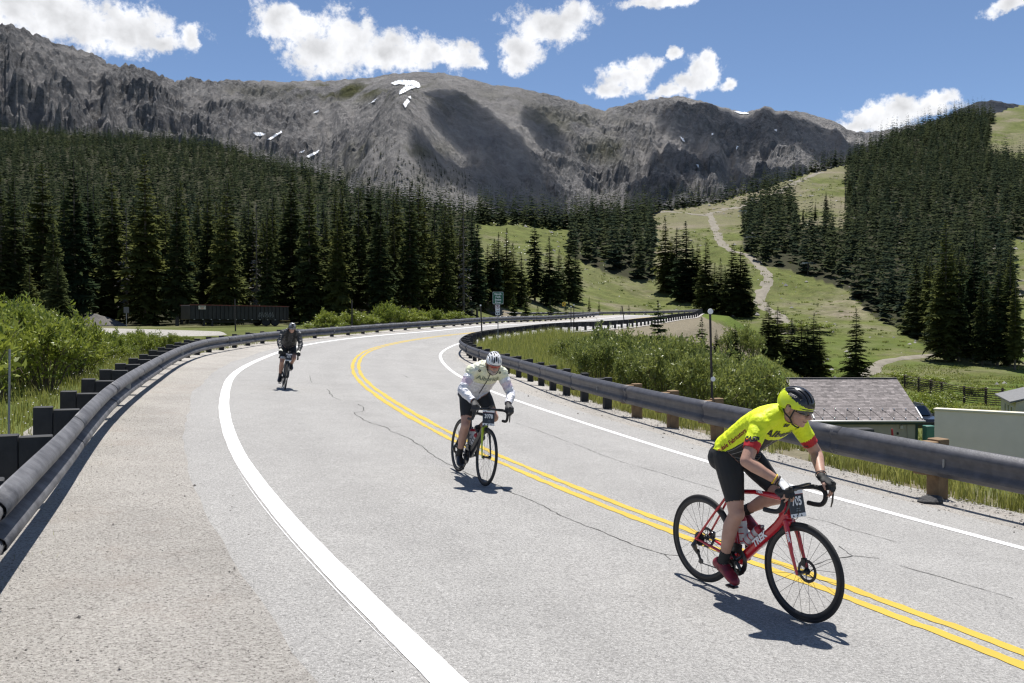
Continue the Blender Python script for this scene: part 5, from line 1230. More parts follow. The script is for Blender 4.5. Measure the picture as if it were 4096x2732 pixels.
# log fence behind the shed
M['log'] = pmat('dark_log', (.042, .028, .022), .85, 0, (.075, .05, .04), 5)
def fence(posts, h, label):
    root = empty('log_fence', (0, 0, 0), 0, label, 'fence'); Pp = []
    for (px, Y) in posts: x = (px - CX) / F * Y; Pp.append(Vector((x, Y, ground_z(x, Y))))
    for p in Pp:
        mb = MB(); mb.tube([p + Vector((0, 0, -.2)), p + Vector((0, 0, h + .12))], [.13, .11], 7); mb.build('post', M['log'], root)
        for k in range(8): mb = MB(); mb.box(p + Vector((.0, -.14, h * (k + .75) / 8)), (.42, .16, .09)); mb.build('rail_end', M['log'], root)
    for a, b in zip(Pp[:-1], Pp[1:]):
        for k in range(8): z = h * (k + .9) / 8; mb = MB(); mb.tube([a + Vector((-.12, -.05 * (k % 2), z)), (a + b) / 2 + Vector((0, 0, z - .04)), b + Vector((.12, -.05 * (k % 2), z + .02))], [.05, .055, .045], 6); mb.build('rail', M['log'], root)
fence([(905, 124), (919, 119), (931, 114), (942, 109), (964.6, 101), (986.3, 95), (1003, 90)], 1.9, 'dark split-rail log fence crossing the meadow behind the shed')
# house at the right edge
M['house_roof'] = pmat('grey_house_roof', (.13, .13, .135), .85, 0, (.20, .20, .20), 5, 5, .3, .7, .3, 20, .01); M['glass_dark'] = pmat('dark_window', (.015, .018, .022), .08, 0, spec=.8)
c1, c2 = at(996.8, 393.6, 75), at(1012, 401.4, 67); dv = (c2 - c1); dv.z = 0; Lh = dv.length; dv.normalize(); an = math.atan2(dv.y, dv.x)
gz4 = -6.3; hs = empty('house', (c1.x, c1.y, gz4), an, 'pale house with grey roof cut by the right edge', 'house'); he = c1.z - gz4     # local x along the left wall towards us, local y to the house side
mb = MB(); mb.box((Lh / 2, 4.3, (he - .1) / 2), (Lh - .6, 8., he - .1)); mb.add([(Lh - .3, .3, he - .1), (Lh - .3, 8.3, he - .1), (Lh - .3, 4.3, he + 1.15), (.3, .3, he - .1), (.3, 8.3, he - .1), (.3, 4.3, he + 1.15)], [(0, 1, 2), (3, 5, 4)]); mb.build('wall', pmat('house_cream', (.55, .52, .44), .8), hs, smooth=False)
mb = MB()
for ya, yb in ((-.15, 4.3), (8.75, 4.3)):
    mb.add([(-.1, ya, he - .02), (Lh + .1, ya, he - .02), (Lh + .1, yb, he + 1.28), (-.1, yb, he + 1.28), (-.1, ya, he - .14), (Lh + .1, ya, he - .14), (Lh + .1, yb, he + 1.16), (-.1, yb, he + 1.16)], [(0, 1, 2, 3), (4, 7, 6, 5), (0, 4, 5, 1), (1, 5, 6, 2), (3, 7, 4, 0)])
rf = mb.build('roof', M['house_roof'], hs, smooth=False)
mb = MB(); mb.tube([(Lh * .3, 3.0, he + .8), (Lh * .3, 3.0, he + 2.0)], .14, 10); mb.build('chimney_pipe', M['black'], rf)
for x in (Lh * .35, Lh * .55, Lh * .75): w_ = MB(); w_.box((x, .285, he - 1.0), (.5, .05, .9)); w_ = w_.build('window', M['white'], hs); mb = MB(); mb.box((x, .255, he - 1.0), (.4, .03, .8)); mb.build('pane', M['glass_dark'], w_)
mb = MB(); mb.box((Lh + .5, 3.6, he - .45), (1.5, 4.6, .12)); mb.build('porch_roof', M['cap'], hs); mb = MB(); mb.box((Lh - .27, 3.6, he - 1.3), (.06, 3.4, 1.3)); mb.build('window', M['glass_dark'], hs)
for y in (1.6, 3.6, 5.6): mb = MB(); mb.box((Lh + 1.1, y, (he - .5) / 2), (.1, .1, he - .5)); mb.build('porch_post', M['cap'], hs)
# ski lift towers and dead trunk on the hill
def lift(px, top, base, label):
    h = terrain_ray(px, base); e = empty('lift_tower', h, R(20), label, 'tower'); H_ = at(px, top, h.y).z - h.z
    mb = MB(); mb.tube([(0, 0, -.3), (0, 0, H_)], [.42, .3], 8); mb.build('mast', M['pole_dark'], e); mb = MB(); mb.box((0, 0, H_), (5.2, .35, .35)); mb.build('cross_arm', M['gutter'], e)
    for s in (-1, 1): mb = MB(); mb.box((s * 2.4, 0, H_ - .35), (.3, 2.6, .3)); mb.build('sheave_train', M['gutter'], e)
lift(808, 263, 277, 'grey ski lift tower at the edge of the right-hand wood'); lift(751, 237, 252, 'small ski lift tower beside the upper spruce block'); lift(743, 211, 226, 'small ski lift tower at the top corner of the spruce block')
h = terrain_ray(845, 210)
if h is not None: mb = MB(); Hd = at(845, 172, h.y).z - h.z; mb.tube([(0, 0, -.3), (.1, 0, Hd * .5), (-.1, 0, Hd)], [.3, .2, .05], 6); o = mb.build('dead_trunk', M['pole_dark']); o.location = h; tag(o, 'bare dead trunk standing at the edge of the upper meadow', 'trunk')
# dark stone at the foot of the nearest timber post
r = random.Random(9); mb = MB(); mb.ball((0, 0, .03), (.20, .13, .075), 12); mb.v = [tuple(c * r.uniform(.86, 1.14) for c in p) for p in mb.v]; o = mb.build('rock', pmat('dark_stone', (.035, .034, .036), .9, 0, (.07, .068, .066), 9, bmp=.6, bscale=25, bdist=.02), smooth=False)
p = hitG(930, 502); o.location = (p[0], p[1], float(G(*p)) - .02); o.rotation_euler.z = .5; tag(o, 'dark stone lying at the foot of the nearest timber rail post', 'rock')

# ------------------------------------------------------------------ bicycles
M['carbon'] = pmat('black_carbon', (.012, .012, .013), .35, 0, coat=.3); M['alloy'] = pmat('grey_alloy', (.30, .30, .31), .35, .9); M['tape'] = pmat('black_bar_tape', (.016, .016, .017), .7, bmp=.4, bscale=180, bdist=.002)
M['rim'] = pmat('matt_black_rim', (.016, .016, .017), .45); M['rotor'] = pmat('brake_rotor', (.06, .06, .065), .4, .7); M['bottle'] = pmat('milky_bottle', (.62, .62, .63), .4, transl=.25); M['red_plastic'] = pmat('red_plastic', (.33, .015, .03), .4)
M['plate'] = pmat('race_plate_dark', (.035, .04, .05), .5); M['saddle'] = pmat('black_saddle', (.014, .014, .014), .5)
WR = .338; BB = Vector((-.085, 0, .27)); RA = Vector((-.487, 0, WR)); FA = Vector((.487, 0, WR)); PED = Vector((.032, 0, -.169))
HT0, HT1 = Vector((.345, 0, .69)), Vector((.298, 0, .845)); STC = Vector((-.225, 0, .775)); STEM = Vector((.385, 0, .895))
def wheel(parent, c, deep, disc, spoke_mesh, nsp=24, rear=False):
    rm = MB(); o = WR - .024; i = o - deep
    rm.lathe([(o, -.011), (o - .004, -.013), (i + deep * .45, -.0125), (i + .004, -.006), (i, 0), (i + .004, .006), (i + deep * .45, .0125), (o - .004, .013), (o, .011), (o - .006, 0)], 72, 'y', closed=True)
    w = rm.build('wheel', M['rim'], parent); w.location = c
    t = MB(); t.lathe([(WR - .014 + .0145 * math.cos(a), .0145 * math.sin(a)) for a in [2 * math.pi * k / 12 for k in range(12)]], 72, 'y', closed=True); t.build('tyre', M['tyre'], w)
    h = MB(); h.lathe([(.004, -.055), (.016, -.055), (.02, -.035), (.012, -.02), (.012, .02), (.02, .035), (.016, .055), (.004, .055)], 18, 'y'); h.build('hub', M['carbon'], w)
    for k in range(nsp):
        s = obj('spoke', spoke_mesh, w); a = 2 * math.pi * k / nsp; side = 1 if k % 2 else -1
        p = Vector((.02 * math.cos(a + side * .9), side * .03, .02 * math.sin(a + side * .9))); q = Vector((i * math.cos(a), 0, i * math.sin(a))) * 1.0
        d = q - p; s.location = p; s.rotation_euler = d.to_track_quat('Z', 'Y').to_euler(); s.scale = (1, 1, d.length)
    v = MB(); v.tube([(0, 0, -i + .002), (0, 0, -i + .045)], .003, 5); v = v.build('valve', M['carbon'], w); v.rotation_euler.y = R(170)
    if disc:
        d = MB(); d.lathe([(.058, -.001), (.080, -.001), (.080, .001), (.058, .001)], 40, 'y', (0, .045, 0), closed=True)
        for k in range(6):
            a = k * math.pi / 3; d.tube([(.02 * math.cos(a), .045, .02 * math.sin(a)), (.06 * math.cos(a + .5), .045, .06 * math.sin(a + .5))], .004, 4)
        d.lathe([(.001, .040), (.024, .040), (.024, .050), (.001, .050)], 16, 'y'); d.build('brake_rotor', M['rotor'], w)
    if rear:
        for k in range(8):
            cs = MB(); r = .055 - k * .0043; y = -.034 - k * .0038; cs.lathe([(.012, y - .001), (r, y - .001), (r, y + .001), (.012, y + .001)], 26, 'y', closed=True); cs.build('sprocket', M['rotor'], w)
    return w
_sp = MB(); _sp.tube([(0, 0, 0), (0, 0, 1)], .0013, 4); SPOKE = _sp.mesh('spoke', M['carbon'])
BAR = []
for s in (-1, 1):
    BAR.append([(STEM.x, s * .0, STEM.z), (STEM.x, s * .13, STEM.z), (STEM.x + .02, s * .185, STEM.z), (STEM.x + .075, s * .205, STEM.z - .01), (STEM.x + .098, s * .21, STEM.z - .035), (STEM.x + .095, s * .214, STEM.z - .08), (STEM.x + .065, s * .217, STEM.z - .118), (STEM.x + .015, s * .219, STEM.z - .13), (STEM.x - .055, s * .22, STEM.z - .132)])
def smooth_path(P, per=6): return [tuple(p) for p in catmull(np.array(P), per)]
def bicycle(label, mat_main, mat_fork, deep, disc, number, frame_txt=None, fork2=None, cables=True, bottle_cage=True):
    b = empty('road_bicycle', (0, 0, 0), 0, label, 'bicycle')
    f = MB(); ax = Vector((0, 1, 0))
    f.tube([HT0 + Vector((0, 0, -.01)), (HT0 + HT1) / 2, HT1], [.036, .030, .030], 14)
    f.tube([STC + Vector((.01, 0, -.015)), STC.lerp(HT1, .5) + Vector((0, 0, -.006)), HT1 + Vector((.0, 0, -.03))], [.020, .020, .030], 12, flat=((0, 0, 1), .85))
    f.tube([BB, BB.lerp(HT0, .15), BB.lerp(HT0, .8), HT0 + Vector((.005, 0, .035))], [.040, .037, .036, .036], 14)
    f.tube([BB, STC + Vector((-.006, 0, .02))], [.026, .017], 12); f.lathe([(.001, -.042), (.026, -.042), (.028, 0), (.026, .042), (.001, .042)], 18, 'y', BB)
    f.ball(HT0 + Vector((-.035, 0, .0)), (.045, .026, .045), 12)
    for s in (-1, 1):
        f.tube([BB + Vector((-.02, s * .03, 0)), BB.lerp(RA, .35) + Vector((0, s * .042, 0)), RA + Vector((.02, s * .062, 0)), RA + Vector((-.012, s * .064, 0))], [.016, .012, .009, .012], 10)
        f.tube([STC + Vector((-.005, s * .014, -.055)), STC.lerp(RA, .5) + Vector((0, s * .042, -.02)), RA + Vector((.0, s * .062, .01))], [.010, .0085, .008], 10)
    fr = f.build('frame', mat_main, b)
    k = MB(); k.ball(HT0 + Vector((.004, 0, -.035)), (.038, .045, .034), 12); k.tube([HT0 + Vector((.005, 0, -.06)), HT0 + Vector((0, 0, .01))], .028, 12)
    fk = k.build('fork', mat_fork, b)
    for s in (-1, 1):
        q = MB(); q.tube([HT0 + Vector((.008, s * .034, -.025)), HT0.lerp(FA, .33) + Vector((.003, s * .048, 0)), HT0.lerp(FA, .66) + Vector((-.004, s * .053, 0)), FA + Vector((-.008, s * .055, .01)), FA + Vector((0, s * .055, -.012))], [.022, .020, .015, .011, .011], 12, flat=((0, 1, 0), .65))
        q.build('fork_blade', (fork2 if (fork2 and s > 0) else mat_fork), fk)
    wheel(b, RA, deep, disc, SPOKE, 24, True); wheel(b, FA, deep, disc, SPOKE, 24)
    m = MB(); m.tube([STC, STC + Vector((-.035, 0, .12)), (-.258, 0, .925)], [.0145, .0135, .0135], 12); m.build('seatpost', M['carbon'], b)
    m = MB(); rings = []
    for x, w, z, th in [(-.385, .045, .962, .018), (-.36, .068, .965, .025), (-.31, .066, .958, .028), (-.25, .042, .955, .03), (-.19, .024, .955, .03), (-.13, .018, .953, .026), (-.112, .012, .948, .018)]:
        rings.append([Vector((x, w * math.cos(a), z - .012 + th * .5 * math.sin(a) - .012 * abs(math.cos(a)) ** 2)) for a in [2 * math.pi * i / 14 for i in range(14)]])
    m.loft(rings); m.tube([(-.33, .02, .945), (-.30, .022, .925), (-.22, .022, .922), (-.16, .01, .94)], .0035, 5); m.tube([(-.33, -.02, .945), (-.30, -.022, .925), (-.22, -.022, .922), (-.16, -.01, .94)], .0035, 5); m.build('saddle', M['saddle'], b)
    m = MB(); m.tube([HT1, HT1 + Vector((-.009, 0, .035)), HT1 + Vector((-.012, 0, .045))], .019, 12); m.tube([HT1 + Vector((-.012, 0, .04)), STEM], [.018, .016], 12); m.tube([STEM + Vector((0, -.02, 0)), STEM + Vector((0, .02, 0))], .021, 12); m.build('stem', M['carbon'], b)
    hb = MB(); hb.tube([(STEM.x, -.13, STEM.z), (STEM.x, 0, STEM.z), (STEM.x, .13, STEM.z)], .0155, 12); hb = hb.build('handlebar', M['carbon'], b)
    for si, s in enumerate((-1, 1)):
        t = MB(); P = smooth_path(BAR[si][1:], 6); t.tube(P, .0165, 12); t.build('bar_tape', M['tape'], hb)
        h = MB(); h.tube([(STEM.x + .055, s * .203, STEM.z - .005), (STEM.x + .09, s * .208, STEM.z + .004), (STEM.x + .135, s * .210, STEM.z + .018), (STEM.x + .155, s * .211, STEM.z + .045), (STEM.x + .158, s * .211, STEM.z + .062)], [.020, .021, .020, .019, .013], 12, flat=((0, 1, 0), .85)); h.build('brake_hood', M['tape'], hb)
        l = MB(); l.tube([(STEM.x + .148, s * .212, STEM.z + .02), (STEM.x + .158, s * .216, STEM.z - .03), (STEM.x + .148, s * .224, STEM.z - .085), (STEM.x + .132, s * .232, STEM.z - .125)], [.010, .009, .0085, .006], 8, flat=((1, 0, 0), .6)); l.build('brake_lever', M['carbon'], hb)
    # drivetrain on the right side
    y = -.045; cr = MB()
    cr.lathe([(.070, y - .002), (.102, y - .002), (.104, y), (.102, y + .002), (.070, y + .002)], 44, 'y', BB, closed=True); cr.lathe([(.058, y + .008), (.072, y + .008), (.072, y + .011), (.058, y + .011)], 36, 'y', BB, closed=True)
    for kk in range(4): a = kk * math.pi / 2 + .7; cr.tube([BB + Vector((.01 * math.cos(a), y, .01 * math.sin(a))), BB + Vector((.078 * math.cos(a), y, .078 * math.sin(a)))], [.016, .011], 6)
    cr.tube([BB + Vector((0, -.09, 0)), BB + Vector((0, .09, 0))], .015, 12); crk = cr.build('crankset', M['carbon'], b)
    for s, sgn in ((-1, 1), (1, -1)):
        a = MB(); e = BB + PED * sgn; a.tube([BB + Vector((0, s * .072, 0)), e + Vector((0, s * .078, 0))], [.017, .012], 8, flat=((0, 1, 0), .7)); a.build('crank_arm', M['carbon'], crk)
        p = MB(); p.tube([e + Vector((0, s * .075, 0)), e + Vector((0, s * .15, 0))], .007, 8); p.box(e + Vector((.004, s * .118, .002)), (.085, .06, .016), bev=.005); p.build('pedal', M['carbon'], crk)
    ch = MB(); n_ = 14; top = [BB + Vector((.104 * math.cos(a), y, .104 * math.sin(a))) for a in np.linspace(math.pi / 2, -math.pi / 2, 9)]
    jock = RA + Vector((.0, y - .004, -.10)); tens = RA + Vector((.038, y - .004, -.165))
    ch.tube([RA + Vector((0, y - .006, .042))] + top + [tens + Vector((.0, 0, -.012))], .0045, 5); ch.tube([tens + Vector((-.012, 0, 0)), jock + Vector((.012, 0, 0))], .0045, 5); ch.build('chain', M['rotor'], b)
    d = MB(); d.tube([RA + Vector((-.005, -.066, -.01)), RA + Vector((-.012, -.082, -.045)), jock + Vector((0, -.012, 0))], [.014, .024, .012], 8); d.tube([jock, tens], [.012, .009], 8)
    for c in (jock, tens): d.lathe([(.001, -.006), (.021, -.006), (.021, .006), (.001, .006)], 14, 'y', c)
    d.build('rear_derailleur', M['carbon'], b)
    fd = MB(); fd.box(BB + Vector((.0, -.045, .118)), (.10, .012, .03)); fd.build('front_derailleur', M['carbon'], b)
    if disc:
        for c in (FA + Vector((-.035, .052, .055)), RA + Vector((.055, .052, .03))): m = MB(); m.box(c, (.035, .04, .06), bev=.008); m.build('brake_caliper', M['carbon'], b)
    else:
        for c in (HT0 + Vector((.05, 0, -.035)), STC + Vector((-.06, 0, -.075))): m = MB(); m.box(c, (.03, .06, .05), bev=.008); m.build('brake_caliper', M['carbon'], b)
    dt = (HT0 - BB).normalized(); st = (STC - BB).normalized()
    for (p0, ax_, off_) in ((BB + dt * .16, dt, Vector((-dt.z, 0, dt.x)) * .072), (BB + st * .14, st, Vector((st.z, 0, -st.x)) * .078)):
        cg = MB(); c = p0 + off_
        for q in (.0, .055, .10): cg.tube([c + ax_ * q + (off_.normalized() * math.cos(a) + Vector((0, 1, 0)) * math.sin(a)) * .039 for a in np.linspace(.8, 2 * math.pi - .8, 14)], .004, 5)
        cg.tube([c + ax_ * -.01 - off_.normalized() * .037, c + ax_ * .11 - off_.normalized() * .037], .005, 5); cg.build('bottle_cage', mat_main if bottle_cage else M['carbon'], b)
    if cables:
        c = MB(); c.tube(smooth_path([(STEM.x + .02, -.05, STEM.z - .02), (STEM.x + .065, -.02, STEM.z - .09), (STEM.x + .04, .0, STEM.z - .20), (HT0.x + .022, .0, HT0.z + .0)], 5), .0026, 5); c.build('brake_cable', M['carbon'], b)
    # race number plate tied to the bar
    c = Vector((STEM.x + .03, 0, STEM.z - .095)); tilt = Matrix.Rotation(R(-14), 3, 'Y'); ux = Vector((0, 1, 0)); uz = tilt @ Vector((0, 0, 1)); nx = ux.cross(uz)
    rot = Matrix((nx, ux, uz)).transposed()
    pm = MB(); pm.box(c, (.003, .150, .190), rot); pl = pm.build('number_plate', M['plate'], b)
    for z, hgt in ((.078, .032), (-.082, .024)): q = MB(); q.box(c + uz * z + nx * .0025, (.001, .150, hgt), rot); q.build('plate_band', M['white'], pl)
    q = MB(); q.box(c + uz * .060 + nx * .0025, (.001, .150, .004), rot); q.build('plate_stripe', M['sign_red'], pl)
    lettering(number, .082 if len(number) == 3 else .066, c + uz * .012 + nx * .002, ux, uz, M['white'], pl, bold=.003, squeeze=.8)
    for z, w in ((-.038, .032), (-.052, .042)): q = MB(); q.box(c + uz * z + ux * .005 + nx * .0022, (.001, w, .004), rot); q.build('plate_small_print', M['alloy'], pl)
    for yy in (-.05, -.012, .03): q = MB(); q.add([c + uz * -.090 + ux * (yy - .01) + nx * .0034, c + uz * -.090 + ux * (yy + .01) + nx * .0034, c + uz * -.075 + ux * yy + nx * .0034], [(0, 1, 2)]); q.build('plate_logo', M['black'], pl)
    q = MB(); q.tube([STEM + Vector((.0, 0, .015)), STEM + Vector((.06, 0, .03))], .008, 6); q.box(STEM + Vector((.095, 0, .045)), (.085, .05, .016), Matrix.Rotation(R(-22), 3, 'Y'), bev=.006); q.build('bike_computer', M['carbon'], b)
    if frame_txt:
        up = Vector((-dt.z, 0, dt.x)); lettering(frame_txt, .066, BB + dt * .30 + Vector((0, -.0375, 0)) + up * .004, dt, up, M['white'], fr, bold=.003, off=.003, shear=.15)
        lettering(frame_txt, .066, BB + dt * .30 + Vector((0, .0375, 0)) + up * .004, -dt, up, M['white'], fr, bold=.003, off=.003, shear=.15)
        ul = (BB + dt * .29 - up * .0385); lettering(frame_txt, .05, ul, dt, Vector((0, 1, 0)), M['white'], fr, bold=.002, off=.002)
        tt_ = (HT1 - STC).normalized(); lettering(frame_txt, .026, STC.lerp(HT1, .62) + Vector((0, -.0225, .0)), tt_, Vector((-tt_.z, 0, tt_.x)), M['white'], fr, bold=.0012, off=.002)
        lettering(frame_txt, .032, HT0.lerp(FA, .45) + Vector((-.0, -.062, .04)), (FA - HT0).normalized(), Vector((0, 0, 1)).cross(Vector((0, 1, 0))) * -1, M['white'], fk, bold=.002, off=.006)
    return b
def bottle(label, parent_mat, which, cap):
    """bottle sitting in a cage of a bike; placed with the bike's own frame"""
    dt = (HT0 - BB).normalized(); st = (STC - BB).normalized()
    p0, ax_, off_ = ((BB + dt * .16, dt, Vector((-dt.z, 0, dt.x)) * .072), (BB + st * .14, st, Vector((st.z, 0, -st.x)) * .078))[which]
    e = empty('water_bottle', (0, 0, 0), 0, label, 'bottle'); c = p0 + off_ - ax_ * .02; rot = ax_.to_track_quat('Z', 'X').to_matrix()
    def lt(prof, mt, name):
        m = MB(); m.lathe(prof, 20, 'z'); m.v = [tuple(rot @ Vector(v) + c) for v in m.v]; return m.build(name, mt, e)
    lt([(.001, 0), (.034, 0), (.036, .006), (.036, .10), (.031, .112), (.031, .125), (.036, .138), (.036, .165), (.001, .165)], M['bottle'], 'body'); cp = lt([(.037, .162), (.037, .178), (.028, .196), (.016, .200), (.001, .200)], cap, 'cap'); lt([(.012, .198), (.012, .216), (.009, .224), (.001, .225)], M['alloy'], 'nozzle')
    return e

# ------------------------------------------------------------------ riders
def ik(a, b, l1, l2, pole):
    a, b, pole = Vector(a), Vector(b), Vector(pole); d = b - a; D_ = min(d.length, (l1 + l2) * .999); u = d.normalized(); x = (l1 * l1 - l2 * l2 + D_ * D_) / (2 * D_); h = math.sqrt(max(l1 * l1 - x * x, 0)); p = pole - u * pole.dot(u); return a + u * x + p.normalized() * h
M['skin'] = pmat('skin', (.46, .27, .20), .5, 0, (.38, .21, .15), 14, 4, .3, .7, .15, 60, .002)
M['fabric_black'] = pmat('black_lycra', (.011, .011, .012), .7, bmp=.25, bscale=30, bdist=.004)
def capsule(mb, a, b, ra, rb, n=14, mids=()):
    """tapered limb with rounded ends; mids [(t, r, offset vector)]"""
    a, b = Vector(a), Vector(b); pts = [(0, ra, Vector())] + [(t, r, Vector(o)) for t, r, o in mids] + [(1, rb, Vector())]; u = (b - a).normalized(); P = []; Rr = []
    for k in (-.95, -.7, -.35): P.append(a + u * ra * k); Rr.append(ra * math.sqrt(1 - k * k))
    for t, r, o in pts: P.append(a.lerp(b, t) + o); Rr.append(r)
    for k in (.35, .7, .95): P.append(b + u * rb * k); Rr.append(rb * math.sqrt(1 - k * k))
    mb.tube(P, Rr, n)
def ell_ring(c, t, w, d, n=20, side=Vector((0, 1, 0)), sq=2.3):
    t = Vector(t).normalized(); s = (side - t * side.dot(t)).normalized(); q = t.cross(s); out = []
    for k in range(n):
        a = 2 * math.pi * k / n; ca, sa = math.cos(a), math.sin(a); f = (abs(ca) ** sq + abs(sa) ** sq) ** (-1 / sq); out.append(Vector(c) + s * (w * ca * f) + q * (d * sa * f))
    return out
def rider(name_label, P, mtx, vox=.006):
    """P: pose in bicycle coordinates. Returns (root, body verts, faces, normals, bone id, t) with everything linked"""
    root = empty('person', (0, 0, 0), 0, name_label, 'person'); root.matrix_world = mtx
    mb = MB(); bones = []       # (name, a, b, ra, rb)
    sp = [Vector(p) for p in P['spine']]
    for k in range(len(sp) - 1): bones.append(('torso', sp[k], sp[k + 1], P['sw'][k][0] * .92, P['sw'][k + 1][0] * .92, k / (len(sp) - 1), 1 / (len(sp) - 1)))
    sm = catmull(np.array([tuple(p) + tuple(w) for p, w in zip(sp, P['sw'])]), 5); rings = []
    for k in range(len(sm)):
        t = sm[min(k + 1, len(sm) - 1)][:3] - sm[max(k - 1, 0)][:3]; rings.append(ell_ring(sm[k][:3], t, sm[k][3], sm[k][4]))
    mb.loft(rings)
    head, hf, hu = Vector(P['head']), Vector(P['hfwd']).normalized(), None
    hl = Vector((0, 0, 1)).cross(hf).normalized()
    if 'hroll' in P: hl = Matrix.Rotation(P['hroll'], 3, hf) @ hl
    hu = hf.cross(hl).normalized(); Hm = Matrix((hf, hl, hu)).transposed(); hp = lambda x, y, z: head + hf * x + hl * y + hu * z
    nb = sp[-1]; capsule(mb, nb - Vector((.02, 0, .02)), hp(-.03, 0, -.06), .062, .055); bones.append(('neck', nb, hp(-.02, 0, -.05), .062, .058, 0, 1))
    bones.append(('head', hp(0, 0, -.06), hp(0, 0, .05), .075, .09, 0, 1))
    E = lambda c, r, n=16: mb.ball(hp(*c), r, n, rot=Hm)
    E((-.005, 0, .03), (.100, .077, .098), 22); E((.035, 0, -.045), (.062, .062, .072), 18); E((.060, 0, -.082), (.040, .038, .035), 14); E((.082, 0, -.098), (.020, .020, .018), 10)
    E((.074, .030, -.028), (.024, .026, .028), 10); E((.074, -.030, -.028), (.024, .026, .028), 10); E((.072, 0, .03), (.034, .055, .03), 12)
    mb.tube([hp(.092, 0, .012), hp(.110, 0, -.012), hp(.124, 0, -.032), hp(.108, 0, -.042)], [.010, .0125, .016, .012], 10); E((.104, .013, -.040), (.011, .010, .009), 8); E((.104, -.013, -.040), (.011, .010, .009), 8)
    E((.094, 0, -.063), (.012, .026, .0075), 10); E((.090, 0, -.077), (.013, .023, .009), 10)
    for s in (-1, 1): E((-.012, s * .078, -.012), (.024, .010, .034), 10); E((-.008, s * .082, -.004), (.018, .008, .022), 8)
    W = {}
    for s, q in ((-1, 'R'), (1, 'L')):
        hip, ank = Vector(P['hip' + q]), Vector(P['ank' + q]); knee = ik(hip, ank, P.get('lt', .435), P.get('ls', .425), Vector((1, s * P.get('kout', .06), .15)))
        back = (hip - ank).cross(Vector((0, 1, 0))).normalized()
        if back.x > 0: back = -back
        mb.ball(hip + Vector((-.05, s * .0, -.02)), (.105, .092, .10), 14)
        capsule(mb, hip, knee, .098, .055, 16, [(.35, .090, -back * .012), (.7, .068, -back * .008), (.92, .058, Vector())])
        bones.append(('thigh' + q, hip, knee, .095, .058, 0, 1)); mb.ball(knee + Vector((.012, 0, .0)), (.053, .052, .056), 12)
        sh = (knee - ank); bk = Vector((-1, 0, 0)) - sh.normalized() * Vector((-1, 0, 0)).dot(sh.normalized()); bk.normalize()
        capsule(mb, knee, ank, .053, .036, 16, [(.28, .057, bk * .018), (.5, .050, bk * .012), (.8, .036, Vector())]); bones.append(('shin' + q, knee, ank, .055, .036, 0, 1))
        td = Vector(P['toe' + q]).normalized(); upf = (Vector((0, 0, 1)) - td * td.z).normalized(); heel = ank - upf * .055 - td * .055; rings = []
        for x, w, h, z in [(-.02, .018, .022, .022), (0, .030, .040, .034), (.05, .033, .048, .045), (.10, .036, .042, .040), (.15, .044, .032, .030), (.19, .046, .026, .024), (.225, .036, .020, .020), (.245, .018, .012, .016)]:
            rings.append([heel + td * x + Vector((0, 1, 0)) * (w * math.cos(a)) + upf * (z - .006 + h * math.sin(a)) for a in [2 * math.pi * i / 14 for i in range(14)]])
        mb.loft(rings); capsule(mb, ank, ank - upf * .03, .036, .036, 10); bones.append(('foot' + q, heel + upf * .03, heel + td * .24 + upf * .02, .042, .034, 0, 1))
        sh_, wr = Vector(P['sho' + q]), Vector(P['wri' + q]); el = ik(sh_, wr, P.get('lu', .295), P.get('lf', .262), Vector((-.25, s * P.get('eout', .9), -.35)))
        mb.ball(sh_, (.072, .070, .072), 14); mb.tube([sp[-2] + Vector((0, s * .05, .02)), sh_], [.07, .06], 12)
        capsule(mb, sh_, el, .060, .043, 14, [(.4, .054, Vector()), (.75, .046, Vector())]); capsule(mb, el, wr, .043, .028, 14, [(.25, .045, Vector()), (.6, .036, Vector())])
        bones.append(('uarm' + q, sh_, el, .06, .045, 0, 1)); bones.append(('farm' + q, el, wr, .045, .029, 0, 1))
        # hand: back on top, thumb on the inner side, four fingers curling down over the hood
        d = Vector(P.get('hand' + q, (.86, s * .10, -.42))).normalized(); th = Vector((0, -s, 0)); th = (th - d * th.dot(d)).normalized(); pn = d.cross(th) * (1 if s < 0 else -1)
        if pn.z > 0: pn = -pn
        rings = []
        for x, w, h in [(-.01, .026, .02), (.02, .033, .019), (.055, .041, .016), (.085, .042, .014), (.098, .038, .011)]:
            rings.append([wr + d * x + th * (w * math.cos(a)) - pn * .004 + pn * (h * math.sin(a)) for a in [2 * math.pi * i / 14 for i in range(14)]])
        mb.loft(rings); bones.append(('palm' + q, wr, wr + d * .085, .036, .036, 0, 1))
        for j, (o, l0) in enumerate(((.031, .040), (.0105, .045), (-.0105, .042), (-.030, .033))):
            b0 = wr + d * (.088 - abs(o) * .15) + th * o; c = d.copy(); pts = [b0 - d * .02]; ang = 0; cur = b0; pts.append(cur)
            for l, da in ((l0, 38 + 5 * j), (l0 * .68, 42), (l0 * .55, 24)):
                ang += R(da); dirn = d * math.cos(ang) + pn * math.sin(ang) + th * (.10 * (o / .03)); cur = cur + dirn.normalized() * l; pts.append(cur)
            mb.tube(pts, [.0098, .0100, .0090, .0082, .0062], 10); mb.ball(cur, .0063, 8); bones.append(('finger' + q, pts[1], pts[3], .010, .009, 0, 1)); bones.append(('tip' + q, pts[3], pts[4], .009, .0065, 0, 1))
        b0 = wr + d * .028 + th * .030; p1 = b0 + d * .034 + th * .022 + pn * .012; p2 = p1 + d * .026 + pn * .020; mb.tube([b0 - d * .01 - th * .012, b0, p1, p2], [.013, .0135, .0105, .0075], 10); mb.ball(p2, .0075, 8); bones.append(('finger' + q, b0, p1, .013, .011, 0, 1)); bones.append(('tip' + q, p1, p2, .0105, .0075, 0, 1))
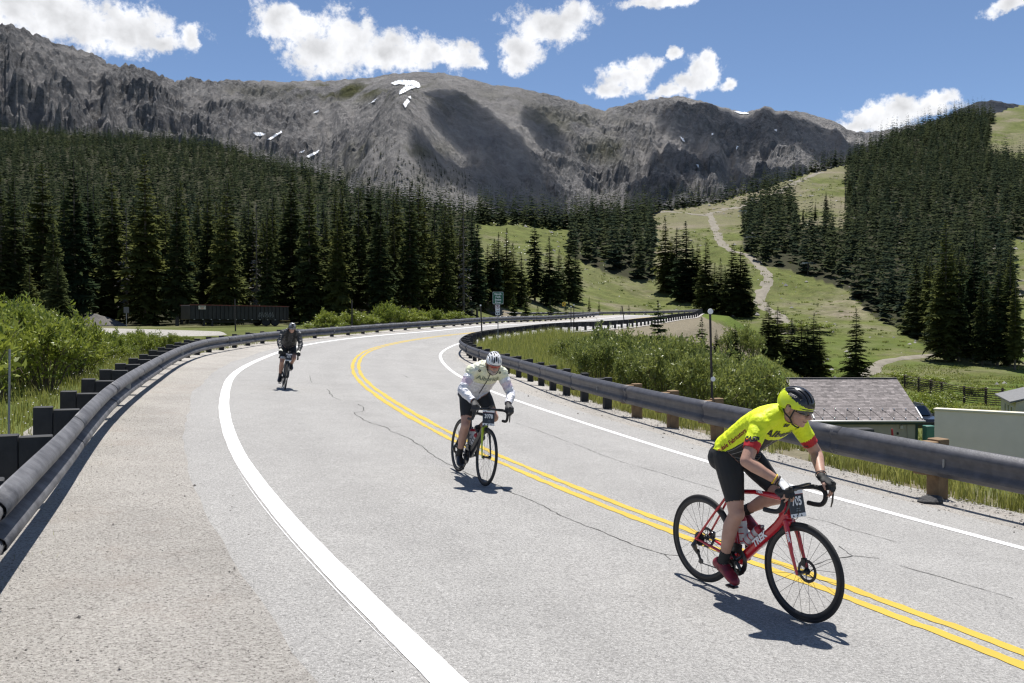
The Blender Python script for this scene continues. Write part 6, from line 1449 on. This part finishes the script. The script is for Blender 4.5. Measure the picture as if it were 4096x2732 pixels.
    me0 = mb.mesh('body0', M['skin']); o = bpy.data.objects.new('body0', me0); COL.objects.link(o)
    md = o.modifiers.new('r', 'REMESH'); md.mode = 'VOXEL'; md.voxel_size = vox; md = o.modifiers.new('s', 'SMOOTH'); md.factor = .5; md.iterations = max(2, int(round(.026 / vox)))
    dg = bpy.context.evaluated_depsgraph_get(); ev = o.evaluated_get(dg); me = bpy.data.meshes.new_from_object(ev); bpy.data.objects.remove(o); bpy.data.meshes.remove(me0)
    me.name = 'body'; me.materials.clear(); me.materials.append(M['skin']); me.polygons.foreach_set('use_smooth', [True] * len(me.polygons))
    body = obj('body', me, root)
    n = len(me.vertices); co = np.empty(n * 3, np.float32); me.vertices.foreach_get('co', co); co = co.reshape(-1, 3).astype(float); no = np.empty(n * 3, np.float32); me.vertices.foreach_get('normal', no); no = no.reshape(-1, 3).astype(float)
    bd = np.full(n, 1e9); bi = np.zeros(n, int); bt = np.zeros(n)
    names = []
    for nm, a, b, ra, rb, t0, dt in bones:
        if nm not in names: names.append(nm)
        a, b = np.array(a), np.array(b); u = b - a; t = np.clip(((co - a) @ u) / (u @ u), 0, 1); p = a + t[:, None] * u; d = np.linalg.norm(co - p, axis=1) / (ra + (rb - ra) * t)
        m = d < bd; bd[m] = d[m]; bi[m] = names.index(nm); bt[m] = t0 + t[m] * dt
    quads = np.array([tuple(p.vertices) for p in me.polygons if len(p.vertices) == 4])
    B = dict(root=root, co=co, no=no, q=quads, names=names, bi=bi, t=bt, Hm=Hm, hp=hp, head=head, hf=hf, hl=hl, hu=hu)
    B['is'] = lambda *ks: np.isin(bi, [names.index(k) for k in ks if k in names])
    return B
def shell(B, name, mask, off, mats, sel=None, thick=.003, parent=None, fold_amp=.003):
    """garment: the masked faces of the body, lifted off the skin, with a hem thickness; sel gives a material per face centre"""
    f = B['q'][mask[B['q']].all(1)]
    if len(f) == 0: return None
    used = np.unique(f); rem = np.full(len(B['co']), -1); rem[used] = np.arange(len(used)); o_ = off[used][:, None] if isinstance(off, np.ndarray) else off
    C_ = B['co'][used]
    fold = ((fbm(C_[:, 0] * 9 + C_[:, 1] * 5, C_[:, 2] * 24 - C_[:, 1] * 8 + C_[:, 0] * 8, 3, ridge=True) - .5) * fold_amp)[:, None]
    v = C_ + B['no'][used] * (o_ + np.maximum(fold, -off * .5 if not isinstance(off, np.ndarray) else -.002)); f2 = rem[f]
    mi = None
    if sel is not None: mi = sel(v[f2].mean(1), f[:, 0])
    me = mesh_np(name, v, f2, mats, mi); ob = obj(name, me, parent or B['root'])
    md = ob.modifiers.new('thick', 'SOLIDIFY'); md.thickness = thick; md.offset = -1
    ob['_n'] = 1; del ob['_n']
    return ob, BVHTree.FromPolygons([tuple(p) for p in v.tolist()], [tuple(q) for q in f2.tolist()])
def region_bvh(B, m, off):
    f = B['q'][m[B['q']].all(1)]; used = np.unique(f); rem = np.full(len(B['co']), -1); rem[used] = np.arange(len(used)); v = B['co'][used] + B['no'][used] * off
    return BVHTree.FromPolygons([tuple(p) for p in v.tolist()], [tuple(q) for q in rem[f].tolist()])
def wrap_text(txt, size, o, ux, uy, dirn, bvh, mt, parent, name='lettering', lift=.0025, **k):
    v, f = text_arr(txt, size, res=2, **k); o, ux, uy, dirn = Vector(o), Vector(ux).normalized(), Vector(uy).normalized(), Vector(dirn).normalized(); mb = MB(); P = []; ok = []
    for p in v:
        s = o + ux * p[0] + uy * p[1]; h = bvh.ray_cast(s - dirn * .25, dirn); 
        if h[0] is None: P.append(s); ok.append(False)
        else: P.append(h[0] - dirn * lift); ok.append(True)
    lim = lambda q: all((P[q[i]] - P[q[i - 1]]).length < 2.2 * (Vector(v[q[i]]) - Vector(v[q[i - 1]])).length + .004 for i in range(len(q)))
    F2 = [q for q in f if all(ok[i] for i in q) and lim(q)]
    if F2: mb.add(P, F2); return mb.build(name, mt, parent, smooth=False)
def helmet(B, mats, vents, style, drop=.0, txt=None):
    """shell on a grid that runs front to back, vents cut between ribs; dark liner inside"""
    hp, Hm = B['hp'], B['Hm']; a, b, c = .128, .094, .108; c0 = B['hp'](-.004, 0, .036); na, nbt = 44, 36; al = np.radians(np.linspace(-8, 196, na)); be = np.radians(np.linspace(-80, 80, nbt))
    def pt(A_, B_, k=1.0):
        taper = 1 + .10 * max(math.cos(A_ - math.pi), 0); x = a * math.cos(A_) * math.cos(B_) * taper; z = c * math.sin(A_) * math.cos(B_) + .012 * math.cos(3 * A_) * 0
        z = z - .018 * (1 if A_ > 2.6 else 0) * (A_ - 2.6) / .8 - .030 * abs(math.sin(B_)) ** 3
        return c0 + Hm @ (Vector((x, b * math.sin(B_), z)) * k)
    mb = MB(); mi = []; V = [pt(A_, B_) for A_ in al for B_ in be]; Fs = []; li = []
    for i in range(na - 1):
        for j in range(nbt - 1):
            q = (i * nbt + j, i * nbt + j + 1, (i + 1) * nbt + j + 1, (i + 1) * nbt + j); am, bm_ = math.degrees((al[i] + al[i + 1]) / 2), math.degrees((be[j] + be[j + 1]) / 2)
            if not vents(am, bm_): Fs.append(q); lc = (V[q[0]] + V[q[2]]) / 2 - c0; mi.append(style(am, bm_, lc.dot(B['hf']), lc.dot(B['hu'])))
    me = bpy.data.meshes.new('helmet'); me.from_pydata([tuple(p) for p in V], [], Fs)
    for m in mats: me.materials.append(m)
    me.polygons.foreach_set('material_index', mi); me.polygons.foreach_set('use_smooth', [True] * len(Fs)); me.update()
    h = obj('helmet', me, B['root']); md = h.modifiers.new('sub', 'SUBSURF'); md.levels = 1; md.render_levels = 1; md = h.modifiers.new('t', 'SOLIDIFY'); md.thickness = .010; md.offset = -1
    V = [pt(A_, B_, .925) for A_ in al for B_ in be]; Fs = [(i * nbt + j, i * nbt + j + 1, (i + 1) * nbt + j + 1, (i + 1) * nbt + j) for i in range(na - 1) for j in range(nbt - 1)]
    l = MB(); l.add(V, Fs); l.build('liner', M['fabric_black'], h)
    st = MB()
    for s in (-1, 1):
        ch = hp(.055, s * .030, -.118); y = hp(.022, s * .074, -.068)
        st.tube([hp(.045, s * .082, .02), hp(.034, s * .080, -.02), y], .0055, 6, flat=(tuple(B['hl']), .5)); st.tube([hp(-.075, s * .070, .01), hp(-.03, s * .078, -.045), y], .0055, 6, flat=(tuple(B['hl']), .5)); st.tube([y, hp(.042, s * .055, -.105), ch, hp(.062, 0, -.128)], .0055, 6)
    st.build('chin_strap', M['fabric_black'], h)
    return h, pt, c0
def glasses(B, lens, frame, h=.040):
    hp = B['hp']; mb = MB(); n = 22; V = []
    for k in range(n):
        a = R(-72 + 144 * k / (n - 1)); cx, cy = .118 * math.cos(a) ** .8 if math.cos(a) > 0 else 0, .083 * math.sin(a); e = abs(math.sin(a)); t = h * (.5 - .12 * e); bt = h * (.5 - .25 * e * e)
        dip = .010 * math.exp(-(a / .18) ** 2)
        V += [hp(cx + .004, cy, .006 + t), hp(cx + .006, cy, .006), hp(cx, cy, .006 - bt + dip)]
    mb.add(V, [(k * 3 + j, k * 3 + 3 + j, k * 3 + 4 + j, k * 3 + 1 + j) for k in range(n - 1) for j in range(2)]); g = mb.build('sunglasses', lens, B['root']); md = g.modifiers.new('t', 'SOLIDIFY'); md.thickness = .003
    f = MB(); f.tube([V[k * 3] for k in range(n)], .004, 6)
    for s, k in ((-1, 0), (1, n - 1)): f.tube([V[k * 3], hp(.0, s * .084, .012), hp(-.03, s * .080, .0)], .004, 6)
    f.build('glasses_frame', frame, g); return g
def place(front, rear, lean=0.):
    """bicycle matrix from the two contact points in the photograph"""
    f, r = hitG(*front), hitG(*rear); f3, r3 = Vector((f[0], f[1], float(G(*f)))), Vector((r[0], r[1], float(G(*r)))); c = (f3 + r3) / 2; x = (f3 - r3); print('wheelbase measured', x.length); x.normalize()
    up = Vector((A, 0, 1)).normalized(); up = Vector((0, 0, 1)) - x * x.z; up.normalize(); y = up.cross(x).normalized(); up = Matrix.Rotation(lean, 3, x) @ up; y = up.cross(x)
    c.z = float(G(c.x, c.y)) + .006
    m = Matrix((x, y, up)).transposed().to_4x4(); m.translation = c; return m
pedR, pedL = BB + PED, BB - PED
BASE = dict(spine=[(-.27, 0, .985), (-.20, 0, 1.06), (-.07, 0, 1.175), (.07, 0, 1.275), (.19, 0, 1.345), (.265, 0, 1.385), (.305, 0, 1.405)], sw=[(.085, .07), (.165, .118), (.158, .115), (.170, .120), (.178, .112), (.13, .085), (.062, .06)],
            hipR=(-.165, -.095, 1.045), hipL=(-.165, .095, 1.045), ankR=(pedR.x - .095, -.12, pedR.z + .148), ankL=(pedL.x - .085, .12, pedL.z + .158), toeR=(.93, -.06, -.36), toeL=(.90, .06, -.42),
            shoR=(.235, -.185, 1.335), shoL=(.235, .185, 1.335), wriR=(.452, -.205, .968), wriL=(.452, .205, .968), head=(.385, 0, 1.475), hfwd=(.95, 0, -.22))

# --- first rider: yellow jersey, red bike
M1 = place((801.6, 621.8), (701.2, 581.6), R(0))
red = pmat('glossy_red_frame', (.50, .008, .018), .28, 0, coat=.8)
bk1 = bicycle('glossy red road bicycle with white frame lettering ridden along the yellow line', red, red, .036, True, '705', 'TREK'); bk1.matrix_world = M1
for wch, lab in ((0, 'white bottle with red cap lying on the red bicycle down tube'), (1, 'white bottle with red cap upright on the red bicycle seat tube')): e = bottle(lab, None, wch, M['red_plastic']); e.matrix_world = M1
P1 = dict(BASE); P1['hfwd'] = (.93, .16, -.30); P1['eout'] = .75; P1['lt'] = .424; P1['ls'] = .414; P1['head'] = (.385, 0, 1.462)
B1 = rider('cyclist in a bright yellow jersey riding the red bicycle', P1, M1, .006)
Iz = B1['is']; t = B1['t']; co = B1['co']; no = B1['no']
M['hivis'] = pmat('fluorescent_yellow_jersey', (.72, .83, .010), .6, 0, (.66, .78, .010), 5, 4, .3, .7, .5, 16, .012); M['jersey_black'] = pmat('striped_black_panel', (.016, .016, .017), .65, 0, bmp=.3, bscale=20, bdist=.006); _t = M['jersey_black'].node_tree; _b = _t.nodes['Principled BSDF']; _d = nd(_t, 'ShaderNodeVectorMath', operation='DOT_PRODUCT'); _t.links.new(oc(_t), _d.inputs[0]); _d.inputs[1].default_value = (-26, 14, 44)
_t.links.new(mix(_t, math_(_t, 'LESS_THAN', math_(_t, 'FRACT', _d.outputs['Value']), .10), (.016, .016, .017), (.22, .22, .22)), _b.inputs['Base Color'])
M['jersey_red'] = pmat('red_jersey_trim', (.42, .008, .012), .6, bmp=.3, bscale=20, bdist=.006)
torso = Iz('torso'); arm = Iz('uarmR', 'uarmL'); neck = Iz('neck')
jm = (torso & (t > .17)) | (arm & (t < .70)) | (neck & (t < .42)) | (Iz('thighR', 'thighL') & (co[:, 2] > 1.085))
def jsel(c, fi):
    m = np.zeros(len(c), int); tt_ = t[fi]; nz_ = no[fi, 2]; isT = torso[fi] | Iz('thighR', 'thighL')[fi]
    line = 1.035 + (c[:, 0] + .2) * .58
    m[isT & (c[:, 2] < line) & (c[:, 0] < .20)] = 1
    m[isT & (np.abs(c[:, 1]) < .085) & (nz_ > .2) & (c[:, 0] < .0)] = 1
    m[arm[fi] & (tt_ > .50)] = 2; m[neck[fi] & (tt_ > .02)] = 2
    return m
j1, bv1 = shell(B1, 'jersey', jm, .0075, [M['hivis'], M['jersey_black'], M['jersey_red']], jsel, fold_amp=.007)
shell(B1, 'cycling_shorts', (torso & (t < .24)) | (Iz('thighR', 'thighL') & (t < .80)), .0045, M['fabric_black'])
[shell(B1, 'sock', Iz('shin' + s) & (t > .76), .004, M['fabric_black']) for s in 'RL']
M['shoe_red'] = pmat('dark_red_shoe', (.22, .012, .028), .45, 0, (.10, .008, .016), 16, 3, .42, .58)
for s in 'RL':
    sx_ = shell(B1, 'shoe', Iz('foot' + s) | (Iz('shin' + s) & (t > .985)), .007, M['shoe_red'])
M['glove_white'] = pmat('white_glove_back', (.60, .60, .60), .6)
for s in 'RL': shell(B1, 'glove', Iz('palm' + s) | (Iz('finger' + s) & (t < .55)) | (Iz('farm' + s) & (t > .95)), .003, [M['fabric_black'], M['glove_white']], (lambda c, fi: ((no[fi, 2] > .35) & (c[:, 0] < .53)).astype(int)) if s == 'R' else None)
def band(B, name, q, t0, t1, mt, off=.006):
    return shell(B, name, B['is']('farm' + q) & (B['t'] > t0) & (B['t'] < t1), off, mt)
band(B1, 'wristband', 'R', .80, .85, pmat('yellow_band', (.75, .52, .01), .5)); band(B1, 'watch_strap', 'R', .87, .94, M['fabric_black'], .007); band(B1, 'watch_strap', 'L', .86, .95, M['fabric_black'], .008)
tb1 = region_bvh(B1, torso, .0115); txtb = M['black']; txtr = pmat('dark_red_print', (.25, .012, .010), .6)
spd = Vector((.80, 0, .58)).normalized()
wrap_text('Hillsdale Fabricators', .046, (-.055, -.3, 1.165), spd, Vector((-spd.z, 0, spd.x)), (0, 1, 0), bv1, txtr, j1, bold=.0012)
wrap_text('Alberici', .092, (.265, -.0, 1.262), (0, 1, 0), (.62, 0, .78), (-.78, 0, .62), tb1, txtb, j1, bold=.003)
wrap_text('LG', .032, (.32, -.03, 1.335), (0, 1, 0), (.45, 0, .89), (-.89, 0, .45), tb1, txtb, j1, bold=.003, shear=.3)
ua = (Vector(P1['wriR']) - Vector(P1['shoR'])).normalized()
wrap_text('CASE', .044, (.275, -.30, 1.245), (.93, 0, .05), (-.05, 0, .93), (-.1, 1, 0), bv1, txtb, j1, bold=.003)
wrap_text('Alberici', .022, (.315, -.33, 1.155), (.93, 0, .05), (-.05, 0, .93), (-.1, 1, 0), bv1, txtb, j1, bold=.001)
blk = pmat('helmet_black', (.012, .012, .014), .3, coat=.4); ylw = pmat('helmet_yellow', (.66, .76, .012), .35, coat=.3)
def vt1(a, b):
    ab = abs(b)
    if 8 < ab < 15 and (25 < a < 75 or 95 < a < 150): return True
    if 24 < ab < 32 and (22 < a < 85 or 100 < a < 160): return True
    if 40 < ab < 46 and (50 < a < 125): return True
    if 55 < ab < 59 and (85 < a < 140): return True
    return False
h1, pt1, _ = helmet(B1, [blk, ylw], vt1, lambda a, b, x, z: 1 if z < .034 - .28 * x else 0)
hm = [pt1(R(100 - q * 14), R(-53 - q * 1.0)) for q in (0, 1)]
uxh = (hm[1] - hm[0]).normalized(); nh = (hm[0] - B1['head']).normalized(); lettering('GIRO', .028, (hm[0] + hm[1]) / 2 + nh * .004, uxh, nh.cross(uxh).normalized() if nh.cross(uxh).z > 0 else -nh.cross(uxh).normalized(), txtb, h1, bold=.001, shear=.2)
glasses(B1, pmat('smoke_lens', (.012, .012, .014), .08, .0, spec=.9), M['carbon'], .05)
mo = MB(); mo.tube([B1['hp'](.098, -.024, -.067), B1['hp'](.104, 0, -.0705), B1['hp'](.098, .024, -.067)], .0032, 6); mo.build('mouth', pmat('lip', (.18, .05, .045), .5), B1['root'])

# --- second rider: pale jacket, dark bike with lime fork
M2 = place((483.6, 486.3), (457.4, 471.6), R(-6))
lime = pmat('lime_fork', (.46, .56, .015), .35, coat=.5); dk = pmat('black_frame', (.012, .012, .013), .3, coat=.5)
bk2 = bicycle('black road bicycle with lime green fork in the middle of the road', dk, lime, .030, False, '3978', None, dk, bottle_cage=False); bk2.matrix_world = M2
lm = MB(); lm.tube([HT0 + Vector((.031, 0, .0)), HT0 + Vector((.012, 0, .085))], [.012, .010], 6); lm.build('head_badge', lime, bk2)
for wch, lab in ((0, 'clear bottle with red cap lying on the black bicycle down tube'), (1, 'clear bottle with red cap upright on the black bicycle seat tube')): e = bottle(lab, None, wch, M['red_plastic']); e.matrix_world = M2
P2 = dict(BASE); up_ = .045
P2['spine'] = [(-.27, 0, .985), (-.21, 0, 1.055), (-.085, 0, 1.165), (.045, 0, 1.265), (.16, 0, 1.335), (.235, 0, 1.38), (.275, 0, 1.405)]; P2['sw'] = [(.085, .07), (.168, .125), (.170, .130), (.178, .130), (.182, .118), (.135, .09), (.064, .062)]
P2['shoR'] = (.20, -.19, 1.325); P2['shoL'] = (.20, .19, 1.325); P2['head'] = (.365, .01, 1.445); P2['hfwd'] = (.93, -.10, -.38); P2['wriR'] = (.452, -.215, .972); P2['wriL'] = (.452, .215, .972); P2['kout'] = .14; P2['eout'] = .55; P2['lu'] = .272; P2['lf'] = .245
B2 = rider('cyclist in a pale translucent jacket and white helmet riding down the middle of the road', P2, M2, .0078)
Iz2 = B2['is']; t2 = B2['t']; co2 = B2['co']; no2 = B2['no']; to2 = Iz2('torso'); ar2 = Iz2('uarmR', 'uarmL', 'farmR', 'farmL'); ne2 = Iz2('neck')
jk = [pmat('pale_yellow_jacket', (.68, .69, .44), .38, 0, (.74, .74, .62), 7, 4, .3, .7, .8, 14, .02), pmat('white_jacket', (.70, .70, .74), .35, 0, (.60, .60, .65), 9, 4, .3, .7, .9, 16, .02), pmat('pinkish_jacket', (.58, .44, .52), .38, 0, (.66, .60, .66), 8, 4, .3, .7, .8, 14, .02)]
def jsel2(c, fi):
    m = np.ones(len(c), int); m[to2[fi] & (t2[fi] > .56)] = 0; m[ne2[fi]] = 0
    u = Iz2('uarmR', 'uarmL')[fi]; m[u & (t2[fi] < .25)] = 0; m[u & (t2[fi] >= .42) & (t2[fi] < .72)] = 2; return m
j2, bv2 = shell(B2, 'jacket', (to2 & (t2 > .16)) | (Iz2('thighR', 'thighL') & (co2[:, 2] > 1.09)) | (ar2 & ~(Iz2('farmR', 'farmL') & (t2 > .93))) | (ne2 & (t2 < .35)), .011, jk, jsel2, .004, fold_amp=.014)
shell(B2, 'cycling_shorts', (to2 & (t2 < .24)) | (Iz2('thighR', 'thighL') & (t2 < .76)), .0045, M['fabric_black'])
[shell(B2, 'sock', Iz2('shin' + s) & (t2 > .74), .004, M['fabric_black']) for s in 'RL']
M['shoe_black'] = pmat('black_shoe', (.014, .014, .015), .35, coat=.3)
for s in 'RL': shell(B2, 'shoe', Iz2('foot' + s) | (Iz2('shin' + s) & (t2 > .985)), .008, M['shoe_black']); shell(B2, 'glove', Iz2('palm' + s, 'finger' + s, 'tip' + s) | (Iz2('farm' + s) & (t2 > .92)), .003, pmat('dark_glove', (.03, .03, .032), .7))
tb2 = region_bvh(B2, to2, .0175); wrap_text('Alberici', .088, (.23, 0, 1.262), (0, 1, 0), (.55, 0, .83), (-.83, 0, .55), tb2, pmat('grey_print', (.20, .23, .17), .6), j2, bold=.002, lift=.004)
for s in (-1, 1): wrap_text('O', .035, (.27, s * .13, 1.345), (0, 1, 0), (.3, 0, .95), (-.95, 0, .3), bv2, txtb, j2, bold=.004)
zp = MB(); pts = []
for k in range(26):
    u = k / 25; s = Vector((.36 - .36 * u, 0, 1.36 - .30 * u)); h = bv2.ray_cast(s + Vector((.2, 0, -.2)), Vector((-.7, 0, .7)))
    if h[0] is not None: pts.append(h[0] + Vector((.003, 0, -.003)))
if len(pts) > 3: zp.tube(pts, .0055, 6); zp.build('zip', M['black'], j2)
whm = pmat('helmet_white', (.72, .72, .72), .3, coat=.4)
def vt2(a, b):
    ab = abs(b)
    if ab < 5 and (20 < a < 55 or 75 < a < 120): return True
    if 12 < ab < 20 and (12 < a < 48 or 60 < a < 95 or 108 < a < 150): return True
    if 28 < ab < 37 and (14 < a < 62 or 78 < a < 120): return True
    if 46 < ab < 56 and (30 < a < 80 or 95 < a < 140): return True
    return False
h2, pt2, _ = helmet(B2, [whm], vt2, lambda a, b, x, z: 0)
pm_ = pt2(R(20), R(-23)); nh = (pm_ - B2['head']).normalized(); uy_ = (pt2(R(30), R(-23)) - pt2(R(10), R(-23))).normalized(); lettering('POC', .022, pm_ + nh * .004, uy_, nh.cross(uy_).normalized(), txtb, h2, bold=.001)
glasses(B2, pmat('orange_lens', (.28, .03, .012), .08, spec=.9), M['carbon'], .044)
sb = shell(B2, 'beard', B2['is']('head') & (((co2 - np.array(B2['head'])) @ np.array(B2['hu'])) < -.055) & (((co2 - np.array(B2['head'])) @ np.array(B2['hf'])) > .035), .003, pmat('grey_stubble', (.36, .31, .28), .8, bmp=.6, bscale=150, bdist=.003))
mo = MB(); mo.tube([B2['hp'](.098, -.022, -.0695), B2['hp'](.106, 0, -.0705), B2['hp'](.098, .022, -.0695)], .004, 6); mo.build('mouth', pmat('lip2', (.16, .05, .045), .5), B2['root'])

# --- third rider: dark jacket, far
M3 = place((285.1, 390.2), (282.6, 386.2), R(-7))
wb3 = None
bk3 = bicycle('black road bicycle seen head-on near the left edge line', dk, dk, .030, False, '171', None, None, bottle_cage=False); bk3.matrix_world = M3
P3 = dict(BASE); P3.update({k: P2[k] for k in ('sw', 'wriR', 'wriL', 'eout', 'lf', 'lu')}); P3['spine'] = [(-.27, 0, .985), (-.21, 0, 1.06), (-.10, 0, 1.185), (.02, 0, 1.30), (.13, 0, 1.385), (.20, 0, 1.435), (.24, 0, 1.46)]; P3['shoR'] = (.165, -.19, 1.375); P3['shoL'] = (.165, .19, 1.375); P3['head'] = (.30, 0, 1.525); P3['hfwd'] = (.97, 0, -.20); P3['kout'] = .10
B3 = rider('distant cyclist in a shiny dark jacket nearest the left edge line', P3, M3, .011)
Iz3 = B3['is']; t3 = B3['t']; co3 = B3['co']; no3 = B3['no']; to3 = Iz3('torso'); ar3 = Iz3('uarmR', 'uarmL', 'farmR', 'farmL')
chj = pmat('shiny_charcoal_jacket', (.026, .026, .028), .32, 0, (.05, .05, .054), 9, 4, .3, .7, .9, 13, .03)
def jsel3(c, fi): m = np.zeros(len(c), int); m[to3[fi] & (np.abs(np.abs(c[:, 1]) - .085) < .028) & (t3[fi] > .45) & (no3[fi, 0] > 0)] = 1; return m
j3, bv3 = shell(B3, 'jacket', (to3 & (t3 > .16)) | (Iz3('thighR', 'thighL') & (co3[:, 2] > 1.09)) | (ar3 & ~(Iz3('farmR', 'farmL') & (t3 > .93))) | (Iz3('neck') & (t3 < .4)), .012, [chj, M['fabric_black']], jsel3, .005, fold_amp=.018)
shell(B3, 'cycling_shorts', (to3 & (t3 < .24)) | (Iz3('thighR', 'thighL') & (t3 < .74)), .005, M['fabric_black']); shell(B3, 'shorts_hem', Iz3('thighR') & (t3 > .70) & (t3 < .86), .009, pmat('pale_grey_hem', (.42, .42, .44), .6))
sockm = pmat('dark_grey_sock', (.05, .05, .055), .8); [shell(B3, 'sock', Iz3('shin' + s) & (t3 > .72), .005, sockm) for s in 'RL']
for s in 'RL': shell(B3, 'shoe', Iz3('foot' + s) | (Iz3('shin' + s) & (t3 > .985)), .010, M['shoe_black']); shell(B3, 'glove', Iz3('palm' + s, 'finger' + s, 'tip' + s), .004, [M['fabric_black'], pmat('pale_glove', (.50, .50, .42), .6)], lambda c, fi: (no3[fi, 2] > .5).astype(int))
slv = pmat('helmet_shine', (.55, .55, .58), .25, .2, coat=.4)  # shine on the black shell painted as pale silver stripes
h3, pt3, _ = helmet(B3, [blk, slv], vt2, lambda a, b, x, z: 1 if (20 < abs(b) < 26 or 38 < abs(b) < 45) and a < 120 else 0)
glasses(B3, pmat('silver_lens', (.30, .30, .31), .12, .6), M['carbon'])
